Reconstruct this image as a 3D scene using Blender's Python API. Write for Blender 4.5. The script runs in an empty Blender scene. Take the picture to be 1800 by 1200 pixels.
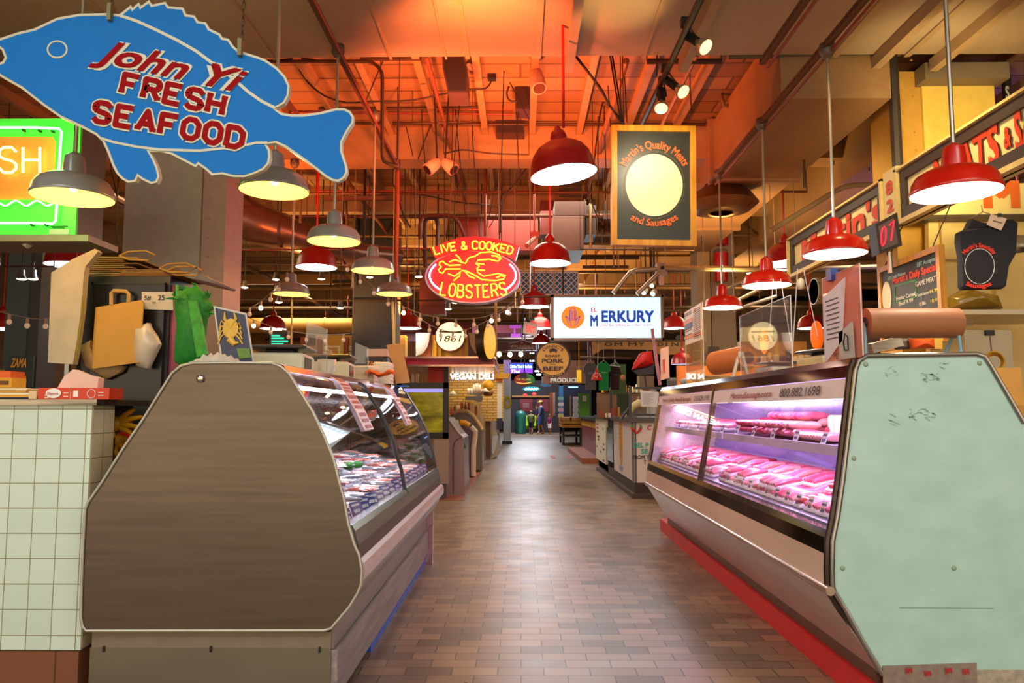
import bpy, bmesh, math, random
from mathutils import Vector, Matrix
random.seed(7)
PI = math.pi
C = bpy.context.scene.collection
# ------------------------------------------------------------ camera
F = 1330.0
CAMZ = 1.3
cam = bpy.data.cameras.new('camera'); cam.sensor_width = 36; cam.lens = 36*F/1800; cam.clip_end = 200; cam.clip_start = .05
camo = bpy.data.objects.new('camera', cam); C.objects.link(camo)
camo.location = (0, 0, CAMZ)
camo.rotation_euler = (math.radians(90+5.15), 0, math.radians(.65))
bpy.context.scene.camera = camo
R = camo.rotation_euler.to_matrix()
# ------------------------------------------------------------ world and exposure
w = bpy.data.worlds.new('world'); bpy.context.scene.world = w; w.use_nodes = True
w.node_tree.nodes['Background'].inputs[0].default_value = (1.0, .80, .55, 1)
w.node_tree.nodes['Background'].inputs[1].default_value = 1.25
vs = bpy.context.scene.view_settings
vs.view_transform = 'Standard'; vs.look = 'None'; vs.gamma = 1; vs.use_curve_mapping = False; vs.exposure = .55
def lamp(kind, loc, power, col, size=.1, rot=None, target=None, spot=None, sy=None, name='light'):
    l = bpy.data.lights.new(name, kind); l.energy = power; l.color = col
    if kind == 'AREA':
        l.size = size
        if sy: l.shape = 'RECTANGLE'; l.size_y = sy
    else: l.shadow_soft_size = size
    if spot: l.spot_size = math.radians(spot); l.spot_blend = .7
    o = bpy.data.objects.new(name, l); C.objects.link(o); o.location = loc
    if rot: o.rotation_euler = rot
    if target is not None:
        o.rotation_euler = (Vector(target)-Vector(loc)).to_track_quat('-Z', 'Y').to_euler()
    return o
WARM = (1, .74, .42); COOL = (.86, .93, 1); VIO = (.74, .5, 1)
# area lights added as general fill (over the aisle and behind the camera)
lamp('AREA', (0, -.6, 4.1), 75, (.95, .97, 1), 3.0, rot=(0, 0, 0), sy=1.2, name='fill_light')
lamp('AREA', (-2.6, .6, 4.0), 40, (.9, 1, .95), 1.5, rot=(0, 0, 0), name='fill_light')
lamp('AREA', (2.6, .6, 4.0), 34, (.85, 1, .95), 1.5, rot=(0, 0, 0), name='fill_light')
for y, p in ((10.5, 60), (16, 110), (23, 130), (31, 130), (40, 300)):
    lamp('AREA', (.4, y, 4.1), p, (1, .86, .66) if y < 20 else (.85, .9, 1), 1.8, rot=(0, 0, 0), name='fill_light')
for x, y, p in ((-5, 10, 50), (5.5, 9, 60), (-5, 17, 110), (5, 17, 100), (6, 26, 90), (-5, 28, 90)):
    lamp('AREA', (x, y, 4.0), p, (1, .72, .38), 2, rot=(0, 0, 0), name='fill_light')
# red and amber uplights added to colour and brighten the roof and column
RED = (1, .19, .05)
lamp('SPOT', (-.75, 6.4, 3.2), 190, RED, .08, target=(-.6, 7.4, 4.6), spot=150, name='red_fill')
lamp('SPOT', (.15, 7.3, 3.2), 160, RED, .08, target=(.5, 7.6, 4.6), spot=150, name='red_fill')
lamp('SPOT', (-.35, 4.9, 3.55), 150, RED, .08, target=(-.25, 5.6, 4.2), spot=110, name='red_fill')
lamp('SPOT', (-2.9, 8.2, 3.1), 120, (1, .2, .04), .08, target=(-3.0, 8.4, 4.6), spot=150, name='red_fill')
lamp('SPOT', (.75, 5.0, 3.5), 22, (1, .62, .2), .05, target=(.72, 5.2, 4.2), spot=60, name='amber_fill')
lamp('SPOT', (3.0, 5.0, 2.9), 85, (1, .78, .34), .1, target=(3.1, 5.9, 3.5), spot=110, name='amber_fill')
lamp('SPOT', (2.6, 9.5, 2.9), 120, (1, .55, .15), .1, target=(2.8, 9.9, 4.6), spot=150, name='amber_fill')
lamp('SPOT', (-2.0, 12.5, 2.9), 260, (1, .5, .12), .1, target=(-2, 13, 4.6), spot=150, name='amber_fill')
lamp('SPOT', (1.0, 14.5, 2.9), 240, (1, .55, .18), .1, target=(1, 15, 4.6), spot=150, name='amber_fill')
lamp('SPOT', (-3.2, 10.6, 2.6), 130, (1, .5, .14), .1, target=(-3, 11.5, 4.6), spot=150, name='amber_fill')
lamp('SPOT', (4.2, 13.5, 2.6), 150, (1, .6, .25), .1, target=(4, 14.5, 4.6), spot=150, name='amber_fill')
lamp('SPOT', (-1.5, 27, 2.9), 160, (.75, .3, 1), .1, target=(-1, 28, 4.6), spot=150, name='violet_uplight')
lamp('SPOT', (5.0, 8.0, 2.9), 50, (.35, .2, 1), .1, target=(5, 9, 4.6), spot=140, name='violet_uplight')
# ------------------------------------------------------------ finding places in the hall
def ray(px, py): return (R @ Vector(((px-900)/F, (600-py)/F, -1)))
def at(px, py, Y):
    d = ray(px, py); t = Y/d.y; return Vector((d.x*t, Y, CAMZ+d.z*t))
def atX(px, py, X):
    d = ray(px, py); t = X/d.x; return Vector((X, d.y*t, CAMZ+d.z*t))
def atZ(px, py, Z):
    d = ray(px, py); t = (Z-CAMZ)/d.z; return Vector((d.x*t, d.y*t, Z))
# ------------------------------------------------------------ materials
def lin(c):
    c = c/255; return c/12.92 if c <= .04045 else ((c+.055)/1.055)**2.4
def rgb(c):
    if isinstance(c, str): c = tuple(int(c[i:i+2], 16) for i in (0, 2, 4))
    return (lin(c[0]), lin(c[1]), lin(c[2]), 1)
MATS = {}
def M(c, rough=.5, metal=0, emit=0, noise=.06, scale=12, bump=0, spec=.5, coat=0):
    key = (c, rough, metal, emit, noise, scale, bump, spec, coat)
    if key in MATS: return MATS[key]
    m = bpy.data.materials.new('surface'); m.use_nodes = True; nt = m.node_tree
    b = nt.nodes['Principled BSDF']; col = rgb(c)
    b.inputs['Base Color'].default_value = col; b.inputs['Roughness'].default_value = rough
    b.inputs['Metallic'].default_value = metal; b.inputs['Specular IOR Level'].default_value = spec
    if coat: b.inputs['Coat Weight'].default_value = coat; b.inputs['Coat Roughness'].default_value = .08
    if emit:
        b.inputs['Emission Color'].default_value = col; b.inputs['Emission Strength'].default_value = emit
    elif noise:
        tc = nt.nodes.new('ShaderNodeTexCoord'); n = nt.nodes.new('ShaderNodeTexNoise')
        n.inputs['Scale'].default_value = scale; n.inputs['Detail'].default_value = 4
        nt.links.new(tc.outputs['Object'], n.inputs['Vector'])
        mx = nt.nodes.new('ShaderNodeMix'); mx.data_type = 'RGBA'
        mx.inputs['A'].default_value = tuple(min(1, v*(1+noise*2.5)) for v in col[:3])+(1,)
        mx.inputs['B'].default_value = tuple(v*(1-noise*2.5) for v in col[:3])+(1,)
        nt.links.new(n.outputs['Fac'], mx.inputs['Factor']); nt.links.new(mx.outputs['Result'], b.inputs['Base Color'])
        if bump:
            bp = nt.nodes.new('ShaderNodeBump'); bp.inputs['Strength'].default_value = bump
            nt.links.new(n.outputs['Fac'], bp.inputs['Height']); nt.links.new(bp.outputs['Normal'], b.inputs['Normal'])
    MATS[key] = m; return m
def stretch_mat(c1, c2, rough, scale, metal=0, bump=.1, thr=(.35, .65)):
    """streaky two-colour material: wood grain, brushed steel, smeared paint"""
    m = bpy.data.materials.new('streaked'); m.use_nodes = True; nt = m.node_tree; b = nt.nodes['Principled BSDF']
    tc = nt.nodes.new('ShaderNodeTexCoord'); mp = nt.nodes.new('ShaderNodeMapping'); mp.inputs['Scale'].default_value = scale
    n = nt.nodes.new('ShaderNodeTexNoise'); n.inputs['Scale'].default_value = 1; n.inputs['Detail'].default_value = 5
    r = nt.nodes.new('ShaderNodeValToRGB'); r.color_ramp.elements[0].position = thr[0]; r.color_ramp.elements[1].position = thr[1]
    r.color_ramp.elements[0].color = rgb(c1); r.color_ramp.elements[1].color = rgb(c2)
    nt.links.new(tc.outputs['Object'], mp.inputs['Vector']); nt.links.new(mp.outputs['Vector'], n.inputs['Vector'])
    nt.links.new(n.outputs['Fac'], r.inputs['Fac']); nt.links.new(r.outputs['Color'], b.inputs['Base Color'])
    b.inputs['Roughness'].default_value = rough; b.inputs['Metallic'].default_value = metal
    if bump:
        bp = nt.nodes.new('ShaderNodeBump'); bp.inputs['Strength'].default_value = bump; bp.inputs['Distance'].default_value = .01
        nt.links.new(n.outputs['Fac'], bp.inputs['Height']); nt.links.new(bp.outputs['Normal'], b.inputs['Normal'])
    return m
def brick_mat(c1, c2, mortar, wid, hei, msize, rough, offset=.5, swap=None, metal=0, bump=.3, streak=0, bias=0):
    m = bpy.data.materials.new('tiled'); m.use_nodes = True; nt = m.node_tree; b = nt.nodes['Principled BSDF']
    tc = nt.nodes.new('ShaderNodeTexCoord'); br = nt.nodes.new('ShaderNodeTexBrick')
    src = tc.outputs['Object']
    if swap:
        sx = nt.nodes.new('ShaderNodeSeparateXYZ'); cx = nt.nodes.new('ShaderNodeCombineXYZ')
        nt.links.new(src, sx.inputs[0])
        for i, a in enumerate(swap): nt.links.new(sx.outputs[a], cx.inputs[i])
        src = cx.outputs[0]
    nt.links.new(src, br.inputs['Vector'])
    br.offset = offset; br.inputs['Scale'].default_value = 1; br.inputs['Brick Width'].default_value = wid
    br.inputs['Row Height'].default_value = hei; br.inputs['Mortar Size'].default_value = msize
    br.inputs['Mortar Smooth'].default_value = .1; br.inputs['Bias'].default_value = bias
    br.inputs['Color1'].default_value = rgb(c1); br.inputs['Color2'].default_value = rgb(c2); br.inputs['Mortar'].default_value = rgb(mortar)
    out = br.outputs['Color']
    if streak:
        n = nt.nodes.new('ShaderNodeTexNoise'); n.inputs['Scale'].default_value = 3.2; n.inputs['Detail'].default_value = 6
        nt.links.new(src, n.inputs['Vector'])
        mr = nt.nodes.new('ShaderNodeMapRange'); mr.inputs['To Min'].default_value = 1-streak; mr.inputs['To Max'].default_value = 1+streak
        nt.links.new(n.outputs['Fac'], mr.inputs['Value'])
        mx = nt.nodes.new('ShaderNodeVectorMath'); mx.operation = 'SCALE'
        nt.links.new(out, mx.inputs[0]); nt.links.new(mr.outputs[0], mx.inputs['Scale']); out = mx.outputs[0]
        ra = nt.nodes.new('ShaderNodeMapRange'); ra.inputs['To Min'].default_value = rough-.12; ra.inputs['To Max'].default_value = rough+.15
        nt.links.new(n.outputs['Fac'], ra.inputs['Value']); nt.links.new(ra.outputs[0], b.inputs['Roughness'])
    else: b.inputs['Roughness'].default_value = rough
    nt.links.new(out, b.inputs['Base Color']); b.inputs['Metallic'].default_value = metal
    bp = nt.nodes.new('ShaderNodeBump'); bp.inputs['Strength'].default_value = bump; bp.inputs['Distance'].default_value = .004; bp.invert = True
    nt.links.new(br.outputs['Fac'], bp.inputs['Height']); nt.links.new(bp.outputs['Normal'], b.inputs['Normal'])
    return m
def glass_mat(tint=(1, 1, 1), refl=.12, haze=0, hazecol=(1, 1, 1)):
    m = bpy.data.materials.new('glass'); m.use_nodes = True; nt = m.node_tree; nt.nodes.clear()
    o = nt.nodes.new('ShaderNodeOutputMaterial'); t = nt.nodes.new('ShaderNodeBsdfTransparent'); t.inputs[0].default_value = (*tint, 1)
    g = nt.nodes.new('ShaderNodeBsdfGlossy'); g.inputs['Roughness'].default_value = .02
    f = nt.nodes.new('ShaderNodeFresnel'); ge = nt.nodes.new('ShaderNodeNewGeometry'); mr = nt.nodes.new('ShaderNodeMapRange')
    mr.inputs['To Min'].default_value = 1.5; mr.inputs['To Max'].default_value = 1/1.5
    nt.links.new(ge.outputs['Backfacing'], mr.inputs['Value']); nt.links.new(mr.outputs[0], f.inputs[0])
    ad = nt.nodes.new('ShaderNodeMath'); ad.operation = 'ADD'; ad.inputs[1].default_value = refl; ad.use_clamp = True
    nt.links.new(f.outputs[0], ad.inputs[0])
    mx = nt.nodes.new('ShaderNodeMixShader'); nt.links.new(ad.outputs[0], mx.inputs[0]); nt.links.new(t.outputs[0], mx.inputs[1]); nt.links.new(g.outputs[0], mx.inputs[2])
    last = mx
    if haze:
        d = nt.nodes.new('ShaderNodeBsdfDiffuse'); d.inputs[0].default_value = (*hazecol, 1)
        m2 = nt.nodes.new('ShaderNodeMixShader'); m2.inputs[0].default_value = haze
        nt.links.new(mx.outputs[0], m2.inputs[1]); nt.links.new(d.outputs[0], m2.inputs[2]); last = m2
    nt.links.new(last.outputs[0], o.inputs[0]); return m
STEEL = stretch_mat('8f8880', 'a9a298', .32, (3, 3, 60), metal=.9, bump=.03)
CHROME = M('d8d6d2', .12, 1, noise=0)
ALU = M('b5b0a8', .35, .9, noise=.04)
BLACK = M('17161a', .45); DKGREY = M('38363a', .5); GREY = M('8b8884', .5); WHITE = M('e8e4dc', .5, noise=.03)
CREAM = M('efe0b0', .5); REDP = M('b01218', .4); WOODY = stretch_mat('9a5e22', 'c98a3c', .5, (60, 60, 3))
CARD = M('b98d58', .8, bump=.1); KRAFT = M('c2913e', .75, bump=.1, noise=.04); IRON = M('2a2422', .55, .4)
GLASS = glass_mat((.97, .98, 1), .02); CGLASS = glass_mat((.93, .96, .99), .05); ACRYL = glass_mat((.96, .97, .98), .02, .04)
PIPE = M('6e4a3a', .45, .5); PIPER = M('8a4034', .4, .4); GALV = M('b4ac9a', .32, .8)
# ------------------------------------------------------------ mesh building
class MB:
    def __init__(s): s.v = []; s.f = []; s.smooth = []
    def add(s, vs, fs, sm=False):
        o = len(s.v); s.v += [Vector(v) for v in vs]; s.f += [tuple(i+o for i in f) for f in fs]; s.smooth += [sm]*len(fs); return s
    def box(s, a, b, M4=None):
        x0, y0, z0 = (min(a[i], b[i]) for i in range(3)); x1, y1, z1 = (max(a[i], b[i]) for i in range(3))
        vs = [(x0,y0,z0),(x1,y0,z0),(x1,y1,z0),(x0,y1,z0),(x0,y0,z1),(x1,y0,z1),(x1,y1,z1),(x0,y1,z1)]
        if M4: vs = [M4 @ Vector(v) for v in vs]
        return s.add(vs, [(0,3,2,1),(4,5,6,7),(0,1,5,4),(1,2,6,5),(2,3,7,6),(3,0,4,7)])
    def cbox(s, c, d, rz=0, rx=0, ry=0):
        m = Matrix.Translation(c) @ Matrix.Rotation(rz, 4, 'Z') @ Matrix.Rotation(rx, 4, 'X') @ Matrix.Rotation(ry, 4, 'Y')
        return s.box((-d[0]/2,-d[1]/2,-d[2]/2), (d[0]/2,d[1]/2,d[2]/2), m)
    def rbox(s, c, d, r=.01, rz=0, seg=3):
        """box with its four vertical edges and top rounded"""
        w_, h_ = d[0]/2, d[1]/2; pts = []
        for cx, cy, a0 in ((w_-r, h_-r, 0), (-w_+r, h_-r, 90), (-w_+r, -h_+r, 180), (w_-r, -h_+r, 270)):
            for k in range(seg+1):
                a = math.radians(a0+90*k/seg); pts.append((cx+r*math.cos(a), cy+r*math.sin(a)))
        rm = Matrix.Translation(c) @ Matrix.Rotation(rz, 4, 'Z'); rings = []
        for z, k in ((-d[2]/2, 1-r*.5/max(w_, h_)), (-d[2]/2+r*.5, 1), (d[2]/2-r, 1), (d[2]/2-r*.3, 1-r*.3/max(w_, h_)), (d[2]/2, 1-r/max(w_, h_))):
            rings.append([rm @ Vector((x*k, y*k, z)) for x, y in pts])
        return s.loft(rings, cap=True, sm=False)
    def loft(s, rings, closed=True, cap=True, sm=True):
        n = len(rings[0]); vs = [v for r_ in rings for v in r_]; fs = []
        for i in range(len(rings)-1):
            for j in range(n if closed else n-1):
                k = (j+1) % n; fs.append((i*n+j, i*n+k, (i+1)*n+k, (i+1)*n+j))
        s.add(vs, fs, sm)
        if cap and closed: s.add(rings[0], [tuple(range(n))[::-1]]); s.add(rings[-1], [tuple(range(n))])
        return s
    def tube(s, pts, r, n=8, closed=False, cap=True):
        pts = [Vector(p) for p in pts]; rs = r if isinstance(r, (list, tuple)) else [r]*len(pts)
        rings = []; N = len(pts); up = None
        for i, p in enumerate(pts):
            if closed: d = pts[(i+1) % N]-pts[i-1]
            else: d = pts[min(i+1, N-1)]-pts[max(i-1, 0)]
            if d.length < 1e-9: d = Vector((0, 0, 1))
            d.normalize()
            if up is None: up = d.orthogonal().normalized()
            up = (up-d*up.dot(d)); up = up.normalized() if up.length > 1e-6 else d.orthogonal().normalized()
            sd = d.cross(up)
            rings.append([p+(up*math.cos(2*PI*k/n)+sd*math.sin(2*PI*k/n))*rs[i] for k in range(n)])
        if closed: rings.append(rings[0]); cap = False
        return s.loft(rings, cap=cap)
    def lathe(s, prof, c=(0, 0, 0), n=24, axis='Z', cap=False, sm=True):
        c = Vector(c); rings = []
        for r, z in prof:
            ring = []
            for k in range(n):
                a = 2*PI*k/n; x, y = max(r, 1e-5)*math.cos(a), max(r, 1e-5)*math.sin(a)
                ring.append(c+(Vector((x, y, z)) if axis == 'Z' else Vector((x, z, y)) if axis == 'Y' else Vector((z, x, y))))
            rings.append(ring)
        return s.loft(rings, cap=cap, sm=sm)
    def sphere(s, c, r, n=14, m=8, M4=None):
        sc = r if isinstance(r, (tuple, list)) else (r, r, r); rings = []
        for i in range(m+1):
            t = PI*i/m; t = min(max(t, .001), PI-.001)
            ring = []
            for k in range(n):
                v = Vector((math.sin(t)*math.cos(2*PI*k/n)*sc[0], math.sin(t)*math.sin(2*PI*k/n)*sc[1], -math.cos(t)*sc[2]))
                if M4: v = M4 @ v
                ring.append(Vector(c)+v)
            rings.append(ring)
        return s.loft(rings, cap=False)
    def prism(s, pts, dvec):
        """pts: planar loop of 3D points, extruded by dvec (triangulated caps)"""
        from mathutils.geometry import tessellate_polygon
        pts = [Vector(p) for p in pts]; n = len(pts); d = Vector(dvec)
        tri = tessellate_polygon([pts])
        s.add(pts, [tuple(t) for t in tri]); s.add([p+d for p in pts], [tuple(t)[::-1] for t in tri])
        return s.add(pts+[p+d for p in pts], [(i, (i+1) % n, n+(i+1) % n, n+i) for i in range(n)])
    def strip(s, pts, wv, th=(0, 0, 0)):
        """sheet along pts with width vector wv, thickness vector th"""
        a = [Vector(p) for p in pts]; wv = Vector(wv); th = Vector(th)
        rings = [[p, p+wv, p+wv+th, p+th] for p in a]
        return s.loft(rings, sm=False) if th.length > 0 else s.loft([[p, p+wv] for p in a], closed=False, cap=False)
    def build(s, name, mat, parent=None, origin=None, label=None):
        me = bpy.data.meshes.new(name)
        if parent is not None: off = Vector(parent.get('_w', (0, 0, 0)))
        elif origin is not None: off = Vector(origin)
        else:
            xs = [v.x for v in s.v]; ys = [v.y for v in s.v]; zs = [v.z for v in s.v]
            off = Vector(((min(xs)+max(xs))/2, (min(ys)+max(ys))/2, min(zs)))
        me.from_pydata([v-off for v in s.v], [], s.f); me.update()
        bm = bmesh.new(); bm.from_mesh(me); bmesh.ops.remove_doubles(bm, verts=bm.verts, dist=1e-5)
        bmesh.ops.recalc_face_normals(bm, faces=bm.faces); bm.to_mesh(me); bm.free()
        if any(s.smooth):
            if all(s.smooth): me.polygons.foreach_set('use_smooth', [True]*len(me.polygons))
            else:
                me.polygons.foreach_set('use_smooth', [True]*len(me.polygons))
                me.set_sharp_from_angle(angle=math.radians(38))
        me.materials.append(mat)
        o = bpy.data.objects.new(name, me); C.objects.link(o)
        if parent is not None:
            o.parent = parent; o['_w'] = tuple(off)
        else: o.location = off; o['_w'] = tuple(off)
        if label: o['label'] = label
        return o
def thing(name, label, cat, loc=(0, 0, 0), group=None):
    o = bpy.data.objects.new(name, None); C.objects.link(o); o.location = loc; o.empty_display_size = .05
    o['_w'] = tuple(loc); o['label'] = label; o['category'] = cat
    if group: o['group'] = group
    return o
def tag(o, label, cat, group=None, kind=None):
    o['label'] = label; o['category'] = cat
    if group: o['group'] = group
    if kind: o['kind'] = kind
    return o
def struct(name, mb, m, parent=None):
    o = mb.build(name, m, parent)
    if parent is None: o['kind'] = 'structure'
    return o
def one(name, mb, m, label, cat, group=None, kind=None): return tag(mb.build(name, m), label, cat, group, kind)
def dup(root, loc, rz=0, label=None, group=None, scale=None, rot=None):
    r = root.copy(); C.objects.link(r); r.location = loc; r.rotation_euler = rot if rot else (0, 0, rz)
    if scale: r.scale = scale if isinstance(scale, (tuple, list)) else (scale,)*3
    if label: r['label'] = label
    if group: r['group'] = group
    def kids(a, b):
        for ch in list(a.children):
            c = ch.copy(); C.objects.link(c); c.parent = b; kids(ch, c)
    kids(root, r); return r
def pxprism(name, px, Y, dy, m, parent=None):
    """an outline standing at distance Y, dy deep"""
    return MB().prism([at(x, y, Y) for x, y in px], (0, dy, 0)).build(name, m, parent)
def pxbox(x0, y0, x1, y1, Y, dy):
    a, b = at(x0, y1, Y), at(x1, y0, Y); return (a.x, Y, a.z), (b.x, Y+dy, b.z)
# ------------------------------------------------------------ lettering
TXT = {}
def glyphs(s, bold=0, res=3):
    k = (s, bold, res)
    if k not in TXT:
        cu = bpy.data.curves.new('t', 'FONT'); cu.body = s; cu.size = 1; cu.offset = bold; cu.resolution_u = res
        ob = bpy.data.objects.new('t', cu); me = bpy.data.meshes.new_from_object(ob)
        TXT[k] = ([v.co.copy() for v in me.vertices], [tuple(p.vertices) for p in me.polygons])
        bpy.data.objects.remove(ob); bpy.data.curves.remove(cu); bpy.data.meshes.remove(me)
    return TXT[k]
def text(mb, s, c, ux, uy, h, wid=None, bold=.01, shear=0, arc=None, th=.003):
    """flat lettering centred at c along ux (unit) with up uy (unit); cap height h, total width wid; arc = radius (+ smile down, - up)"""
    vs, fs = glyphs(s, 0)
    if not vs: return mb
    if bold > .004:                      # heavier letters: the same outline laid again a hair to each side
        b = bold; n0 = len(vs); V2, F2, T2 = [], [], []
        for q, (dx, dy) in enumerate(((-b, -b), (b, -b), (-b, b), (b, b), (0, 0))):
            V2 += [Vector((v.x+dx, v.y+dy, 0)) for v in vs]; F2 += [tuple(i+q*n0 for i in f) for f in fs]; T2 += [q*.00025]*n0
        vs, fs = V2, F2
    else: T2 = [0]*len(vs)
    c = Vector(c); ux = Vector(ux).normalized(); uy = Vector(uy).normalized(); nz = ux.cross(uy)
    x0 = min(v.x for v in vs); x1 = max(v.x for v in vs)
    y1 = .73
    k = h/y1; kx = wid/(x1-x0) if wid else k; out = []
    for v, t2 in zip(vs, T2):
        x = (v.x-(x0+x1)/2)*kx; y = (v.y-y1/2)*k; x += shear*y
        if arc:
            a = x/arc; rr = arc+y if arc > 0 else arc+y
            x, y = rr*math.sin(a), rr*math.cos(a)-arc
        out.append(c+ux*x+uy*y+nz*(th+t2))
    return mb.add(out, fs)
ST = {'A': ['0,0 2,6 4,0', '.7,2 3.3,2'], 'B': ['0,0 0,6 2.6,6 3.6,5.4 3.6,3.8 2.6,3.2 0,3.2', '2.6,3.2 4,2.5 4,.8 2.8,0 0,0'],
 'C': ['4,5 3,6 1,6 0,5 0,1 1,0 3,0 4,1'], 'D': ['0,0 0,6 2.5,6 4,4.6 4,1.4 2.5,0 0,0'], 'E': ['4,6 0,6 0,0 4,0', '0,3.1 3,3.1'],
 'F': ['4,6 0,6 0,0', '0,3.1 3,3.1'], 'G': ['4,5 3,6 1,6 0,5 0,1 1,0 3,0 4,1 4,2.7 2.4,2.7'], 'H': ['0,0 0,6', '4,0 4,6', '0,3 4,3'],
 'I': ['2,0 2,6'], 'K': ['0,0 0,6', '4,6 0,2.6', '1.2,3.6 4,0'], 'L': ['0,6 0,0 3.8,0'], 'M': ['0,0 0,6 2,2 4,6 4,0'], 'N': ['0,0 0,6 4,0 4,6'],
 'O': ['1.2,0 0,1.4 0,4.6 1.2,6 2.8,6 4,4.6 4,1.4 2.8,0 1.2,0'], 'P': ['0,0 0,6 3,6 4,5.2 4,3.6 3,2.8 0,2.8'], 'R': ['0,0 0,6 3,6 4,5.2 4,3.8 3,3 0,3', '2.2,3 4,0'],
 'S': ['4,5 3,6 1,6 0,5.2 0,3.9 1,3.3 3,2.8 4,2 4,.9 3,0 1,0 0,1'], 'T': ['0,6 4,6', '2,6 2,0'], 'U': ['0,6 0,1.2 1.2,0 2.8,0 4,1.2 4,6'],
 'V': ['0,6 2,0 4,6'], 'X': ['0,0 4,6', '4,0 0,6'], 'Y': ['0,6 2,3 4,6', '2,3 2,0'], '&': ['4,0 .8,4.4 .8,5.4 1.6,6 2.4,5.4 2.4,4.4 0,2 0,.8 1,0 2.4,0 4,2.4'],
 '0': ['1.2,0 0,1.4 0,4.6 1.2,6 2.8,6 4,4.6 4,1.4 2.8,0 1.2,0'], '7': ['0,6 4,6 1.5,0'], '8': ['1,3.2 .2,4.4 1.2,6 2.8,6 3.8,4.4 3,3.2 1,3.2 0,1.6 1.2,0 2.8,0 4,1.6 3,3.2']}
def strokes(s, place, size, gap=1.6, wide=1.0, narrow_i=True):
    """yield 3D polylines of single-stroke letters; place(x, y) -> 3D, x along the line centred on 0"""
    def wd(c): return 4*wide if c not in 'I ' else (.6 if c == 'I' else 1.6)
    tot = sum(wd(c)+gap for c in s)-gap; x = -tot/2; k = size/6; out = []
    for c in s:
        for st in ST.get(c, []):
            pts = [tuple(float(q) for q in p.split(',')) for p in st.split()]
            if c == 'I': pts = [(p[0]-1.7, p[1]) for p in pts]
            out.append((c, [((x+p[0]*wide)*k, (p[1]-3)*k) for p in pts]))
        x += wd(c)+gap
    return [(c, [place(*p) for p in pts], pts) for c, pts in out]
RB = [0]
def ribbon(mb, pts, wdt, th, n=Vector((0, -1, 0))):
    """flat stroke of width wdt facing n with thickness th, joints filled with discs"""
    RB[0] = (RB[0]+1) % 9; th = th+RB[0]*.00008; dd = 0
    for a, b in zip(pts[:-1], pts[1:]):
        a = Vector(a); b = Vector(b); d = (b-a)
        if d.length < 1e-6: continue
        d.normalize(); sd = d.cross(n).normalized()*wdt/2
        dd += 1; mb.prism([a-sd, b-sd, b+sd, a+sd], n*(th+(dd % 5)*.00003))
    for p in pts[1:-1]:
        p = Vector(p); e1 = n.orthogonal().normalized(); e2 = n.cross(e1)
        mb.prism([p+(e1*math.cos(2*PI*k/10)+e2*math.sin(2*PI*k/10))*wdt/2 for k in range(10)], n*(th+.0002))
# ================================================================ the hall
floor_m = brick_mat('90755c', '5e5044', '2e2722', .23, .115, .003, .33, bump=.25, streak=.3, bias=-.12)
floor_m.node_tree.nodes['Principled BSDF'].inputs['Specular IOR Level'].default_value = .6
struct('floor', MB().box((-12, -4, -.1), (12, 60, 0)), floor_m)
soff = stretch_mat('b09a80', '947c66', .6, (.25, .8, 1), bump=.02)
struct('ceiling', MB().box((-9, -4, 4.2), (9, 6, 4.9)), soff)
deckm = brick_mat('9c7650', '80603e', '5a3e24', 3.0, .3, .012, .6, offset=.3, bump=.3)
struct('ceiling', MB().box((-12, 6, 4.56), (12, 60, 4.75)), deckm)
struct('wall_left', MB().box((-12.2, -4, 0), (-12, 60, 4.9)), M('4a3020', .8))
struct('wall_right', MB().box((12, -4, 0), (12.2, 60, 4.9)), M('5a3c22', .8))
struct('wall_back', MB().box((-12, 54, 0), (12, 54.2, 4.9)), M('3c2820', .8))
# flush joints and rails under the near ceiling
TAN = M('a88a68', .55); BEAMM = M('a07e58', .6); BEAMD = M('866240', .6)
n = 0
def trim(mb, m):
    global n
    n += 1; return struct('trim_%d' % n, mb, m)
for x, w_ in ((-2.05, .02), (-1.08, .02), (-.45, .035), (.12, .05), (.42, .03), (1.0, .03), (2.55, .06), (3.15, .05), (-3.1, .05), (-.62, .015)):
    trim(MB().box((x, -1, 4.185), (x+w_, 6.02, 4.2)), TAN)
for x in (.37, 2.9, 3.4, 1.32): trim(MB().box((x, -1, 4.1), (x+.07, 6.1, 4.2)), TAN)
# cross beams of the deck beyond and the joists between them
bys = [8.5, 10.8, 13.1, 15.4, 17.7, 20, 22.3, 24.6, 28, 32, 37, 43]
for y in bys: trim(MB().box((-12, y, 4.18), (12, y+.35, 4.56)), BEAMM)
for i in range(-14, 17):
    x = i*.54+.1; trim(MB().box((x, 6, 4.46), (x+.07, 15, 4.56)), BEAMM)
# ---------------------------------------------------------------- columns
colg = M('ac9a8c', .55); DARKC = M('2f2a30', .5)
def column(px0, px1, Y, m, flange=None, fm=None, top=4.56, dy=.5, side=1):
    a = at(px0, 400, Y).x; b = at(px1, 400, Y).x
    o = struct('column', MB().box((a, Y, 0), (b, Y+dy, top)), m)
    if flange:
        f0 = at(flange[0], 400, Y).x; f1 = at(flange[1], 400, Y).x
        mb = MB().box((f0, Y+.02, 0), (f1, Y+dy*.8, top))
        p = mb.build('flange', fm, o)
        rb = MB()
        for k in range(26): rb.sphere(((f0*.7+f1*.3) if side > 0 else (f0*.25+f1*.75), Y+.02, .3+k*.16), (.011, .009, .011), 8, 5)
        rb.build('rivet', fm, p)
    return o
column(217, 352, 6.02, colg, (353, 394), M('b08a7c', .55), top=4.2)
column(622, 690, 12.2, DARKC, (691, 699), M('53362c', .5))
column(19, 57, 9.5, M('3a4348', .5), (57, 76), DARKC)
column(1224, 1246, 12.2, M('a08a66', .6), (1248, 1290), M('8e7a62', .6))
column(1633, 1762, 6.3, M('ecc85c', .6), (1578, 1632), M('c8973c', .6), top=4.2, side=-1)
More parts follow.
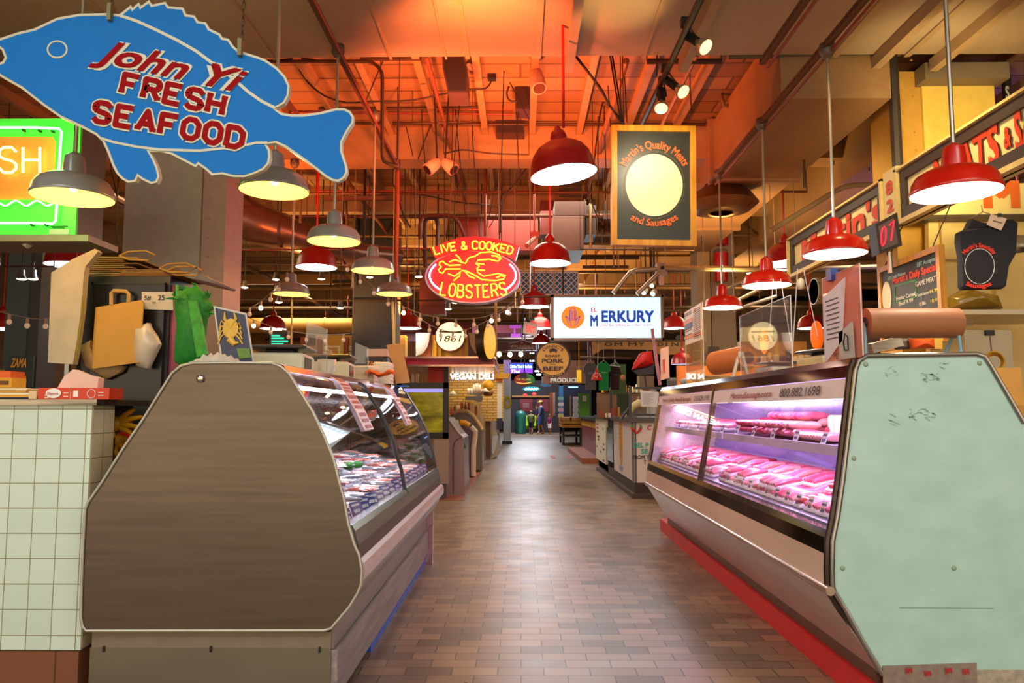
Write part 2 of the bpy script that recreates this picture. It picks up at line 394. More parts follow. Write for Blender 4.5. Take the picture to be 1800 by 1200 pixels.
trim(MB().box((at(1618, 80, 6.2).x, 6.15, 4.06), (at(1765, 80, 6.2).x, 6.9, 4.2)), M('7c6a54', .6))
column(1762, 1778, 16, M('6a4a30'), None)
# ---------------------------------------------------------------- ducts
duct = M('94704a', .55)
o = one('air_duct', MB().box((2.15, 6.05, 3.85), (3.05, 12.1, 4.5)).box((2.1, 8.2, 3.82), (3.1, 8.27, 4.53)).box((2.1, 10.5, 3.82), (3.1, 10.57, 4.53)), duct,
        'large rectangular painted air duct running along the ceiling on the right', 'duct')
one('air_duct', MB().box((3.7, 7.0, 3.9), (4.3, 14, 4.5)), M('a88458', .55), 'rectangular duct close to the yellow lit column, right of the larger duct', 'duct')
t = thing('air_duct', 'big round brown duct curving down behind the grey pendant lamps', 'duct', (-3.2, 10, 3))
pts = [at(380, 330, 10), at(410, 372, 10), at(450, 392, 10), at(500, 408, 10.1), at(560, 428, 10.3), at(625, 446, 10.8), at(700, 452, 11.3)]
pts = [(p0*(1-f)+p1*f) for p0, p1 in zip(pts[:-1], pts[1:]) for f in (0, .33, .66)]+[pts[-1]]
MB().tube(pts, [.34-.011*i for i in range(len(pts))], 24).build('duct_pipe', M('7a564a', .3, .5), t)
for k in (4, 9, 14):
    MB().tube([pts[k]-Vector((.02, 0, 0)), pts[k]+Vector((.02, 0, 0))], .36-.011*k, 24).build('seam_ring', M('6a463c', .35, .5), t)
one('fabric_awning', MB().prism([at(x, y, 11) for x, y in ((405, 358), (560, 358), (600, 372), (612, 420), (420, 402))], (0, .4, 0)),
    M('2b1a1a', .8), 'dark awning panel above the big curved duct', 'awning')
hood = thing('exhaust_hood', 'wide flared bronze exhaust hood hanging right of the framed black sign', 'hood', at(1265, 350, 8.6))
hc = at(1268, 374, 8.6); HS = .8
MB().lathe([(.14, .52), (.15, .38), (.21, .29), (.34, .21), (.4, .13), (.42, .1)], hc, 40).build('hood_body', M('6a4a30', .35, .5), hood)
MB().lathe([(.42, .1), (.32, .02), (.16, -.015), (.13, .0)], hc, 40).build('hood_rim', M('8a6038', .25, .6), hood)
# air handler with a louvre near the middle
u = thing('air_unit', 'grey air handling unit with a louvred front hanging over the aisle', 'air conditioner', at(1005, 440, 10))
a, b = pxbox(975, 378, 1031, 350, 10, .8); MB().box(a, b).build('housing', M('4c342c', .6), u)
lv = MB()
for k in range(16): lv.cbox(((a[0]+b[0])/2, 9.985, a[2]+.03+k*.022), (.31, .02, .012), rx=.5)
lv.build('louvre', M('2c2224', .5), u)
a, b = pxbox(972, 440, 1026, 379, 10, .9); MB().box(a, b).build('plenum', M('6e5850', .6), u)
a, b = pxbox(1030, 412, 1048, 350, 10.2, .5); MB().box(a, b).build('duct_collar', M('3c332c', .6), u)
# red boxes and cabinets high in the hall
for i, (x0, y0, x1, y1, Y, c, lab) in enumerate((
    (806, 382, 946, 440, 11, '8e2c22', 'long dark red metal box hung above the lobster sign'),
    (738, 476, 782, 552, 12.5, '5e1414', 'dark red board hanging left of the lobster sign'),
    (950, 352, 976, 412, 10.5, '6e2420', 'narrow dark red box beside the louvred air unit'))):
    a, b = pxbox(x0, y1, x1, y0, Y, .3); one('metal_box', MB().box(a, b), M(c, .5), lab, 'box')
# lattice panels
t = thing('lattice_panel', 'white diamond lattice panels with blue backing left of the big white sign', 'lattice', at(960, 500, 13))
for i, (x0, x1) in enumerate(((915, 931), (932, 973), (974, 1016))):
    y0, y1 = 480, 518; Y = 13
    a, b = pxbox(x0, y0, x1, y1, Y, .03); a = (a[0], Y+.04, min(a[2], b[2])); b = (b[0], Y+.06, max(b[2], at(0, y0, Y).z))
    MB().box(a, b).build('backing', M('2a78b4', .6), t)
    fr = MB(); lx = a[0]; rx = b[0]; lz = a[2]; hz = b[2]
    for p, q in (((lx, lz), (rx, lz)), ((lx, hz), (rx, hz)), ((lx, lz), (lx, hz)), ((rx, lz), (rx, hz))):
        fr.tube([(p[0], Y, p[1]), (q[0], Y, q[1])], .014, 4)
    s = .1; hh = hz-lz
    k = lx-hh
    while k < rx:
        for sg in (1, -1):
            p0, p1 = max(lx, k), min(rx, k+hh)
            if p1 > p0:
                z0 = lz+(p0-k) if sg > 0 else hz-(p0-k); z1 = lz+(p1-k) if sg > 0 else hz-(p1-k)
                fr.tube([(p0, Y, z0), (p1, Y, z1)], .009, 4)
        k += s
    fr.tube([((lx+rx)/2, Y+.05, hz-.02), ((lx+rx)/2, Y+.05, 4.57)], .006, 4)
    fr.build('lattice', M('e8dcdc', .5), t)
# ================================================================ pendant lamps
def shade_parts(root, outer, inner, deep, bulbcol, rod, rodm, estr):
    if deep:
        prof = [(.25, 0), (.252, .012), (.243, .03), (.235, .09), (.215, .15), (.175, .205), (.12, .24), (.07, .255)]
        neck = [(.06, .25), (.062, .29), (.05, .33), (.03, .345), (.018, .37)]; R0 = .24
    else:
        prof = [(.2, 0), (.205, .008), (.198, .02), (.192, .055), (.172, .088), (.13, .112), (.08, .125), (.06, .13)]
        neck = [(.058, .128), (.056, .16), (.052, .2), (.048, .225), (.03, .238), (.014, .25)]; R0 = .19
    MB().lathe(prof, n=36).build('lamp_shade', outer, root)
    MB().lathe([(r-.004 if i else r-.002, z-.002 if i > 1 else z) for i, (r, z) in enumerate(prof)]+[(.0, prof[-1][1]-.004)], n=36).build('shade_lining', inner, root)
    MB().lathe(neck, n=20, cap=True).build('socket_housing', outer, root)
    MB().sphere((0, 0, .075), (.03, .03, .04), 14, 8).build('bulb', M(bulbcol, emit=estr, noise=0), root)
    MB().tube([(0, 0, neck[-1][1]-.01), (0, 0, rod)], .011, 8).build('hanging_rod', rodm, root)
    MB().lathe([(.0, rod+.06), (.05, rod+.055), (.052, rod), (.03, rod-.04), (0, rod-.045)], n=14).build('junction_box', M('6a625a', .5, .5), root)
PEND = {}
def pendant(kind, px, py, Y, top, label, group, pw=None, X=None):
    """px,py = centre of the rim"""
    p = at(px, py, Y); rod = round(top-p.z, 1)
    k = (kind, rod)
    if k not in PEND:
        r = thing('pendant_lamp', label, 'pendant lamp')
        if kind == 'grey': shade_parts(r, M('8f9190', .3, .1, coat=.3), M('f4dc98', .6, noise=0), False, 'ffd880', rod, GALV, 5)
        elif kind == 'red': shade_parts(r, M('d01a04', .28, coat=.35), M('fffaf0', .5, noise=0), False, 'fff0dc', rod, GALV, 16)
        elif kind == 'dome': shade_parts(r, M('9a0a12', .38, coat=.2), M('f4f6ff', .5, noise=0), True, 'e8f0ff', rod, REDP, 16)
        PEND[k] = r; o = r; o['label'] = label; o['group'] = group
        r.location = p
    else: o = dup(PEND[k], p, label=label, group=group)
    pw = pw if pw is not None else 12
    if pw: lamp('POINT', (p.x, p.y, p.z+.025), pw, {'grey': (1, .6, .16), 'red': (1, .84, .62), 'dome': (.86, .92, 1)}[kind], .03, name='pendant_bulb_light')
    return o
g = 'grey enamel pendant lamps over the seafood counter'
pendant('grey', 128, 348, 3.9, 4.1, 'grey pendant lamp beside the green neon sign, leftmost in the hall', g, 7)
pendant('grey', 482, 336, 4.36, 4.06, 'largest grey pendant lamp, directly under the fish sign', g, 7)
pendant('grey', 587, 425, 5.65, 4.06, 'grey pendant lamp right below the tail of the fish sign', g, 7)
pendant('grey', 655, 476, 7.05, 4.06, 'grey pendant lamp in front of the dark column', g, 7)
pendant('grey', 512, 517, 8.4, 4.06, 'small reddish lit grey pendant lamp in front of the shelves, left of the dark column', g, 6)
pendant('grey', 693, 517, 8.45, 4.06, 'small reddish lit grey pendant lamp just right of the dark column', g, 6)
g = 'red enamel pendant lamps over the meat counter'
pendant('red', 1680, 340, 3.6, 4.2, 'largest red pendant lamp in front of the painted fascia', g, 16)
pendant('red', 1468, 447, 4.98, 3.75, 'red pendant lamp second nearest over the meat counter', g, 14)
pendant('red', 1348, 502, 6.36, 3.75, 'red pendant lamp third nearest over the meat counter', g, 14)
pendant('red', 1270, 541, 7.76, 3.75, 'smallest red shallow pendant lamp, beside the pale column', g, 12)
g = 'deep red dome pendant lamps of the hall'
for px, py, Y, pw, lab in (
    (991, 307, 5.5, 20, 'largest deep red dome pendant lamp left of the framed sign'),
    (967, 463, 9, 20, 'red dome pendant lamp right of the lobster neon sign'),
    (939, 539, 12.5, 16, 'red dome pendant lamp hanging above the exit sign'),
    (949, 577, 16.5, 12, 'red dome pendant lamp partly hidden by the white illuminated sign'),
    (951, 603, 21, 12, 'red dome pendant lamp just above the round roast pork sign'),
    (717, 577, 14, 12, 'red dome pendant lamp left of the red canopy with the clock'),
    (556, 470, 9.2, 14, 'red dome pendant lamp behind the grey lamps and under the big duct'),
    (480, 578, 14.5, 10, 'red dome pendant lamp low over the yellow stall on the left'),
    (122, 466, 8.2, 10, 'red dome pendant lamp behind the green neon sign'),
    (4, 578, 12, 8, 'red dome pendant lamp at the far left edge'),
    (1185, 577, 15.5, 10, 'red dome pendant lamp right of the white illuminated sign'),
    (1380, 464, 9.0, 12, 'red dome pendant lamp behind the painted fascia'),
    (1425, 577, 14.5, 8, 'red dome pendant lamp seen behind the acrylic guards'),
    (1797, 462, 8, 8, 'red dome pendant lamp at the right edge behind the hanging shirt'),
    (1199, 640, 17, 0, 'red dome pendant lamp low behind the food menu'),
    (926, 590, 30, 0, 'tiny red dome pendant lamp far down the aisle')):
    pendant('dome', px, py, Y, 4.5, lab, g, pw)
for o in bpy.data.objects:
    if o.get('label', '').startswith('largest deep red dome'):
        for ch in o.children:
            if not ch.name.startswith(('hanging_rod', 'junction')): ch.rotation_euler = (0, -.13, 0)
# ================================================================ ceiling rails, pipes, wires
def rail(label, X, z, y0, y1, boxes):
    t = thing('strut_rail', label, 'rail', (X, y0, z))
    MB().box((X-.02, y0, z+.02), (X+.02, y1, z+.06)).build('channel', PIPE, t)
    MB().tube([(X+.035, y0, z), (X+.035, y1, z)], .012, 8).build('conduit', PIPER, t)
    hb = MB()
    y = y0+.05
    while y < y1: hb.box((X-.0215, y, z+.03), (X-.0195, y+.03, z+.045)); y += .07
    hb.build('slot', BLACK, t)
rail('red lit strut rail carrying the row of grey pendant lamps', -1.41, 4.02, 1.0, 8.6, [])
rail('strut rail carrying the row of red shallow pendant lamps', 2.07, 3.72, 1.5, 8.0, [])
rail('short strut rail left of the lamp rail near the framed sign', 1.72, 3.72, 3.7, 5.2, [])
def pipe(label, pts, Y, r, m, name='conduit_pipe', cat='pipe'):
    P3 = [at(p[0], p[1], p[2] if len(p) > 2 else Y) for p in pts]
    if len(P3) > 2:   # round the bends
        Q = [P3[0]]
        for a, b, c in zip(P3[:-2], P3[1:-1], P3[2:]):
            k = min(.12, (a-b).length*.4, (c-b).length*.4); u1 = b+(a-b).normalized()*k; u2 = b+(c-b).normalized()*k
            Q += [u1, u1*.25+b*.5+u2*.25, u2]
        P3 = Q+[P3[-1]]
    mb = MB().tube(P3, r, 8)
    for q in {0: P3[0], 1: P3[-1]}.values():                      # hanger rods up to the deck
        top = 4.19 if q.y < 6 else 4.57
        if q.z < top-.05: mb.tube([q, (q.x, q.y, top)], min(.005, r*.6), 4)
    return one(name, mb, m, label, cat)
DP = M('4a3226', .5, .4)
for lab, pts, Y, r, m in (
 ('horizontal black pipe under the ceiling left of the speaker', [(628, 103), (740, 103)], 6.6, .022, DP),
 ('bent conduit dropping beside the red strut rail', [(450, 108), (655, 108), (672, 125), (672, 285), (700, 292)], 6.5, .016, DP),
 ('long dark pipe crossing below the second beam', [(620, 217), (1000, 219), (1240, 219)], 8.3, .018, DP),
 ('pair conduit crossing the hall above the red spotlights, upper', [(490, 190), (900, 193)], 8.0, .013, PIPER),
 ('pair conduit crossing the hall above the red spotlights, lower', [(490, 197), (900, 201)], 8.0, .013, PIPER),
 ('conduit with a bend coming down by the black junction box', [(846, 85), (850, 165), (848, 187), (820, 190), (560, 191)], 7.9, .013, DP),
 ('short black pipe holding the track lights', [(1137, 108), (1268, 108)], 6.3, .025, DP),
 ('horizontal grey pipe running from the duct to the right column', [(1282, 100), (1420, 97), (1572, 94)], 6.06, .02, M('5c5240', .5, .5)),
 ('hanging frame pipe right of the framed track lights', [(1226, 160), (1226, 141), (1268, 141), (1268, 190), (1385, 191)], 7.6, .02, M('7a6240', .5, .5)),
 ('cross pipe under the beam left of the right column', [(1390, 219), (1565, 220)], 8.3, .016, M('9a8050', .5, .4)),
 ('thin cross wire pipe left of the right column', [(1350, 263), (1570, 266)], 9, .008, DP),
 ('vertical pipe left of the right column', [(1412, 205), (1414, 330)], 7.6, .013, DP),
 ('vertical pipe hanging from a square plate near the right column', [(1546, 118), (1558, 330)], 7.0, .02, M('8a6a3a', .4, .6)),
 ('dark square post just left of the riveted column', [(1567, 75), (1580, 330)], 6.2, .045, M('3a302c', .5)),
 ('long white pipe sloping down toward the right fascia', [(1355, 405, 8.4), (1486, 325, 8.2), (1560, 325, 8.0)], 9, .03, M('9a8462', .5)),
 ('horizontal pipe under the framed sign', [(1020, 438), (1220, 440)], 10, .01, DP),
 ('silver pipe leading right from the surveillance camera', [(1170, 471), (1400, 473), (1570, 468)], 9.5, .035, GALV),
 ('red pipe crossing left of the lobster sign', [(560, 335), (1000, 337)], 10.5, .012, M('a8402c', .45, .3)),
 ('red vertical pipe behind the fish tail', [(558, 300), (558, 360)], 10, .02, REDP),
 ('rusty upright pipe between the grey lamps', [(700, 300), (696, 490)], 8.4, .022, M('a85030', .45, .4)),
 ('dark red pipe loop left of the lobster sign', [(738, 420), (738, 378), (800, 378), (815, 410), (822, 440)], 9.5, .022, M('5a2018', .5)),
 ('thick dark pipe loop behind the red loop', [(748, 470), (746, 400), (748, 384), (770, 382), (768, 480)], 10.2, .028, M('4a2018', .5)),
 ('thin conduit crossing the hall at the height of the lobster sign', [(400, 440), (700, 436), (780, 438)], 10, .012, M('8a3022', .5)),
 ('dark pipe crossing behind the lobster sign bottom', [(395, 527), (750, 528), (960, 521)], 12, .014, DP),
 ('upper dark pipe crossing behind the small grey lamps', [(400, 464), (760, 466)], 12, .018, DP),
 ('white pipe descending along the left of the small grey lamp', [(690, 530), (694, 640)], 9, .018, M('c8b088', .5)),
 ('thin yellow pipe standing behind the scales', [(513, 530), (512, 620)], 10, .012, M('c89a3a', .5)),
 ('vertical pipe passing left of the grey column', [(155, 390), (150, 420)], 6.5, .01, PIPER),
 ('thin horizontal conduit behind the left neon sign', [(0, 468), (95, 468)], 7.5, .01, DP),
 ('curved grey conduit over the paper roll, left', [(1240, 600), (1240, 530), (1275, 508), (1345, 477), (1400, 474)], 9.2, .014, M('a89878', .4, .5)),
 ('straight white strut behind the red lamps', [(1365, 520, 9.2), (1290, 545, 9.2)], 9.2, .02, M('b8a888', .5)),
 ('short conduit bundle above the exit sign', [(932, 470), (931, 560)], 14, .012, M('d8d0d0', .4)),
 ('far cross pipe behind the white sign', [(1160, 546), (1240, 546)], 13, .02, M('8a7858', .5)),
 ('cross pipe behind the speaker', [(725, 72+145), (830, 214)], 7.5, .008, DP),
 ):
    pipe(lab, pts, Y, r, m)
# hanging wires: thin vertical drops and slack cables
wn = 0
WIRE = M('2a1a14', .6)
wires = [(688, 75, 640, 185, 6.7), (670, 75, 672, 190, 6.6), (699, 100, 699, 280, 7.4), (740, 135, 748, 300, 7.9), (797, 165, 793, 330, 7.6), (798, 165, 820, 400, 7.9),
 (757, 75, 765, 190, 7), (1066, 105, 1078, 300, 7.4), (1062, 100, 1066, 320, 7.9), (1095, 73, 1102, 215, 7), (1213, 110, 1216, 200, 7), (1052, 170, 1053, 380, 8.2),
 (905, 120, 912, 300, 7.5), (915, 120, 908, 240, 7.5), (830, 225, 838, 330, 8.4), (760, 215, 735, 280, 8.4), (713, 220, 726, 275, 8.5), (1153, 20, 1154, 135, 6.0),
 (860, 75, 930, 210, 7.3), (840, 320, 845, 470, 9), (870, 320, 855, 400, 9), (880, 330, 885, 480, 9.5), (896, 330, 860, 400, 9.3), (1403, 205, 1400, 300, 8),
 (1464, 175, 1466, 290, 8.6), (1530, 280, 1528, 300, 8), (600, 310, 612, 380, 10), (650, 320, 645, 400, 10), (712, 315, 716, 480, 9), (727, 300, 730, 400, 9.2), (748, 300, 742, 420, 9.6), (781, 310, 783, 470, 9.6),
 (800, 320, 797, 430, 9.9), (1030, 300, 1028, 420, 9.9), (1040, 290, 1044, 430, 10.4), (1052, 330, 1050, 420, 10.6), (466, 300, 467, 350, 9.5), (415, 310, 412, 350, 10), (903, 430, 905, 560, 14), (1150, 480, 1152, 520, 13), (1232, 300, 1233, 430, 11), (1300, 290, 1305, 350, 12),
 (195, 300, 205, 345, 8), (172, 300, 180, 400, 8.5), (205, 380, 207, 430, 9), (1380, 330, 1382, 420, 12), (1440, 330, 1442, 400, 12)]
for i, (x0, y0, x1, y1, Y) in enumerate(wires):
    w0 = at(x0, y0, Y)
    one('hanging_wire', MB().tube([(w0.x, Y, 4.57), w0, at((x0+x1)/2+random.uniform(-2, 2), (y0+y1)/2, Y), at(x1, y1, Y)], .006, 5), WIRE,
        'thin dark wire hanging from the ceiling', 'wire', 'thin dark ceiling wires')
slack = [([(450, 92), (480, 95), (500, 103), (520, 112), (540, 145), (570, 170), (610, 182), (650, 178), (720, 178), (790, 163)], 7.0, 'slack black cable sagging from the left to the speaker'),
 ([(430, 108), (480, 107), (530, 102), (560, 107), (640, 108)], 6.6, 'black cable looped above the fish fin'),
 ([(782, 115), (783, 95), (800, 85), (860, 88), (875, 95), (862, 120), (866, 140), (855, 157), (822, 157)], 7.2, 'grey flex curling over the speaker to the spotlight'),
 ([(872, 124), (900, 135), (890, 165), (895, 178), (920, 178)], 7.4, 'cable running right from the small junction box'),
 ([(1006, 92), (1050, 148), (1075, 190), (1092, 215)], 6.1, 'twisted pair of thick black cables dropping to the framed sign'),
 ([(1008, 92), (1060, 160), (1070, 185), (1096, 215)], 6.15, 'second thick black cable beside the twisted pair'),
 ([(1093, 73), (1070, 145), (1055, 195), (1047, 260), (1042, 300)], 7.8, 'amber lit thin cord slanting down left of the framed sign'),
 ([(580, 348), (640, 345), (720, 340), (760, 345), (800, 355), (860, 360)], 9.9, 'dark cable sagging behind the grey lamps'),
 ([(690, 320), (700, 345), (706, 370), (716, 390), (722, 400)], 9, 'tangle of cable beside the rusty pipe'),
 ([(1350, 278), (1400, 283), (1480, 286), (1570, 292)], 8.8, 'black cable crossing left of the right column'),
 ([(780, 270), (812, 262), (860, 270), (930, 272)], 8.0, 'flex from the double spotlight running right'),
 ([(900, 240), (960, 248), (900, 330), (880, 345)], 9.3, 'cable crossing behind the large red dome'),
 ([(160, 240), (170, 262), (185, 268)], 6, 'loop of cable below the fish sign'),
 ([(1030, 318), (1034, 345), (1050, 380), (1060, 395)], 9.5, 'cable hanging beside the louvred unit')]
for pts, Y, lab in slack: pipe(lab, pts, Y, .009, WIRE, 'loose_cable', 'cable')
# more cross clutter in the roof beyond: sprinkler pipes and hangers
for i, (Y, z, x0, x1, r, c) in enumerate(((9.6, 4.1, -6, 6, .018, '6a4028'), (10.2, 3.95, -5, 1.5, .025, '5a3422'), (11.6, 4.0, -6, 6, .02, '6a4a30'), (12.6, 3.85, -6, 2, .03, '4a3626'), (12.9, 3.95, -1, 7, .02, '7a5a38'),
    (14.2, 3.9, -6, 7, .03, '4a3a28'), (14.8, 3.7, -7, 7, .03, '8a6a40'), (16.0, 3.95, -7, 8, .03, '5a4430'), (17.0, 3.6, -7, 8, .035, '4c3c2c'), (18.5, 3.8, -8, 8, .04, '66503a'), (19.4, 3.5, -8, 8, .03, '3c2e24'), (21.5, 3.8, -8, 8, .04, '5a4834'), (23.5, 3.5, -8, 8, .04, '4a3a2c'), (26, 3.7, -8, 8, .05, '5a4834'), (30, 3.6, -8, 8, .05, '4a3a2c'))):
    one('ceiling_pipe', MB().tube([(x0, Y, z), (x1, Y, z)], r, 8), M(c, .5, .3), 'long horizontal pipe crossing the hall under the roof beams', 'pipe', 'cross pipes under the roof')
for i, (X, z, y0, y1, r, c) in enumerate(((-3.6, 4.0, 6.2, 24, .04, '7a5030'), (-2.2, 4.2, 6.2, 24, .025, '8a4a30'), (.9, 4.25, 6.2, 24, .03, '8a5a38'), (1.5, 4.3, 6.2, 20, .02, '9a6a40'), (-.8, 4.3, 6.2, 22, .02, '8a4a30'), (4.3, 4.1, 7, 24, .04, '8a6a44'), (5.2, 3.9, 7, 24, .05, '6a5238'), (-5, 3.9, 7, 24, .05, '6a4a30'))):
    one('roof_pipe', MB().tube([(X, y0, z), (X, y1, z)], r, 8), M(c, .5, .3), 'long pipe running down the length of the hall under the roof', 'pipe', 'lengthwise pipes under the roof')
random.seed(19)
for i in range(70):
    Y = random.uniform(9, 20); x = random.uniform(-.32, .32)*Y; zb_ = random.uniform(3.0, 3.9)
    if abs(x+.62*0) < .1*Y and zb_ < 3.3: zb_ = 3.5
    one('hanger_rod', MB().tube([(x, Y, 4.57), (x, Y, zb_)], random.choice((.006, .01, .018)), 5), random.choice((IRON, PIPE, PIPER, M('8a6a40', .5, .3))), 'upright hanger rod or conduit dropping from the roof deck', 'rod', 'upright rods under the roof')
for i in range(16):
    Y = 9.2+i*.75; x = random.choice((-1, 1))*random.uniform(.05, .27)*Y; w_ = random.uniform(.3, 1.1); z = random.uniform(3.5, 4.1)
    t = thing('cable_tray', 'short suspended steel strut with two hanger rods under the roof', 'strut', (x, Y, z), 'suspended struts under the roof')
    MB().box((x-w_/2, Y, z), (x+w_/2, Y+.05, z+.05)).build('strut_channel', random.choice((IRON, PIPE, M('7a5a3c', .5, .3))), t)
    for s_ in (-1, 1): MB().tube([(x+s_*w_*.42, Y+.02, z+.04), (x+s_*w_*.42, Y+.02, 4.57)], .007, 5).build('hanger_rod', IRON, t)
# yellow-lit horizontal insulated duct behind the left stalls, and long dark ones
for x0, x1, y, Y, r, c, lab in ((400, 626, 572, 17, .17, 'c09450', 'yellowish round duct running behind the seafood counter'),
      (1020, 1215, 410, 12.5, .16, '6a5238', 'round duct running behind the framed sign'),
      (700, 1000, 498, 15, .17, '7a5430', 'round duct far behind the lobster sign'),
      (1010, 1420, 505, 18, .22, '5c4838', 'dark round duct behind the white illuminated sign'),
      (1430, 1500, 512, 8.5, .14, 'a89878', 'silver duct stub behind the chalkboard'),
      (1240, 1700, 440, 14, .2, '5a4430', 'dark duct crossing behind the painted fascia')):
    a = at(x0, y, Y); b = at(x1, y, Y); b.z = a.z
    mb = MB().tube([a, b], r, 20)
    k = 0
    while a.x+k < b.x: mb.tube([a+Vector((k, 0, 0)), a+Vector((k+.04, 0, 0))], r+.012, 20); k += 1.1
    one('round_duct', mb, M(c, .4, .4), lab, 'duct')
# ================================================================ seafood case on the left
YS, YE = 3.3, 6.66
def pl(x, y): p = at(x, y, YS); return (p.x, p.z)
CURVE = [pl(*p) for p in ((494, 650), (511, 660), (525, 684), (549, 722), (570, 767), (586, 806), (596, 850), (604, 875), (612, 922), (618, 940))]
SG = thing('display_case', 'curved glass seafood display case with a brushed steel end panel, left foreground', 'display case', (-1.3, YS, 0))
outline = [(152, 1108), (145, 1101), (142, 1085), (143, 1037), (146, 960), (150, 895), (155, 882), (180, 846), (215, 790), (250, 739), (302, 656), (318, 643), (338, 638), (420, 637), (478, 638), (494, 644), (508, 656), (525, 684), (549, 722), (570, 767), (586, 806), (597, 850), (604, 874), (612, 920), (622, 955), (631, 975), (636, 1002), (635, 1025), (628, 1043), (614, 1066), (597, 1086), (582, 1104), (570, 1108)]
bsteel = stretch_mat('62564c', '6c5f54', .26, (2, 2, 40), metal=.75, bump=.02)
pxprism('end_panel', outline, YS, .03, bsteel, SG)
MB().tube([at(x, y, YS-.004) for x, y in outline], .0065, 6, closed=True).build('panel_edge', M('b8b6a8', .3, .4), SG)
MB().sphere(at(352, 665, YS-.006), (.018, .012, .018), 14, 8).build('bolt', CHROME, SG)
a = at(164, 1108, YS+.03); b = at(583, 1108, YS+.03)
MB().box((a.x, YS+.022, at(0, 1141, YS).z), (b.x, YS+.06, a.z)).build('base_panel', M('7c6e5e', .45), SG)
mb = MB().box((a.x-.005, YS+.02, 0), (b.x, YS+.06, at(0, 1140, YS).z))
p = mb.build('base_panel', stretch_mat('7c7668', '8c8678', .3, (1, 1, 3), metal=.8, bump=.02), SG)
for x, y in ((183, 1140), (371, 1140), (562, 1141)):
    q = at(x, y, YS+.02); MB().box((q.x-.004, YS+.013, q.z-.012), (q.x+.004, YS+.02, q.z+.012)).build('bolt', BLACK, p)
def ext(name, prof, y0, y1, th, m, parent, smooth=False):
    """profile (x,z) polyline extruded along the aisle with thickness th towards the case inside"""
    pts = [(x, z) for x, z in prof]; inner = [(x-th, z) for x, z in pts[::-1]]
    return MB().prism([(x, y0, z) for x, z in pts+inner], (0, y1-y0, 0)).build(name, m, parent)
Y0 = YS+.03
ext('glass_rail', [pl(616, 925), pl(622, 935), pl(628, 960)], Y0, YE, .05, stretch_mat('8e9a98', 'b0b4ae', .2, (60, 2, 60), metal=.95, bump=.02), SG)
ext('joint_strip', [pl(627, 960), pl(631, 984)], Y0, YE, .05, M('4a3c34', .35), SG)
ext('bumper', [pl(630, 984), pl(637, 992), pl(640, 1006), pl(637, 1022), pl(630, 1026)], Y0, YE+.02, .05, M('c8b4b4', .35, coat=.3), SG)
ext('lower_panel', [pl(633, 1024), pl(626, 1043), pl(612, 1066), pl(595, 1086), pl(583, 1104), pl(583, 1144)], Y0, YE-.1, .04, M('867874', .32, .3), SG)
kick = stretch_mat('7c7070', '9a8e8a', .45, (30, 2.5, 30), bump=.1)
k0 = pl(586, 1146)
ext('kick_board', [(k0[0]+.01, k0[1]), (k0[0]+.012, k0[1]-.17), (k0[0]-.02, .09)], Y0, YE-.15, .03, kick, SG)
ext('kick_board', [(k0[0]-.02, .1), (k0[0]-.02, .03)], Y0, YE-.15, .03, M('96888a', .45), SG)
MB().box((k0[0]-.06, 4.2, .0), (k0[0]-.015, YE-.15, .03)).build('blue_tape', M('1f50c8', .4), SG)
MB().box((k0[0]-.05, YE-.15, 0), (k0[0]+.05, YE-.1, .62)).build('corner_post', glass_mat((.9, .75, .95), .2), SG)
# back, floor and top of the display well
xb = -1.5
MB().box((xb-.04, Y0, .35), (xb, YE, 1.47)).build('rear_wall', M('2a2626', .15, .3), SG)
MB().box((xb, Y0, .3), (pl(600, 1090)[0]-.05, YE, .5)).build('tank', M('3c3836', .6), SG)
top = [(338, 638), (478, 638), (494, 646), (496, 655), (478, 652), (338, 652)]
tp = [pl(*q) for q in top]
MB().prism([(x, Y0, z) for x, z in tp], (0, YE-Y0, 0)).build('top_cover', STEEL, SG)
MB().prism([(x, Y0, z) for x, z in (pl(478, 636), pl(495, 641), pl(500, 652), pl(494, 655), pl(474, 641))], (0, YE-Y0, 0)).build('top_trim', M('6a2a24', .15, .6), SG)
pr = MB(); 
for (x, z) in ((xb, .5),): pr.prism([(xb, Y0, .5), (xb, Y0, .95), (-1.35, Y0, .92), (-.82, Y0, .8), (-.74, Y0, .76), (-.74, Y0, .5)], (0, YE-Y0, 0))
pr.build('display_tray', M('7c8088', .3, .4), SG)
# glass panes, black joint and end frame
def pane(y0, y1):
    vs = [[(x, y0, z), (x, y1, z)] for x, z in CURVE]
    MB().loft(vs, closed=False, cap=False).build('glass_pane', CGLASS, SG)
pane(Y0, 4.84); pane(4.88, YE-.04)
MB().tube([(x+.004, 4.86, z) for x, z in CURVE], .012, 8).build('glass_joint', M('1c1816', .4), SG)
outer = [(x+.006, z) for x, z in CURVE]; inner = [(x-.07, z-.015) for x, z in CURVE[::-1]]
MB().prism([(x, YE-.04, z) for x, z in outer+inner], (0, .07, 0)).build('end_frame', M('242022', .35), SG)
MB().prism([(x, YE-.02, z) for x, z in [(-1.48, 1.44)]+[(x-.07, z-.02) for x, z in CURVE]+[(-.8, .8), (-1.48, .9)]], (0, .01, 0)).build('end_glass', glass_mat((.75, .74, .62), .08), SG)
MB().tube([(-1.08, Y0+.05, 1.405), (-1.08, YE-.1, 1.405)], .011, 8).build('light_tube', M('eee6ff', emit=5, noise=0), SG)
lamp('AREA', (-1.1, 5.0, 1.38), 16, (.93, .86, 1), .06, rot=(0, .15, 0), sy=3.0, name='case_light')
MB().box((-1.49, Y0+.02, 1.13), (-1.38, YE-.1, 1.145)).build('rear_shelf', M('6a6a72', .2, .5), SG)
def bedz(x):
    return .76+(-.74-x)*.5 if x > -.82 else (.8+(-.82-x)*.12/.53 if x > -1.35 else .92+(-1.35-x)*.08)
ic = MB(); random.seed(3)
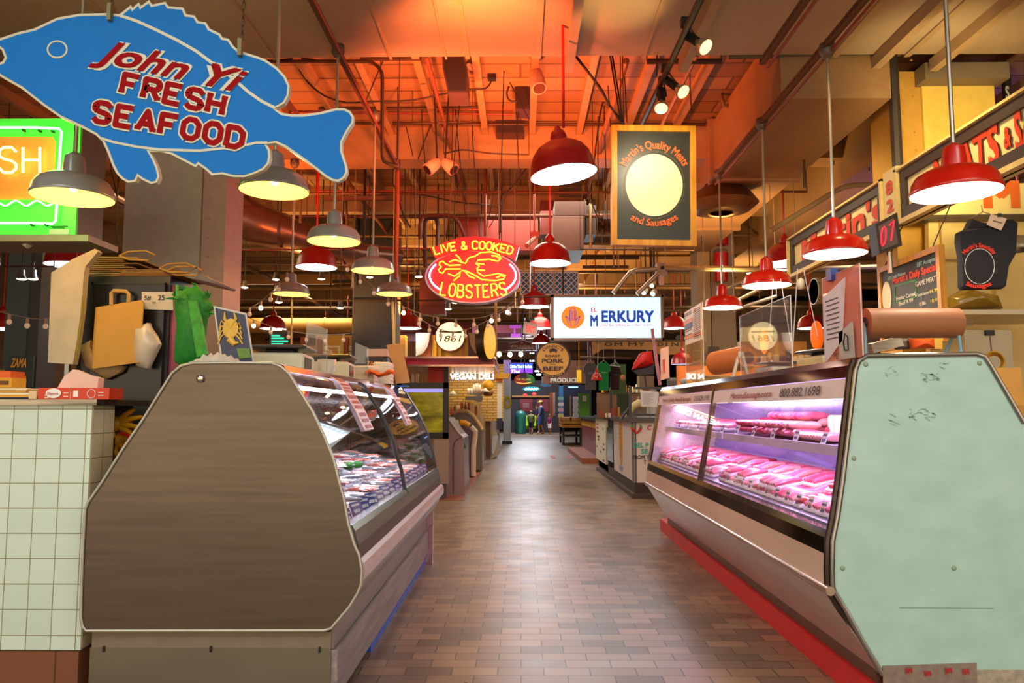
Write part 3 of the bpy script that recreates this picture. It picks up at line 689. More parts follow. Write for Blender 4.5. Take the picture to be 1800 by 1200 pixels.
for i in range(420):
    x = random.uniform(-1.46, -.8); y = random.uniform(YS+.1, YE-.2); s = random.uniform(.012, .03)
    ic.cbox((x, y, bedz(x)+.002), (s*1.6, s*1.4, s*.9), rz=random.uniform(0, 3), rx=random.uniform(-.5, .5))
one('crushed_ice', ic, M('dfe4f0', .2, noise=.04), 'bed of crushed white ice under the fish in the seafood case', 'ice', kind='stuff')
# fish and fillets
def fillet(name, c, label):
    r = thing(name, label, 'fish fillet'); mb = MB(); rings = []
    for i in range(9):
        t = i/8; w_ = .055*math.sin(PI*min(1, t*.85+.12))**.6; h = .02*math.sin(PI*(t*.9+.07)); x = (t-.5)*.26
        rings.append([Vector((x, math.cos(2*PI*k/12)*w_, .008+max(0, math.sin(2*PI*k/12))*h)) for k in range(12)])
    mb.loft(rings); mb.build('flesh', M(c, .28, noise=.12, scale=40, coat=.4), r)
    ln = MB()
    for s in (-1, 1):
        for i in range(5): ln.tube([(-.08+i*.036, s*.004, .03), (-.06+i*.036, s*.035, .02)], .0018, 4)
    ln.build('fat_lines', M('f2d8cc', .4), r); return r
def wfish(c1, c2, label):
    r = thing('whole_fish', label, 'fish'); rings = []
    for i in range(12):
        t = i/11; w_ = .022*math.sin(PI*(t*.86+.06))**.7; h = .045*math.sin(PI*(t*.88+.06))**.8; x = (t-.5)*.3
        rings.append([Vector((x, math.cos(2*PI*k/12)*h, .024+math.sin(2*PI*k/12)*w_)) for k in range(12)])
    MB().loft(rings).build('fish_body', M(c1, .2, .3, noise=.12, scale=50, coat=.5), r)
    MB().prism([(.13, 0, .02), (.19, .05, .02), (.175, 0, .02), (.19, -.05, .02)], (0, 0, .006)).build('tail_fin', M(c2, .4), r)
    MB().prism([(-.04, .04, .02), (.03, .065, .02), (.06, .035, .02)], (0, 0, .005)).build('dorsal_fin', M(c2, .4), r)
    MB().sphere((-.118, .012, .038), .006, 8, 5).build('eye', BLACK, r)
    return r
def ptag(col, ink, label, w_=.075, h=.05):
    r = thing('price_tag', label, 'price tag')
    m = Matrix.Rotation(math.radians(-20), 4, 'X')
    MB().box((-w_/2, -.001, .0), (w_/2, .001, h), m).build('card', M(col, .35, noise=0), r)
    mb = MB().box((-w_*.3, -.003, h*.2), (w_*.1, -.002, h*.45), m).box((w_*.16, -.003, h*.2), (w_*.3, -.002, h*.45), m)
    mb.box((-w_*.4, -.003, h*.68), (w_*.4, -.002, h*.84), m); mb.build('print', M(ink, .5, noise=0), r); return r
kinds = [fillet('fish_fillet', 'e88a72', 'orange pink salmon fillet lying on the ice'), fillet('fish_fillet', 'e8d8cc', 'pale white fish fillet lying on the ice'),
         fillet('fish_fillet', 'b8323c', 'dark red tuna fillet lying on the ice'), wfish('8a8e98', '6a6068', 'whole silver fish lying on the ice'), wfish('b86058', 'a04038', 'whole reddish fish lying on the ice')]
kl = ['orange pink salmon fillet lying on the crushed ice', 'pale white fish fillet lying on the crushed ice', 'dark red tuna fillet lying on the crushed ice', 'whole silver fish lying on the crushed ice', 'whole reddish fish lying on the crushed ice']
kg = ['salmon fillets in the seafood case', 'white fish fillets in the seafood case', 'red tuna fillets in the seafood case', 'silver fish in the seafood case', 'reddish fish in the seafood case']
first = [True]*5; y = YS+.2; row = 0; random.seed(11)
while y < YE-.2:
    kk = [1, 0, 1, 2, 3, 1, 4, 0, 1, 3][row % 10]
    for x in (-.9, -1.07, -1.25, -1.4):
        k = kk if random.random() < .75 else random.choice([0, 1, 2, 3])
        loc = (x+random.uniform(-.02, .02), y+random.uniform(-.01, .01), bedz(x)+.015); rz = random.uniform(-.35, .35)+(PI if random.random() < .3 else 0)
        rot = (0, -.22 if abs(rz) < 1 else .22, rz); rot = (0, 0, rz)
        sc = random.uniform(.62, .8) if k < 3 else .6
        if first[k]: o = kinds[k]; o.location = loc; o.rotation_euler = rot; o.scale = (sc,)*3; first[k] = False
        else: o = dup(kinds[k], loc, rot=rot, scale=sc)
        o['label'] = kl[k]; o['group'] = kg[k]
    y += .135; row += 1
tp_ = None
for i in range(15):
    y = YS+.22+i*.2
    loc = (-.79, y, .79)
    if tp_ is None: tp_ = ptag('2a3aa8', 'f0f0ff', 'x'); o = tp_; o.location = loc; o.rotation_euler = (0, 0, 1.25)
    else: o = dup(tp_, loc, rz=1.25+random.uniform(-.15, .15), scale=1.35)
    o['label'] = 'small blue and white price tag along the front of the fish'; o['group'] = 'blue price tags in the seafood case'
for y, x in ((4.1, -1.15), (5.3, -1.2)):
    one('parsley_garnish', MB().sphere((x, y, bedz(x)+.03), (.05, .07, .025), 9, 5).sphere((x+.05, y+.08, bedz(x)+.03), (.04, .05, .025), 8, 5), M('2c7a2a', .7, noise=.25, scale=80, bump=.6), 'clump of green parsley on the ice, '+('nearer of the two' if y < 5 else 'farther of the two'), 'garnish')
# printed banners on the curved glass
def banner(y0, y1, n, lab, cat='banner'):
    t = thing('paper_banner', lab, cat, (CURVE[0][0], y0, CURVE[0][1]))
    pts = [(x+.008, y0, z+.004) for x, z in CURVE[:n]]
    MB().strip(pts, (0, y1-y0, 0), (.003, 0, .001)).build('paper', M('e6c2c0', .4), t)
    mb = MB()
    for i in range(n-1):
        (xa, za), (xb_, zb) = CURVE[i], CURVE[i+1]
        for f0 in (.15, .45, .75):
            f1 = f0+.16; A = Vector((xa+(xb_-xa)*f0+.014, 0, za+(zb-za)*f0+.006)); B = Vector((xa+(xb_-xa)*f1+.014, 0, za+(zb-za)*f1+.006))
            l = (y1-y0)*random.uniform(.5, .9); c = (y0+y1)/2
            mb.add([(A.x, c-l/2, A.z), (A.x, c+l/2, A.z), (B.x, c+l/2, B.z), (B.x, c-l/2, B.z)], [(0, 1, 2, 3)])
    mb.build('print', M('b04a50', .5), t)
banner(4.12, 4.36, 5, 'pink and white paper banner on the near curved glass'); banner(5.7, 5.9, 5, 'pink and white paper banner on the far curved glass')
def onglass(px, py):
    best = None
    for i in range(330):
        Y = YS+.035+i*.01; p = at(px, py, Y)
        for (xa, za), (xc, zc) in zip(CURVE[:-1], CURVE[1:]):
            if zc <= p.z <= za:
                xx = xa+(xc-xa)*(za-p.z)/(za-zc)
                if best is None or abs(p.x-xx) < best[0]: best = (abs(p.x-xx), Vector((xx-.012, Y, p.z-.004)))
    return best[1]
w4 = thing('notice_card', 'white card with a picture of a red crab taped inside the near curved glass', 'card', (-.86, 3.6, 1.1))
A = CURVE[4]; B = CURVE[6]
MB().add([onglass(565, 741), onglass(621, 757), onglass(583, 788), onglass(574, 765)], [(0, 1, 2, 3)]).build('card', M('dfe8f0', .4, noise=0), w4)
MB().sphere(onglass(583, 761)+Vector((.004, 0, 0)), (.004, .04, .018), 12, 6).build('picture', M('d85028', .5), w4)

# ---------------------------------------------------------------- things on top of the seafood case
ZT = 1.505
cl = MB(); rings = []
for i in range(15):
    t = i/14; a = at(335+85*t, 637, 3.5)
    hgt = .052*math.sin(PI*min(1, t*1.05))**.5*(1+.2*math.sin(i*1.9)); d = .09+.02*math.sin(i*2.3)
    rings.append([Vector((a.x, 3.55+d*math.cos(2*PI*k/14)*(1+.12*math.sin(i+k*2)), ZT+.001+max(0, hgt*math.sin(2*PI*k/14)*(1+.18*math.sin(k*3+i*1.3))))) for k in range(14)])
cl.loft(rings); one('cloth', cl, M('cfc8bc', .9, noise=.05, bump=.2), 'crumpled white cloth on top of the seafood case', 'cloth')
mp = thing('menu_poster', 'laminated poster of a yellow crab on dark blue standing on the seafood case', 'poster', at(410, 637, 3.75))
def quad3(px, Y, dy=.004): return MB().prism([at(x, y, Y) for x, y in px], (0, dy, 0))
quad3([(375, 537), (432, 550), (446, 636), (389, 640)], 3.75, .012).build('backing', M('cfc9c0', .4), mp)
quad3([(378, 541), (430, 553), (443, 634), (392, 637)], 3.745, .004).build('sheet', M('2c3458', .25, noise=.2, scale=25), mp)
mb = MB()
c = at(405, 577, 3.74); mb.sphere(c, (.04, .003, .05), 14, 7)
for i in range(4):
    for s in (-1, 1): mb.tube([c, at(405+s*16, 566+i*9+2*s, 3.74), at(405+s*(19+i), 578+i*9, 3.74)], .004, 5)
for s in (-1, 1): mb.tube([c, at(405+s*10, 560, 3.74), at(403+s*8, 548, 3.74)], [.006, .008, .003], 6)
mb.tube([at(404, 595, 3.74), at(412, 604, 3.74), at(420, 602, 3.74)], [.02, .014, .004], 8)
mb.build('crab_picture', M('e0b448', .5), mp)
quad3([(416, 612), (438, 612), (441, 628), (420, 630)], 3.738, .003).build('food_picture', M('6a8a3a', .6, noise=.2, scale=60), mp)
def scale_(name, lab, c, w_, d, h, body, rz=0):
    t = thing(name, lab, 'scale', c)
    x, y, z = c; T = lambda mb: mb
    MB().rbox((x, y, z+h*.35), (w_, d, h*.7), .02, rz).build('body', body, t)
    MB().rbox((x, y, z+h*.78), (w_*.5, d*.5, h*.16), .01, rz).build('neck', DKGREY, t)
    MB().rbox((x, y, z+h*.93), (w_*1.08, d*1.05, h*.14), .015, rz).build('weighing_plate', M('4a4642', .3, .5), t)
    m = Matrix.Translation((x+w_*.51, y-d*.1, z+h*.32)) @ Matrix.Rotation(rz, 4, 'Z')
    MB().box((-.004, -d*.3, -h*.22), (.004, d*.3, h*.22), m).build('display', M('222226', .2), t)
    return t
scale_('counter_scale', 'cream counter scale with a dark plate on the near end of the seafood case', (-1.33, 4.2, ZT), .3, .34, .145, M('cfcdb0', .4), .1)
scale_('counter_scale', 'cream counter scale farther along the seafood case behind the clear divider', (-1.32, 5.1, ZT), .36, .34, .16, M('d8d4b8', .4), .1)
def divider(lab, px, Y, sgn=None, pocket=None):
    t = thing('acrylic_divider', lab, 'divider', at(px[0][0], px[-1][1], Y))
    a = at(*px[0], Y); X = a.x
    P3 = [atX(x, y, X) if False else at(x, y, Y+i*0) for i, (x, y) in enumerate(px)]
    MB().prism(P3, (.0, .006, 0)).build('acrylic_sheet', ACRYL, t)
    MB().tube(P3, .0022, 5, closed=True).build('edge', glass_mat((.8, .85, .95), .3, .25), t)
    return t
divider('clear acrylic divider between the two scales on the seafood case', [(540, 565), (575, 579), (574, 656), (535, 652)], 4.5)
divider('clear acrylic divider beside the foam trays on the seafood case', [(625, 602), (648, 612), (645, 679), (622, 672)], 5.6)
for i in range(9):
    one('foam_tray', MB().rbox((-1.21+.003*(i % 2), 5.9, ZT+.012+i*.014), (.17, .2, .02), .02), M('ece6d8', .6), 'white foam tray in the stack left of the blue box', 'tray', 'stacked foam trays, left stack')
for i in range(12):
    one('foam_tray', MB().rbox((-1.11-.003*(i % 2), 6.12, ZT+.012+i*.014), (.14, .2, .02), .02), M('f2ece0', .6), 'white foam tray in the taller stack by the blue box', 'tray', 'stacked foam trays, right stack')
a, b = pxbox(689, 679, 713, 657, 6.35, .2); one('blue_box', MB().box((a[0], a[1], ZT), b), M('1c64b0', .5), 'bright blue box at the far end of the seafood case', 'box')
one('cardboard_flap', quad3([(679, 606), (705, 603), (711, 630), (721, 672), (696, 674), (690, 640)], 6.3, .012), CARD, 'tall bent piece of brown cardboard at the far end of the seafood case', 'cardboard')
rings = []
for i in range(10):
    t = i/9; c = at(643+50*t, 656-3*math.sin(t*9), 5.75)
    rings.append([c+Vector((0, .05*math.cos(2*PI*k/8), .018*math.sin(2*PI*k/8)*(1+.3*math.sin(i*2)))) for k in range(8)])
one('orange_cloth', MB().loft(rings), M('d86a1a', .8), 'twisted orange cloth lying over the foam trays', 'cloth')
pr = thing('receipt_printer', 'pale pink receipt printer behind the clear divider', 'printer', at(662, 625, 6.6))
a, b = pxbox(645, 626, 681, 613, 6.6, .25); MB().box(a, b).build('body', M('c8a8a0', .5), pr)
MB().box((a[0]+.02, 6.59, a[2]+.01), (b[0]-.05, 6.6, a[2]+.018)).build('paper_slot', BLACK, pr)
a2, b2 = pxbox(673, 674, 680, 626, 6.65, .15); MB().box(a2, b2).build('stand', M('4a4644', .5), pr)
ct = thing('plastic_tub', 'small clear plastic tub beside the far scale', 'tub', at(575, 660, 4.75))
q = at(574, 661, 4.75); MB().lathe([(.045, 0), (.06, .11), (.057, .11), (.042, .005), (0, .005)], (q.x, q.y, ZT), 16).build('wall', glass_mat((.85, .87, .86), .05, .35), ct)
# ================================================================ meat case on the right
YM, YN = 3.37, 8.1
def pr_(x, y): p = at(x, y, YM); return (p.x, p.z)
MC = thing('display_case', 'long straight glass meat display case with a mint green end panel, right foreground', 'display case', (2.0, YM, 0))
mint = stretch_mat('a4c6be', 'b0d0ca', .38, (5, 5, 9), bump=.02)
outl = [(1552, 1186), (1520, 1133), (1487, 1072), (1467, 1040), (1464, 1030), (1463, 1000), (1464, 950), (1473, 905), (1482, 842), (1492, 755), (1504, 650), (1510, 634), (1524, 625), (1715, 622), (1730, 626), (1741, 642), (1800, 743), (1862, 850), (1880, 890), (1905, 1000), (1930, 1186)]
pxprism('end_panel', outl, YM, .03, mint, MC)
MB().tube([at(x, y, YM-.002) for x, y in outl[:-4]], .011, 8).build('panel_edge', M('9a9894', .2, .9), MC)
o2 = [(x-9 if x < 1520 else x, y-(5 if 1520 <= x < 1735 else 0)) for x, y in outl[1:12]]
MB().tube([at(x, y, YM+.018) for x, y in o2], .016, 8).build('corner_trim', M('4a3c36', .2, .7), MC)
for x, y in ((1522, 640), (1722, 638), (1501, 805), (1481, 998), (1677, 998)):
    MB().sphere(at(x, y, YM-.001), (.011, .006, .011), 14, 7).build('screw_cap', M('8ea086', .4), MC)
sm = M('7fa898', .5, noise=.3, scale=90)
def smear(px0, py0, px1, py1, n, seed):
    random.seed(seed); mb = MB()
    for i in range(n):
        x = random.uniform(px0, px1); y = random.uniform(py0, py1); a = random.uniform(-.7, .7); l = random.uniform(3, 11); w_ = random.uniform(.5, 1.6)
        dx, dy = l*math.cos(a), l*math.sin(a)
        mb.add([at(x, y, YM-.0015), at(x+dx, y+dy, YM-.0015), at(x+dx-w_, y+dy+w_*1.4, YM-.0015), at(x-w_, y+w_, YM-.0015)], [(0, 1, 2, 3)])
    mb.build('scuff_mark', sm, MC)
smear(1555, 645, 1575, 662, 9, 1); smear(1618, 655, 1648, 668, 22, 2); smear(1596, 718, 1640, 734, 24, 3); smear(1560, 725, 1575, 745, 7, 4); smear(1640, 638, 1660, 645, 4, 5)
MB().box((at(1580, 1063, YM).x, YM-.002, at(0, 1064, YM).z), (at(1745, 1063, YM).x, YM, at(0, 1062.6, YM).z)).build('scratch', M('6a8a80', .5), MC)
# foil tape along the foot of the panel
tp = thing('foil_tape', 'crinkled silver foil tape with red print along the foot of the mint panel', 'tape', at(1700, 1190, YM-.01))
a = at(1552, 1168, YM-.006); b = at(1717, 1164, YM-.006)
MB().prism([at(1552, 1170, YM-.006), at(1717, 1165, YM-.006), at(1718, 1210, YM-.006), at(1553, 1212, YM-.006)], (0, .005, 0)).build('film', M('9c8c84', .25, .5, noise=.15, scale=30, bump=.5), tp)
MB().prism([at(1715, 1177, YM-.005), at(1850, 1177, YM-.005), at(1850, 1215, YM-.005), at(1715, 1212, YM-.005)], (0, .004, 0)).build('film', M('c0b8ac', .25, .6, noise=.2, scale=40, bump=.5), tp)
mb = MB()
for x in (1597, 1630, 1667, 1697): text(mb, '3M', at(x, 1180+(x % 7)-3, YM-.008), (1, 0, .1), (-.1, 0, 1), .022, .03, bold=.03)
mb.build('print', M('c01828', .5), tp)
# the long strips of the front: header, rail, apron, bumper, toe
def ex2(name, prof, y0, y1, th, m, parent=MC):
    pts = list(prof); inner = [(x+th, z) for x, z in pts[::-1]]
    return MB().prism([(x, y0, z) for x, z in pts+inner], (0, y1-y0, 0)).build(name, m, parent)
Y0 = YM+.03
SEC = ((Y0, 5.80), (5.84, YN))
ex2('top_rail', [pr_(1512, 627), pr_(1505, 640), pr_(1501, 662)], Y0, YN, .05, M('5c1c26', .1, .85), MC)
hm = M('d8c8c8', .35)
for y0, y1 in SEC: ex2('header_strip', [pr_(1500, 664), pr_(1495, 700)], y0+.02, y1-.02, .008, hm)
h0 = Vector((pr_(1500, 664)[0], 0, pr_(1500, 664)[1])); h1 = Vector((pr_(1495, 700)[0], 0, pr_(1495, 700)[1])); uy = (h0-h1).normalized(); hc = (h0+h1)/2-Vector((.004, 0, 0))
def htext(s, px0, px1, h, m, shear=.15, bold=.009):
    ya = hc.x*F/(px0-915); yb = hc.x*F/(px1-915); mb = MB()
    text(mb, s, (hc.x, (ya+yb)/2, hc.z), (0, -1, 0), uy, h, abs(ya-yb), bold=bold, shear=shear); mb.build('lettering', m, MC)
htext('MartinsSausage.com', 1283, 1354, .042, M('a02818', .5)); htext('800.882.1698', 1369, 1439, .05, M('3a1c24', .5))
htext("Martin's Quality Meats & Sausages", 1164, 1213, .034, M('a02818', .5)); htext('215.629.1193', 1219, 1245, .042, M('3a1c24', .5))
gl = [pr_(1495, 700), pr_(1463, 934)]
for y0, y1 in SEC:
    MB().add([(gl[0][0], y0, gl[0][1]), (gl[0][0], y1, gl[0][1]), (gl[1][0], y1, gl[1][1]), (gl[1][0], y0, gl[1][1])], [(0, 1, 2, 3)]).build('glass_pane', GLASS, MC)
def slat(y0, y1, m, nm, dx=0, p0=(1503, 655), p1=(1460, 938)):
    a, b = pr_(*p0), pr_(*p1)
    MB().prism([(a[0]-.006+dx, y0, a[1]), (b[0]-.006+dx, y0, b[1]), (b[0]+.03+dx, y0, b[1]), (a[0]+.03+dx, y0, a[1])], (0, y1-y0, 0)).build(nm, m, MC)
slat(5.8, 5.84, M('4a3a34', .15, .8), 'glass_joint'); slat(YN-.03, YN, M('6a5a50', .15, .8), 'glass_joint')
ex2('glass_rail', [pr_(1462, 934), pr_(1458, 948)], Y0, YN, .04, CHROME)
ex2('glass_rail', [pr_(1459, 948), pr_(1456, 976)], Y0, YN, .04, M('6a5c54', .08, 1, noise=0))
wpan = stretch_mat('c8b0a0', 'd4bcac', .3, (6, 1, 6), bump=.01)
for y0, y1 in SEC: ex2('apron_panel', [pr_(1456, 976), pr_(1453, 1030)], y0-.018, y1+.018, .03, wpan)
MB().tube([(pr_(1455, 1036)[0], YM-.03, pr_(1455, 1036)[1]), (pr_(1455, 1036)[0], YN+.02, pr_(1455, 1036)[1])], .02, 14).build('bumper_rail', M('b8a498', .22, .8), MC)
for y0, y1 in SEC: ex2('lower_panel', [pr_(1456, 1042), pr_(1547, 1184)], y0-.018, y1+.018, .03, stretch_mat('c0aea4', 'ccbcb2', .18, (6, 1, 6), metal=.15, bump=.01))
bt = pr_(1547, 1184)
MB().box((bt[0]-.005, Y0, .125), (bt[0]+.04, YN-.05, bt[1]+.015)).build('toe_strip', M('5c3a30', .4), MC)
curb = one('kerb', MB().box((1.51, YM-.02, 0), (2.8, 8.36, .125)), M('cc1218', .42), 'red painted kerb under the meat case', 'kerb')
# inside
xr = 2.05
MB().box((xr, Y0, .5), (xr+.03, YN, 1.5)).build('rear_wall', M('7c70a0', .2, .2), MC)
MB().box((pr_(1505, 640)[0]+.05, Y0, 1.5), (xr+.035, YN, 1.53)).build('top_cover', M('9a9088', .3, .7), MC)
MB().prism([(x, Y0, z) for x, z in ((1.44, .74), (1.44, .77), (1.75, .83), (xr, .92), (xr, .5), (1.7, .4), (1.46, .55))], (0, YN-Y0, 0)).build('display_tray', M('a8a4b8', .35, .3), MC)
MB().prism([(x, YN-.03, z) for x, z in (pr_(1505, 640), pr_(1463, 950), pr_(1456, 1035), pr_(1550, 1186), (2.6, .16), (2.5, .8), (2.08, 1.53))], (0, .03, 0)).build('end_panel', M('c8b8b0', .4), MC)
mb = MB()
for k in range(5):
    f = k/4.5; a = pr_(1462+f*80, 1060+f*115); mb.sphere((a[0]+.03, YN-.035, a[1]), (.012, .004, .018), 8, 5)
shp = [(1.545, 1.1), (1.95, 1.13)]
for y0, y1 in SEC:
    MB().prism([(1.56, y0, 1.095), (1.56, y0, 1.115), (2.0, y0, 1.15), (2.0, y0, 1.135)], (0, y1-y0, 0)).build('shelf', M('c4c0d4', .2, .4), MC)
    MB().box((1.535, y0, 1.075), (1.56, y1, 1.125)).build('shelf_lip', M('cfc8e8', .25, noise=0), MC)
    MB().tube([(1.6, y0+.05, 1.365), (1.6, y1-.05, 1.365)], .012, 8).build('light_tube', M('ecdcff', emit=6, noise=0), MC)
    MB().tube([(1.6, y0+.05, 1.085), (1.6, y1-.05, 1.085)], .009, 8).build('light_tube', M('efe0ff', emit=6, noise=0), MC)
    L = y1-y0
    lamp('AREA', (1.66, (y0+y1)/2, 1.355), 9, VIO, .05, rot=(0, -.5, 0), sy=L-.1, name='case_light')
    lamp('AREA', (1.62, (y0+y1)/2, 1.07), 9.5, VIO, .05, rot=(0, -.35, 0), sy=L-.1, name='case_light')
# meats
random.seed(5)
PK = [M('d2607c', .3, noise=.1, scale=50, coat=.4), M('c43c54', .3, noise=.12, scale=50, coat=.4), M('e0968e', .3, noise=.1, scale=50, coat=.3), M('a82a34', .3, noise=.15, scale=50, coat=.4)]
def link_mb(L=.13, r=.018, bend=.02):
    pts = [(L*(t-.5), bend*(1-(2*t-1)**2), r) for t in [i/8 for i in range(9)]]
    return MB().tube(pts, [r*(.35 if i in (0, 8) else .85 if i in (1, 7) else 1) for i in range(9)], 10)
def sausage(m): o = link_mb().build('sausage', m, origin=(0, 0, 0)); return tag(o, 'x', 'sausage')
saus = [sausage(PK[0]), sausage(PK[1]), sausage(PK[2])]
slab = ['fresh pink sausage in the heap on the upper shelf', 'darker red sausage in the heap on the upper shelf', 'pale sausage in the heap on the upper shelf']
used = [False]*3
def put(protos, used, i, loc, rot, label, group, sc=1):
    if not used[i]: o = protos[i]; o.location = loc; o.rotation_euler = rot; used[i] = True; o.scale = (sc,)*3; o['label'] = label; o['group'] = group; return o
    return dup(protos[i], loc, rot=rot, label=label, group=group, scale=sc)
SP = 1.45
for lay in range(3):
    for j in range(13-lay):
        for x in ((1.68, 1.88) if lay < 2 else (1.78,)):
            y = 4.52+lay*.03+j*.062+random.uniform(-.003, .003); i = 0 if random.random() < .75 else random.choice((1, 2))
            put(saus, used, i, (x+random.uniform(-.015, .015), y, 1.126+(x-1.56)*.08+lay*.046), (0, 0, random.uniform(-.28, .28)), slab[i], 'sausages on the upper shelf, colour '+('pink', 'red', 'pale')[i], SP)
for lay in range(2):
    for j in range(8):
        for x in (1.7, 1.87):
            put(saus, used, 1, (x, 5.36+j*.052, 1.126+(x-1.56)*.08+lay*.046), (0, 0, random.uniform(-.06, .06)), slab[1], 'sausages on the upper shelf, colour red', 1.3)
for j in range(12): put(saus, used, 2, (1.68, 4.0+j*.042, 1.13), (0, 0, random.uniform(-.05, .05)), slab[2], 'sausages on the upper shelf, colour pale', 1.3)
chs = None
for j in range(5):
    y = 4.16+j*.088
    mb = MB().rbox((0, 0, .06), (.16, .07, .12), .02)
    if chs is None: chs = tag(mb.build('cheese_block', M('f0e0b0', .4), origin=(0, 0, 0)), 'x', 'cheese'); o = chs
    else: o = chs.copy(); C.objects.link(o)
    o.location = (1.9, y, 1.15); o['label'] = 'pale yellow block of cheese on the upper shelf beside the sausages'; o['group'] = 'cheese blocks in the meat case'
# trays of meat
def tray(m, m2, n=4):
    r = thing('meat_tray', 'x', 'meat tray')
    MB().rbox((0, 0, .01), (.2, .14, .02), .02).build('tray', M('efe6ee', .5), r)
    for i in range(n):
        pts = [(-.085, -.055+i*.11/(n-1), .028), (0, -.055+i*.11/(n-1)+.004, .036), (.085, -.055+i*.11/(n-1), .028)]
        MB().tube(pts, [.012, .0185, .011], 8).build('sausage', m if i % 3 else m2, r)
    return r
def chops(m):
    r = thing('meat_tray', 'x', 'meat tray'); MB().rbox((0, 0, .01), (.2, .14, .02), .02).build('tray', M('efe6ee', .5), r)
    for i in range(3):
        MB().sphere((-.05+.05*i, 0, .03), (.045, .06, .018), 12, 6).build('chop', m, r)
    return r
TR = [tray(PK[0], PK[2]), tray(PK[2], PK[0]), chops(PK[3]), tray(PK[1], PK[0])]; tu = [False]*4
tl = ['tray of pink link sausages on the lower deck', 'tray of pale link sausages on the lower deck', 'tray of dark red chops on the lower deck', 'tray of red link sausages on the lower deck']
def deck(x): return .77+(x-1.44)*.06/.31 if x < 1.75 else .83+(x-1.75)*.18
y = 3.5; r_ = 0
while y < 8.0:
    if not 5.74 < y < 5.9:
        k = [0, 0, 1, 1, 2, 0, 3, 1, 0, 2, 0][r_ % 11]
        for c, x in enumerate((1.57, 1.74, 1.91)):
            kk = k if random.random() < .8 else random.choice((0, 1, 2, 3))
            put(TR, tu, kk, (x, y, deck(x)+.006), (0, -.2, random.uniform(-.06, .06)), tl[kk], ('pink', 'pale', 'chop', 'red')[kk]+' trays on the lower deck')
            if c < 2 and random.random() < .6: put(TR, tu, kk, (x+.01, y+.01, deck(x)+.052), (0, -.2, random.uniform(-.2, .2)), tl[kk], ('pink', 'pale', 'chop', 'red')[kk]+' trays on the lower deck')
    y += .155; r_ += 1
y = 6.0
while y < 8.0:
    for x in (1.70, 1.9):
        kk = random.choice((0, 1, 3)); put(TR, tu, kk, (x, y, 1.135+(x-1.56)*.08), (0, -.08, random.uniform(-.1, .1)), 'tray of sausages on the upper shelf of the far section', 'trays on the far upper shelf')
    y += .17
wt = ptag('f0eaf6', '6a5a80', 'x', .055, .07)
f_ = True
for j in range(27):
    y = 3.45+j*.17
    if 5.7 < y < 5.9: continue
    loc = (1.475, y, .785); rz = -1.45+random.uniform(-.2, .2)
    if f_: o = wt; o.location = loc; o.rotation_euler = (0, 0, rz); f_ = False
    else: o = dup(wt, loc, rz=rz)
    o['label'] = 'small white price tag standing at the front of the lower deck'; o['group'] = 'white price tags on the lower deck'
for j in range(11):
    y = 3.6+j*.4
    if 5.7 < y < 5.9: continue
    o = dup(wt, (1.575, y, 1.118), rz=-1.5+random.uniform(-.1, .1), label='small white price tag at the edge of the upper shelf', group='white price tags on the upper shelf')

# ---------------------------------------------------------------- paper roll and guards on the meat case
ZC = 1.531
rl = thing('paper_roll', 'large roll of brown butcher paper on a pale blue stand above the mint panel', 'paper roll', at(1600, 620, 3.55))
q0 = at(1521, 568, 3.55); q1 = at(1683, 568, 3.55)
MB().tube([(q0.x, 3.55, q0.z), (q1.x, 3.55, q0.z)], .07, 36).build('paper', M('9a6038', .55, noise=.03), rl)
MB().tube([(q0.x-.008, 3.55, q0.z), (q0.x+.02, 3.55, q0.z)], .028, 20).build('core', M('3a2a20', .8), rl)
for x0, x1, xt in ((1522, 1530, 1519), (1690, 1701, 1683)):
    a0 = at(x0, 620, 3.47); a1 = at(x1, 620, 3.63); c_ = at(xt, 568, 3.55)
    for yy in (3.47, 3.63):
        MB().tube([(a0.x if yy < 3.5 else a0.x, yy, ZC), (c_.x, 3.55, c_.z)], .009, 6).build('stand_leg', M('7aa0b0', .4), rl)
p0 = at(1522, 618, 3.46); p1 = at(1699, 618, 3.46)
MB().box((p0.x, 3.45, ZC), (p1.x, 3.475, ZC+.022)).build('stand_base', M('7aa0b0', .4), rl)
MB().box((p0.x, 3.62, ZC), (p1.x, 3.645, ZC+.022)).build('stand_base', M('7aa0b0', .4), rl)
def guard(lab, x0, x1, yt0, X, zb, m=ACRYL, tint=None):
    a = atX(x0, 600, X).y; b = atX(x1, 600, X).y; zt = atX(x0, yt0, X).z
    t = thing('acrylic_guard', lab, 'sneeze guard', (X, min(a, b), zb))
    MB().box((X, b, zb), (X+.006, a, zt)).build('acrylic_sheet', m, t)
    MB().tube([(X, a, zb), (X, a, zt), (X, b, zt), (X, b, zb)], .003, 5).build('edge', glass_mat((.85, .8, .85), .3, .3), t)
    return t, a, b, zt
g1, a, b, zt = guard('pink tinted acrylic guard with paper notices right above the meat case', 1449, 1516, 489, 1.56, ZC, glass_mat((1, .8, .76), .06, .5, (.9, .36, .28)))
mb = MB().prism([(1.552, a-.03, zt-.1), (1.552, a-.3, zt-.04), (1.552, a-.24, zt-.34), (1.552, a-.02, zt-.44)], (-.002, 0, 0)); mb.build('notice_sheet', M('dcd6de', .5), g1)
mb = MB()
for i in range(9):
    yy = a-.06-(i % 2)*.01; z = zt-.13-i*.024; mb.box((1.548, yy-.15, z), (1.5495, yy, z+.006))
mb.build('print', M('3a2a3a', .5), g1)
mb = MB().prism([(1.552, a-.2, zt-.3), (1.552, a-.36, zt-.26), (1.552, a-.37, zt-.43), (1.552, a-.2, zt-.43)], (-.002, 0, 0)); mb.build('notice_sheet', M('b8b8b0', .5), g1)
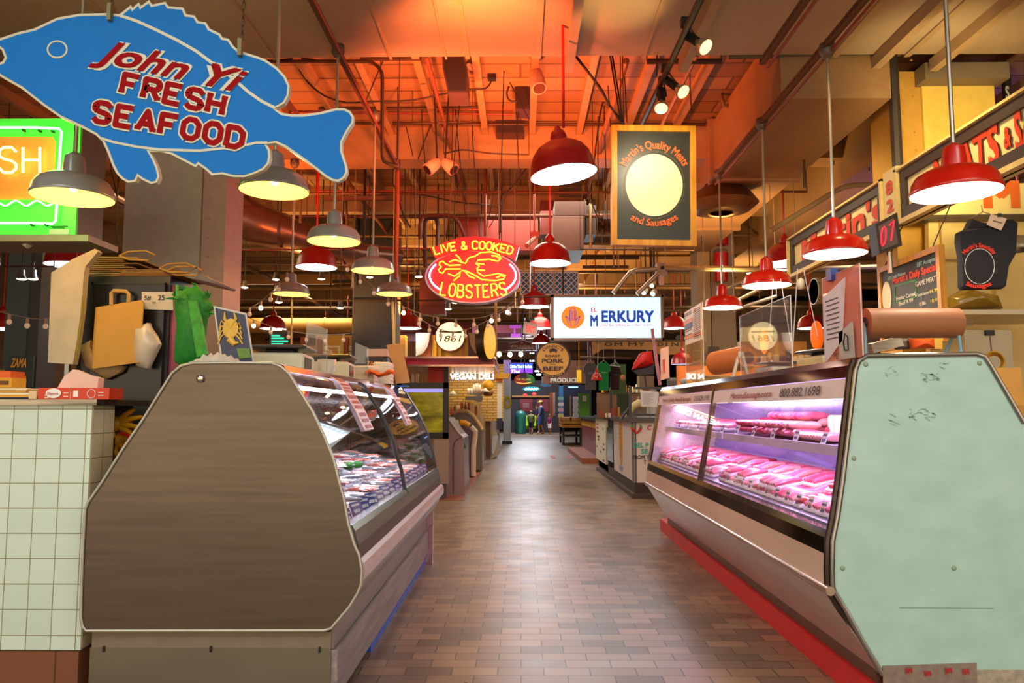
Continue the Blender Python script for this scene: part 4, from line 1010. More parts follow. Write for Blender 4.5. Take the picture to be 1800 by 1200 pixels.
mb = MB(); mb.tube([(1.546, a-.28, zt-.31), (1.546, a-.31, zt-.33), (1.546, a-.31, zt-.39), (1.546, a-.27, zt-.39), (1.546, a-.26, zt-.35)], .003, 5, closed=True); text(mb, 'ME', (1.546, a-.18, zt-.41), (0, -1, 0), (0, 0, 1), .03); mb.build('print', BLACK, g1)
mb = MB().box((1.54, a-.16, zt-.03), (1.575, a-.1, zt+.03)); mb.build('clip', M('1c3a8a', .4), g1)
guard('large clear acrylic guard hung on strings in the middle of the meat case', 1301, 1392, 556, 1.6, ZC)
g3, a, b, zt = guard('clear acrylic guard with an orange and white food menu over the far meat case', 1205, 1236, 548, 1.57, ZC, glass_mat((1, .95, .8), .06, .12, (1, .7, .3)))
MB().box((1.562, b+.02, zt-.32), (1.566, a-.02, zt-.005)).build('menu_sheet', M('efe4cc', .5), g3)
mb = MB(); L = a-b
for f0, f1, z0, z1 in ((.02, .5, .09, .13), (.02, .5, .24, .27), (.55, .98, .25, .28), (.6, .7, .02, .06)): mb.box((1.558, b+L*(1-f1), zt-z1), (1.5605, b+L*(1-f0), zt-z0))
mb.build('orange_print', M('e88a10', .5), g3)
MB().box((1.558, b+L*.5, zt-.175), (1.5605, a-L*.02, zt-.135)).build('dark_print', M('3a2440', .5), g3)
mb = MB()
for i in range(16):
    mb.box((1.558, b+L*.06, zt-.04-i*.017), (1.5605, b+L*.44, zt-.034-i*.017))
    if i in (0, 1, 9, 10, 12): mb.box((1.558, b+L*.55, zt-.03-i*.017), (1.5605, b+L*.95, zt-.024-i*.017))
mb.build('print', M('8a6a50', .5), g3)
for x0, x1, ytop, X in ((1372, 1372, 520, 1.62), (1406, 1392, 500, 1.62)):
    pass
st = [(1402, 492, 1392, 640, 4.5), (1412, 492, 1437, 590, 4.5), (1359, 510, 1352, 600, 5.2), (1372, 510, 1390, 600, 5.2)]
for x0, y0, x1, y1, Y in st:
    one('guard_string', MB().tube([at(x0, y0-20, Y), at(x1, y1, Y)], .003, 5), M('c8bcb8', .5), 'pale string holding up the clear acrylic guards', 'string', 'strings of the acrylic guards')
r2 = thing('paper_roll', 'smaller orange brown roll of paper on a white stand on the far meat case', 'paper roll', at(1280, 655, 6.4))
c0 = at(1268, 636, 6.3); c1 = at(1296, 630, 6.3)
MB().tube([(c0.x, 6.5, c0.z), (c1.x+.04, 6.15, c1.z)], .1, 30).build('paper', M('c07038', .55, noise=.03), r2)
MB().tube([(c1.x+.038, 6.16, c1.z), (c1.x+.045, 6.13, c1.z)], .045, 24).build('core', M('4a2a18', .8), r2)
MB().tube([at(1300, 618, 6.12), (at(1288, 660, 6.1).x, 6.12, ZC)], .014, 6).build('stand_leg', M('c8c0b0', .4), r2)
MB().tube([at(1304, 618, 6.12), (at(1318, 660, 6.1).x, 6.12, ZC)], .014, 6).build('stand_leg', M('c8c0b0', .4), r2)
scale_('counter_scale', 'cream scale behind the clear guard in the middle of the meat case', (1.85, 4.6, ZC), .22, .3, .13, M('d8c890', .45), .2)
scale_('counter_scale', 'white scale behind the menu guard on the far meat case', (1.9, 5.6, ZC), .24, .28, .12, M('c8c0b0', .4), .1)
sk = MB()
for i in range(9): sk.cbox((1.75+.01*math.sin(i*5), 7.0+.01*math.cos(i*3), ZC+.006+i*.009), (.3, .3, .006), rz=.1*math.sin(i*2))
one('paper_stack', sk, M('c0a070', .8), 'ragged stack of brown wrapping paper on the far meat case', 'paper', kind='stuff')
one('paper_stack', MB().sphere((1.72, 7.55, ZC+.05), (.14, .12, .05), 12, 6), M('a8b4bc', .5, noise=.3, scale=30), 'crumpled pale plastic bag of paper at the far end of the meat case', 'bag')
one('orange_board', MB().cbox((2.1, 8.0, ZC+.13), (.9, .06, .2)), M('e07818', .5), 'bright orange board standing behind the far meat case', 'board')
mb = MB()
for i in range(40):
    random.seed(i); a0 = at(1305, 668, 5.0); mb.tube([(1.62+random.uniform(0, .06), 4.1+i*.04, ZC+.012+random.uniform(0, .012)), (1.66+random.uniform(0, .08), 4.2+i*.04, ZC+.02+random.uniform(0, .02))], .004, 4)
one('paper_garland', mb, M('b87058', .7), 'low strip of crinkled brown paper along the top of the meat case', 'paper', kind='stuff')
# ================================================================ hanging signs
NZ = Vector((0, -1, 0))
def inset(px, d):
    n = len(px); out = []
    A = sum(px[i][0]*px[(i+1) % n][1]-px[(i+1) % n][0]*px[i][1] for i in range(n))
    sg = 1 if A > 0 else -1
    for i in range(n):
        p0, p1, p2 = Vector(px[i-1]), Vector(px[i]), Vector(px[(i+1) % n])
        a = (p1-p0).normalized(); b = (p2-p1).normalized()
        na = Vector((-a.y, a.x))*sg; nb = Vector((-b.y, b.x))*sg; m = (na+nb)
        m = m.normalized()*min(1.5, 1/max(.5, m.length/2)) if m.length > 1e-3 else na
        out.append(tuple(p1+m*d))
    return out
FISH = [(-8, 64), (0, 67), (30, 57), (60, 50), (100, 31), (140, 24), (190, 23), (210, 25), (230, 9), (233, 14), (244, 4), (247, 11), (262, 0), (267, 8), (291, 3), (296, 11), (322, 13), (327, 25), (342, 27), (348, 37), (362, 39), (368, 50), (387, 59), (391, 66), (402, 68), (410, 80), (420, 89), (450, 98), (466, 104), (487, 118), (501, 133), (509, 150), (507, 168), (500, 181), (490, 187), (483, 190), (495, 198), (512, 201), (532, 201), (562, 197), (590, 190), (605, 190), (616, 195), (622, 205), (621, 216), (610, 232), (601, 250), (601, 264), (609, 288), (611, 302), (605, 313), (595, 319), (585, 318), (572, 311), (557, 299), (532, 280), (500, 258), (484, 251), (468, 253), (474, 262), (475, 275), (472, 288), (463, 298), (448, 305), (430, 311), (410, 311), (390, 306), (372, 308), (361, 298), (348, 289), (344, 294), (325, 284), (300, 271), (282, 267), (262, 266), (270, 278), (277, 295), (280, 310), (275, 321), (265, 323), (250, 316), (242, 310), (238, 319), (225, 321), (214, 315), (204, 304), (197, 290), (189, 268), (180, 249), (168, 237), (140, 222), (105, 206), (75, 185), (37, 155), (0, 134), (-10, 126), (-6, 112), (4, 108), (8, 101), (3, 88), (-8, 80)]
YF = 3.3
fs = thing('fish_sign', 'big blue fish shaped sign with white outline and red lettering hanging on chains, top left', 'sign', at(300, 160, YF))
pxprism('backboard', FISH, YF, .03, M('cfccb4', .35, noise=.02), fs)
pxprism('blue_face', inset(FISH, 4.2), YF-.003, .003, M('0e74cc', .55, noise=.02, spec=.2), fs)
def pxribbon(mb, px, wpx, Y, th=.002):
    P3 = [at(x, y, Y) for x, y in px]; ribbon(mb, P3, wpx*Y/F, th)
wm = M('cfccb4', .35, noise=.02)
mb = MB()
pxribbon(mb, [(210, 27), (240, 37), (275, 53), (310, 70), (345, 90), (380, 116), (410, 138), (437, 162), (460, 178), (484, 190)], 5.5, YF-.003)
mb.build('body_line', wm, fs)
mb = MB(); pxribbon(mb, [(178, 243), (200, 250), (240, 258), (280, 263), (350, 265), (420, 258), (450, 251), (470, 251)], 4.5, YF-.003); mb.build('body_line', wm, fs)
mb = MB(); ec = [(101+17*math.cos(2*PI*k/24), 87+14.5*math.sin(2*PI*k/24)) for k in range(25)]; pxribbon(mb, ec, 3, YF-.003); mb.build('eye_ring', wm, fs)
def slabtext(s, cx, cy, ang, size, wd, sw, out, wide, gap):
    """slab letters from strokes: white edging then red face"""
    ca, sa = math.cos(ang), math.sin(ang); k = 1
    def place(x, y): return at(cx+(x*ca+y*sa), cy+(x*sa-y*ca), YF-.005)
    e = MB(); f = MB()
    for c, P3, raw in strokes(s, place, size, gap=gap, wide=wide):
        sl = []
        for (p, q) in ((raw[0], raw[1]), (raw[-1], raw[-2])):
            if abs(abs(p[1])-size/2) < .1 and abs(q[1]-p[1]) > abs(q[0]-p[0])*.8 and c not in 'SO': sl.append(p)
        if c in 'DR': sl += [(raw[0][0], size/2), (raw[0][0], -size/2)] if len(raw) > 3 else []
        for mb, w_, dz in ((e, wd+out, 0), (f, wd, .003)):
            P = [v+NZ*dz for v in P3]; ribbon(mb, P, w_*YF/F, .002)
            for p in sl:
                yy = p[1]-math.copysign(sw*.5, p[1]); h = 5.2+(out/2 if mb is e else 0)
                ribbon(mb, [place(p[0]-h, yy)+NZ*dz, place(p[0]+h, yy)+NZ*dz], (sw*1.3+(out if mb is e else 0))*YF/F, .002)
    e.build('letter_edging', wm, fs); f.build('lettering', M('98060e', .6, noise=0, spec=.1), fs)
slabtext('FRESH', 305, 166, math.radians(12.5), 32, 9.6, 5, 6.5, 1.22, 2.35)
slabtext('SEAFOOD', 297, 220, math.radians(10.5), 33, 10, 5, 6.5, 1.22, 2.3)
for mat_, bo, dz in ((wm, .07, .006), (M('98060e', .6, noise=0, spec=.1), .022, .009)):
    mb = MB(); a = math.radians(13)
    text(mb, 'John Yi', at(304, 116, YF), (math.cos(a), 0, -math.sin(a)), (math.sin(a), 0, math.cos(a)), 44*YF/F, 262*YF/F, bold=bo, shear=.55, th=dz); mb.build('script_lettering', mat_, fs)
for px, top, bx in ((196, (192, -70), 0), (424, (437, -10), 0)):
    py = 20 if px < 300 else 82
    c = at(px, py+4, YF); ch = MB(); tpz = at(top[0], top[1], YF); tpz.z = 4.2; n_ = 34
    for i in range(n_):
        a = c.lerp(tpz, i/n_); b = c.lerp(tpz, (i+1)/n_); m_ = (a+b)/2; h = (b-a).length*.62
        e1 = Vector((1, 0, 0)) if i % 2 else Vector((0, 1, 0)); dd = (b-a).normalized()
        ch.tube([m_+dd*h*math.cos(t)+e1*.008*math.sin(t) for t in [2*PI*k/8 for k in range(8)]], .0025, 5, closed=True)
    ch.build('chain', M('5a4c3a', .4, .7), fs)
    MB().cbox(c, (.018, .05, .08)).build('chain_clip', M('7a7452', .5, .4), fs)

# --- green and orange neon window sign at the far left
nb = thing('neon_sign', 'bright green neon sign box with orange glowing letters at the left edge', 'neon sign', at(60, 300, 4.6))
YB = 4.6
a, b = pxbox(-120, 413, 132, 209, YB, .3)
MB().box((a[0], YB+.02, a[2]), b).build('cabinet', M('5c4a40', .5), nb)
MB().box((a[0], YB, a[2]), (b[0], YB+.02, b[2])).build('face', M('4fd44a', .4, noise=.02), nb)
op = [(-120, 240), (92, 240), (98, 250), (95, 340), (70, 350), (-120, 352)]
pxprism('orange_glow_panel', op, YB-.004, .004, M('f08a3a', .4, noise=.02), nb)  # orange glow behind the letters, put into the colour of this panel
gn = M('58ff60', emit=6, noise=0); on = M('ff9a50', emit=7, noise=0)
def ntube(px, Y, m, r, nm, parent): return MB().tube([at(x, y, Y) for x, y in px], r, 6).build(nm, m, parent)
ntube([(-120, 224), (60, 224), (104, 226), (108, 231), (106, 260), (100, 355), (98, 388), (92, 393), (60, 392), (-120, 392)], YB-.03, gn, .008, 'neon_tube', nb)
ntube([(x, 357+4.5*math.sin(x*.17)) for x in range(-120, 100, 4)], YB-.03, gn, .006, 'neon_tube', nb)
for c, P3, raw in strokes('FISH', lambda x, y: at(5+x, 281-y, YB-.03), 44, gap=1.7): MB().tube(P3, .008, 6).build('neon_letter', on, nb)
for x, y in ((42, 226), (70, 227), (93, 228), (104, 300), (57, 392), (82, 392)): MB().sphere(at(x, y+3, YB-.02), (.01, .02, .01), 8, 5).build('tube_clip', BLACK, nb)
a, b = pxbox(87, 412, 122, 403, YB, .01); q = MB().box((a[0], YB-.004, a[2]), (b[0], YB, b[2])).build('maker_plate', M('b0b0a0', .5), nb)
mb = MB().box((a[0]+.01, YB-.006, a[2]+.016), (b[0]-.01, YB-.004, a[2]+.021)).box((a[0]+.02, YB-.006, a[2]+.006), (b[0]-.03, YB-.004, a[2]+.01)); mb.build('print', BLACK, nb)
MB().box((at(-100, 420, YB).x, YB, at(0, 424, YB).z), (at(155, 420, YB).x, YB+.35, at(0, 413, YB).z)).build('ledge', M('8a7a6a', .5), nb)
MB().tube([at(37, 418, YB+.1), at(52, 430, YB+.1)], .03, 10).build('sensor', WHITE, nb)
lamp('POINT', at(20, 300, YB-.35), 5, (1, .5, .15), .15, name='neon_glow'); lamp('POINT', at(100, 380, YB-.25), 2, (.25, 1, .25), .1, name='neon_glow'); lamp('POINT', at(85, 235, YB-.25), 2.5, (.25, 1, .25), .1, name='neon_glow')

# --- lobster neon
YL = 7.0
lo = thing('neon_sign', 'oval red lobster neon sign reading LIVE & COOKED LOBSTERS over the aisle', 'neon sign', at(831, 487, YL))
ov = [(831+84*math.cos(2*PI*k/48), 486+47*math.sin(2*PI*k/48)) for k in range(48)]
pxprism('oval_case', ov, YL, .14, M('b8b4c4', .4), lo)
pxprism('oval_face', inset(ov, 3) if False else [(831+81*math.cos(2*PI*k/48), 486+44.5*math.sin(2*PI*k/48)) for k in range(48)], YL-.006, .006, M('d01410', .35, noise=0), lo)
ban = [(757, 437), (785, 424), (810, 417), (835, 415), (875, 420), (913, 432), (906, 458), (890, 450), (860, 442), (832, 439), (795, 444), (765, 454)]
pxprism('banner_panel', ban, YL-.03, .1, M('d01410', .35, noise=0), lo)
yn = M('ffb428', emit=3.2, noise=0)
def arcplace(cx, cy, r, Y):
    def f(x, y):
        a = x/r; rr = r+y; return at(cx+rr*math.sin(a), cy+r-rr*math.cos(a), Y)
    return f
for c, P3, raw in strokes('LIVE & COOKED', arcplace(832, 430.5, 235, YL-.05), 13.5, gap=1.45, wide=1.02): MB().tube(P3, .0072, 6).build('neon_letter', yn, lo)
for c, P3, raw in strokes('LOBSTERS', arcplace(832, 512, -300, YL-.035), 22, gap=1.25, wide=.7): MB().tube(P3, .0075, 6).build('neon_letter', yn, lo)
LB = [[(1440, 662), (1360, 665), (1335, 655), (1310, 635), (1290, 645), (1288, 662), (1305, 675), (1282, 695), (1290, 712), (1312, 720), (1335, 690), (1440, 690)],
 [(1360, 640), (1400, 625), (1450, 645), (1472, 650), (1495, 612), (1540, 600), (1580, 575), (1655, 570), (1710, 592), (1722, 618), (1700, 636), (1640, 622), (1560, 628), (1545, 652), (1605, 655)],
 [(1405, 590), (1428, 610), (1446, 644)], [(1655, 596), (1690, 600), (1715, 618)],
 [(1350, 722), (1395, 742), (1440, 708), (1430, 740), (1388, 772)], [(1470, 708), (1500, 742), (1540, 757)], [(1445, 700), (1480, 705), (1540, 735), (1590, 765), (1680, 772), (1740, 762), (1755, 735), (1700, 722), (1600, 742), (1560, 715), (1552, 695), (1610, 700)],
 [(1545, 652), (1570, 668), (1552, 690)], [(1690, 750), (1720, 738), (1745, 742)]]
for L in LB: ntube([(450+x/4, 300+y/4) for x, y in L], YL-.035, yn, .006, 'neon_lobster', lo)
bl = M('5ab4ff', emit=5, noise=0)
ntube([(831-76*math.cos(t), 484-38*math.sin(t)) for t in [(-.75+.13*i) for i in range(11)]], YL-.03, bl, .008, 'neon_arc', lo)
ntube([(831+76*math.cos(t), 484-38*math.sin(t)) for t in [(-.75+.13*i) for i in range(11)]], YL-.03, bl, .008, 'neon_arc', lo)
lamp('POINT', at(831, 470, YL-.5), 14, (1, .12, .04), .25, name='neon_glow')
for sx in (785, 878):
    MB().tube([at(sx, 420, YL+.05), (at(sx, 420, YL).x*.8, YL+.05, 4.56)], .006, 5).build('hanging_wire', IRON, lo)

# --- white light box
YK = 12
mk = thing('light_box_sign', 'white illuminated box sign with orange corn disc and blue letters EL MERKURY', 'sign', at(1067, 560, YK))
a, b = pxbox(968, 598, 1167, 518, YK, .22); 
MB().box((a[0], YK+.01, a[2]), b).build('case', M('8a7468', .4, .5), mk)
fr = MB()
for x0, y0, x1, y1 in ((968, 518, 1167, 522.5), (968, 594, 1167, 598), (968, 518, 973.5, 598), (1162, 518, 1167, 598)):
    p, q = pxbox(x0, y1, x1, y0, YK, .01); fr.box((p[0], YK-.03, p[2]), (q[0], YK+.01, q[2]))
fr.build('frame', M('7c6658', .35, .6), mk)
p, q = pxbox(973.5, 594, 1162, 522.5, YK, .01); MB().box((p[0], YK-.002, p[2]), (q[0], YK+.01, q[2])).build('lit_face', M('a6d4ea', emit=1.15, noise=0), mk)
ld = M('e0f6ff', emit=1.9, noise=0)
def disc(mb, x, y, r, Y, n=16, ry=None):
    c = at(x, y, Y); R_ = r*Y/F; ry = (ry or r)*Y/F; return mb.prism([c+Vector((R_*math.cos(2*PI*k/n), 0, ry*math.sin(2*PI*k/n))) for k in range(n)], (0, -.002, 0))
for i in range(13):
    for y in (526, 590): disc(MB(), 981+i*14.3, y, 2.6, YK-.002).build('led_spot', ld, mk)
for i in range(5):
    for x in (977.5, 1158): disc(MB(), x, 536+i*11, 2.3, YK-.002).build('led_spot', ld, mk)
disc(MB(), 1007, 557.5, 20.5, YK-.005, 40).build('orange_disc', M('f07818', emit=.55, noise=0), mk)
bm_ = M('1a3a9a', emit=.5, noise=0); cb = MB()
for k in range(-1, 2): cb.tube([at(1007+k*2.6, 547-abs(k), YK-.01), at(1007+k*2.6, 563, YK-.01)], .004, 5)
for k in range(6): cb.tube([at(1002, 547+k*3, YK-.01), at(1012, 547+k*3, YK-.01)], .004, 5)
cb.tube([at(x, y, YK-.01) for x, y in ((1002, 562), (1001, 548), (1004, 542), (1007, 541), (1010, 542), (1013, 548), (1012, 562))], .006, 5)
for s in (-1, 1): cb.tube([at(1007+s*dx, y, YK-.01) for dx, y in ((13, 555), (8, 559), (4, 566), (3, 574), (8, 568), (13, 555))], .006, 5)
cb.build('corn_emblem', bm_, mk)
rm = M('c03a24', emit=.45, noise=0)
def pxtext(s, x0, x1, y0, y1, Y, m, parent, bold=.01, shear=0, nm='lettering', arc=None, ang=0):
    mb = MB(); c = at((x0+x1)/2, (y0+y1)/2, Y); k = Y/F
    text(mb, s, c, (math.cos(ang), 0, -math.sin(ang)), (math.sin(ang), 0, math.cos(ang)), (y1-y0)*k, (x1-x0)*k, bold=bold, shear=shear, arc=arc*k if arc else None)
    return mb.build(nm, m, parent)
pxtext('EL', 1038.5, 1050, 540.5, 548.5, YK-.003, rm, mk, .02); pxtext('M', 1037.5, 1051, 553, 573, YK-.003, bm_, mk, .03)
pxtext('ERKURY', 1057, 1150, 545, 565.5, YK-.003, bm_, mk, .035); pxtext('CENTRAL AMERICAN STREET FOOD', 1056, 1147, 569.5, 573.5, YK-.003, rm, mk, .015)
for x in (990, 1145): MB().tube([at(x, 518, YK+.1), (at(x, 518, YK).x, YK+.1, 4.3)], .012, 6).build('hanging_rod', IRON, mk)
lamp('AREA', at(1067, 560, YK-.15), 10, (.8, .93, 1), 1.5, target=at(1067, 560, 5), sy=.6, name='sign_glow')

# --- framed sign with oval
YP = 6.5
ps = thing('framed_sign', 'black sign with cream oval and orange lettering in a yellow wooden frame', 'sign', at(1149, 325, YP))
wf = stretch_mat('b87410', 'd89624', .4, (30, 30, 3))
po = [(1075, 219), (1223, 221), (1225, 432), (1075, 430)]; pi_ = [(1085, 229), (1213, 231), (1214, 422), (1085, 420)]
for i, j in ((0, 1), (1, 2), (2, 3), (3, 0)):
    MB().prism([at(*po[i], YP), at(*po[j], YP), at(*pi_[j], YP), at(*pi_[i], YP)], (0, .08, 0)).build('frame_rail', wf, ps)
pxprism('black_board', pi_, YP+.02, .03, M('2c2c22', .4, noise=.05), ps)
c = MB(); disc(c, 1150, 325, 51, YP+.018, 48, 57); c.build('cream_oval', M('e8dcae', .45, noise=.02), ps)
c = MB(); ribbon(c, [at(1150+53*math.cos(2*PI*k/48), 325+59.5*math.sin(2*PI*k/48), YP+.02) for k in range(49)], .006, .002); c.build('oval_line', M('5a4a20', .5), ps)
og = M('e0621a', .45, noise=0)
c = MB()
text(c, "Martin's Quality Meats", at(1150, 254, YP+.017), (1, 0, 0), (0, 0, 1), 15*YP/F, 146*YP/F, bold=.02, arc=63*YP/F); c.build('lettering', og, ps)
c = MB(); text(c, 'and Sausages', at(1150, 391, YP+.017), (1, 0, 0), (0, 0, 1), 13*YP/F, 84*YP/F, bold=.02, arc=-72*YP/F); c.build('lettering', og, ps)
for x in (1092, 1096): MB().tube([at(x, 219, YP+.04), (at(x, 219, YP).x-.1, YP+.04, 4.56)], .008, 5).build('hanging_cable', IRON, ps)
lamp('SPOT', at(1160, 205, YP-.7), 30, (1, .84, .55), .04, target=at(1150, 300, YP), spot=100, name='track_spot')
# --- exit sign
ex = thing('exit_sign', 'small white exit sign with red letters hanging tilted above the aisle', 'exit sign', at(932, 575, 14))
YX = 14
MB().prism([at(*p, YX) for p in ((921, 564), (945, 570), (944, 592), (919, 585))], (0, .06, 0)).build('case', M('dcd0b8', .4), ex)
mb = MB(); text(mb, 'EXIT', at(932.5, 578, YX-.002), Vector((math.cos(.25), 0, -math.sin(.25))), (0, 0, 1), 12*YX/F, 16*YX/F, bold=.03); mb.build('lettering', M('e02a10', emit=.8, noise=0), ex)
MB().tube([at(934, 566, YX+.03), (at(934, 500, YX).x, YX+.03, 4.4)], .014, 6).build('hanging_rod', M('c8c0bc', .4), ex)
MB().cbox(at(935, 561, YX+.03), (.1, .08, .05)).build('mount', M('5a8088', .4), ex)
# ---------------------------------------------------------------- spotlights, speakers, camera
def speaker(lab, px, Y, depth, m):
    t = thing('speaker', lab, 'speaker', at(px[0][0], px[0][1], Y))
    MB().prism([at(x, y, Y) for x, y in px], (0, depth, 0)).build('cabinet', m, t)
    c = [sum(p[i] for p in px)/len(px) for i in (0, 1)]
    g = inset(px, 3); MB().prism([at(x, y, Y-.008) for x, y in g], (0, .008, 0)).build('grille', M('2a1c20', .7), t)
    MB().tube([at(c[0], px[0][1], Y+depth/2), (at(c[0], 0, Y).x, Y+depth/2, 4.55)], .012, 6).build('bracket', IRON, t); return t
speaker('brown box speaker hanging in the red light above the lobster sign', [(777, 90), (812, 90), (821, 118), (822, 163), (787, 162), (778, 120)], 6.6, .3, M('4a3438', .5))
speaker('dark box speaker behind the spotlight near the centre', [(904, 120), (930, 120), (932, 192), (906, 190)], 7.4, .25, M('3a2024', .5))
speaker('dark box hung near the centre beam', [(870, 205), (920, 206), (922, 234), (872, 234)], 8.3, .2, M('3c2a2c', .5))
def can(lab, px, py, Y, r, L, d, m, lens, group=None, stem=None):
    t = thing('spotlight', lab, 'spotlight', at(px, py, Y), group); c = at(px, py, Y); d = Vector(d).normalized()
    MB().tube([c-d*L*.5, c-d*L*.3, c+d*L*.1, c+d*L*.5], [r*.35, r*.8, r, r], 18, cap=True).build('housing', m, t)
    MB().tube([c+d*L*.5, c+d*(L*.5+.006)], r*.8, 18).build('lens', lens, t)
    tp = Vector((c.x, c.y, stem if stem else 4.5)); MB().tube([c-d*L*.3+Vector((0, 0, .02)), tp], .01, 6).build('stem', IRON, t); return t
PK_ = M('c88878', .4); LN = M('e8c8b0', .15, noise=0)
can('left head of the pale double spotlight near the centre', 762, 290, 7.4, .065, .17, (-.7, -.3, -.7), PK_, M('2a1a1c', .2)); can('right head of the pale double spotlight near the centre', 788, 290, 7.4, .065, .17, (.7, -.3, -.7), PK_, M('2a1a1c', .2))
can('white spotlight in front of the dark speaker', 944, 138, 6.8, .07, .28, (.15, -.5, -1), M('b88a7a', .4), M('5a3a30', .1))
can('spotlight hanging right of the brown speaker', 838, 105, 6.9, .055, .2, (-.7, -.3, -1), M('6a4a42', .4), LN)
a, b = pxbox(857, 137, 872, 123, 7.1, .08); one('junction_box', MB().box(a, b), BLACK, 'small black junction box right of the brown speaker', 'junction box')
cm = thing('camera_box', 'red lit security camera on a pole between the two red domes', 'camera', at(937, 420, 9.6))
p, q = pxbox(932, 416, 948, 407, 9.6, .1); MB().box(p, q).build('mount', M('c05040', .4), cm)
MB().tube([at(940, 418, 9.6), at(926, 432, 9.4)], .03, 10).build('camera_body', M('c06a50', .4), cm); MB().tube([at(939, 408, 9.65), (at(939, 0, 9.65).x, 9.65, 4.4)], .012, 6).build('pole', M('b04a34', .4), cm)
# track with three PAR lamps
tk = thing('track_rail', 'black track rail slanting down toward the framed sign', 'light track', at(1170, 100, 5.6))
tr0 = at(1235, -10, 4.4); tr1 = at(1128, 218, 6.9); MB().tube([tr0, tr1], .022, 6).build('rail', BLACK, tk); MB().tube([tr0+Vector((.03, 0, .02)), tr1+Vector((.03, 0, .02))], .008, 5).build('feed_cable', BLACK, tk)
for i, (hx, hy, bx, by, Y, lab) in enumerate(((1217, 68, 1244, 85, 5.0, 'upper black track spotlight with a flared glass bulb'), (1182, 148, 1202, 162, 5.7, 'middle black track spotlight with a flared glass bulb'), (1163, 170, 1162, 196, 5.9, 'lowest black track spotlight with a glass bulb pointing straight down'))):
    t = thing('track_spotlight', lab, 'spotlight', at(hx, hy, Y)); c = at(hx, hy, Y); e = at(bx, by, Y-.08); d = (e-c).normalized()
    MB().tube([c-d*.08, c+d*.05], .032, 14).build('housing', BLACK, t)
    MB().tube([c+d*.05, c+d*.075, c+d*.12, c+d*.14], [.02, .034, .055, .057], 18).build('bulb_reflector', M('cfc0a0', .1, .7, noise=0), t)
    MB().tube([c+d*.14, c+d*.143], .052, 18).build('bulb_lens', M('ffe9b0', emit=.9, noise=0), t)
    s = at(hx-14 if i < 2 else hx, hy-24, Y); MB().tube([c-Vector((.04, 0, 0)), s-Vector((.02, 0, 0)), s+Vector((.02, 0, 0)), c+Vector((.04, 0, 0))], .006, 5).build('yoke', BLACK, t)
    MB().cbox(s+Vector((0, 0, .02)), (.05, .05, .06)).build('track_adapter', BLACK, t)
# camera on the silver arm and two silver tubes
t = thing('surveillance_camera', 'boxy grey security camera on a silver arm above the white illuminated sign', 'camera', at(1164, 475, 9.5))
p, q = pxbox(1155, 483, 1173, 462, 9.5, .15); MB().box(p, q).build('housing', M('a09084', .4), t); MB().sphere(at(1164, 470, 9.49), .025, 12, 6).build('lens', BLACK, t)
MB().tube([at(*p, 9.55) for p in ((1158, 472), (1120, 474), (1108, 478), (1078, 515))], .03, 10).build('arm', GALV, t); MB().tube([at(1156, 482, 9.55), at(1120, 517, 9.55)], .03, 10).build('arm', GALV, t)
MB().box(*pxbox(1160, 500, 1167, 484, 9.5, .04)).build('bracket', M('c89a90', .4), t)
for (x, y) in ((1148, 498), (1134, 511), (1150, 513)):
    can('little white lit spotlight beside the silver camera arm, '+{1148: 'upper', 1134: 'lower left', 1150: 'lower right'}[x], x, y, 10.5, .04, .1, (-.6, -.6, -.7), M('c8c0b0', .4), M('fff2d0', emit=4, noise=0))
for i, (x, y, Y) in enumerate(((736, 486, 10), (485, 491, 10.5), (565, 490, 10.5), (490, 531, 10.5), (598, 541, 10.5), (800, 532, 11.5), (788, 543, 11.5), (788, 525, 11.5), (650, 487, 11), (38, 490, 8), (58, 490, 8), (430, 505, 11), (1318, 480, 11))):
    t = thing('spotlight', 'tiny lit track spotlight among the dark roof pipes', 'spotlight', at(x, y, Y), 'tiny lit spotlights under the roof'); c = at(x, y, Y)
    MB().tube([c+Vector((0, 0, .1)), c+Vector((0, 0, .04)), c], [.03, .035, .055], 12).build('housing', M('4a3a34', .4), t)
    MB().sphere(c, (.05, .05, .014), 12, 5).build('lens', M('fff0c8', emit=7, noise=0), t)
    MB().tube([c+Vector((0, 0, .1)), (c.x, c.y, 4.57)], .008, 5).build('stem', IRON, t)
# fire alarm cylinders and the notice on the pale column
fa = thing('fire_alarm', 'stacked red fire bell and cylinders on the pale column', 'fire alarm', at(1267, 450, 12))
for (x0, y0, x1, y1) in ((1255, 415, 1280, 430), (1255, 445, 1280, 471), (1256, 475, 1279, 495)):
    a = at((x0+x1)/2, y1, 12); b = at((x0+x1)/2, y0, 12); MB().tube([a, b], (x1-x0)/2*12/F, 18).build('cylinder', M('b01418', .35), fa)
po_ = thing('notice_board', 'small dark poster on the pale column', 'poster', at(1255, 625, 12.1)); MB().box(*pxbox(1245, 638, 1265, 609, 12.05, .02)).build('paper', M('4a3a38', .5, noise=.3, scale=20), po_)
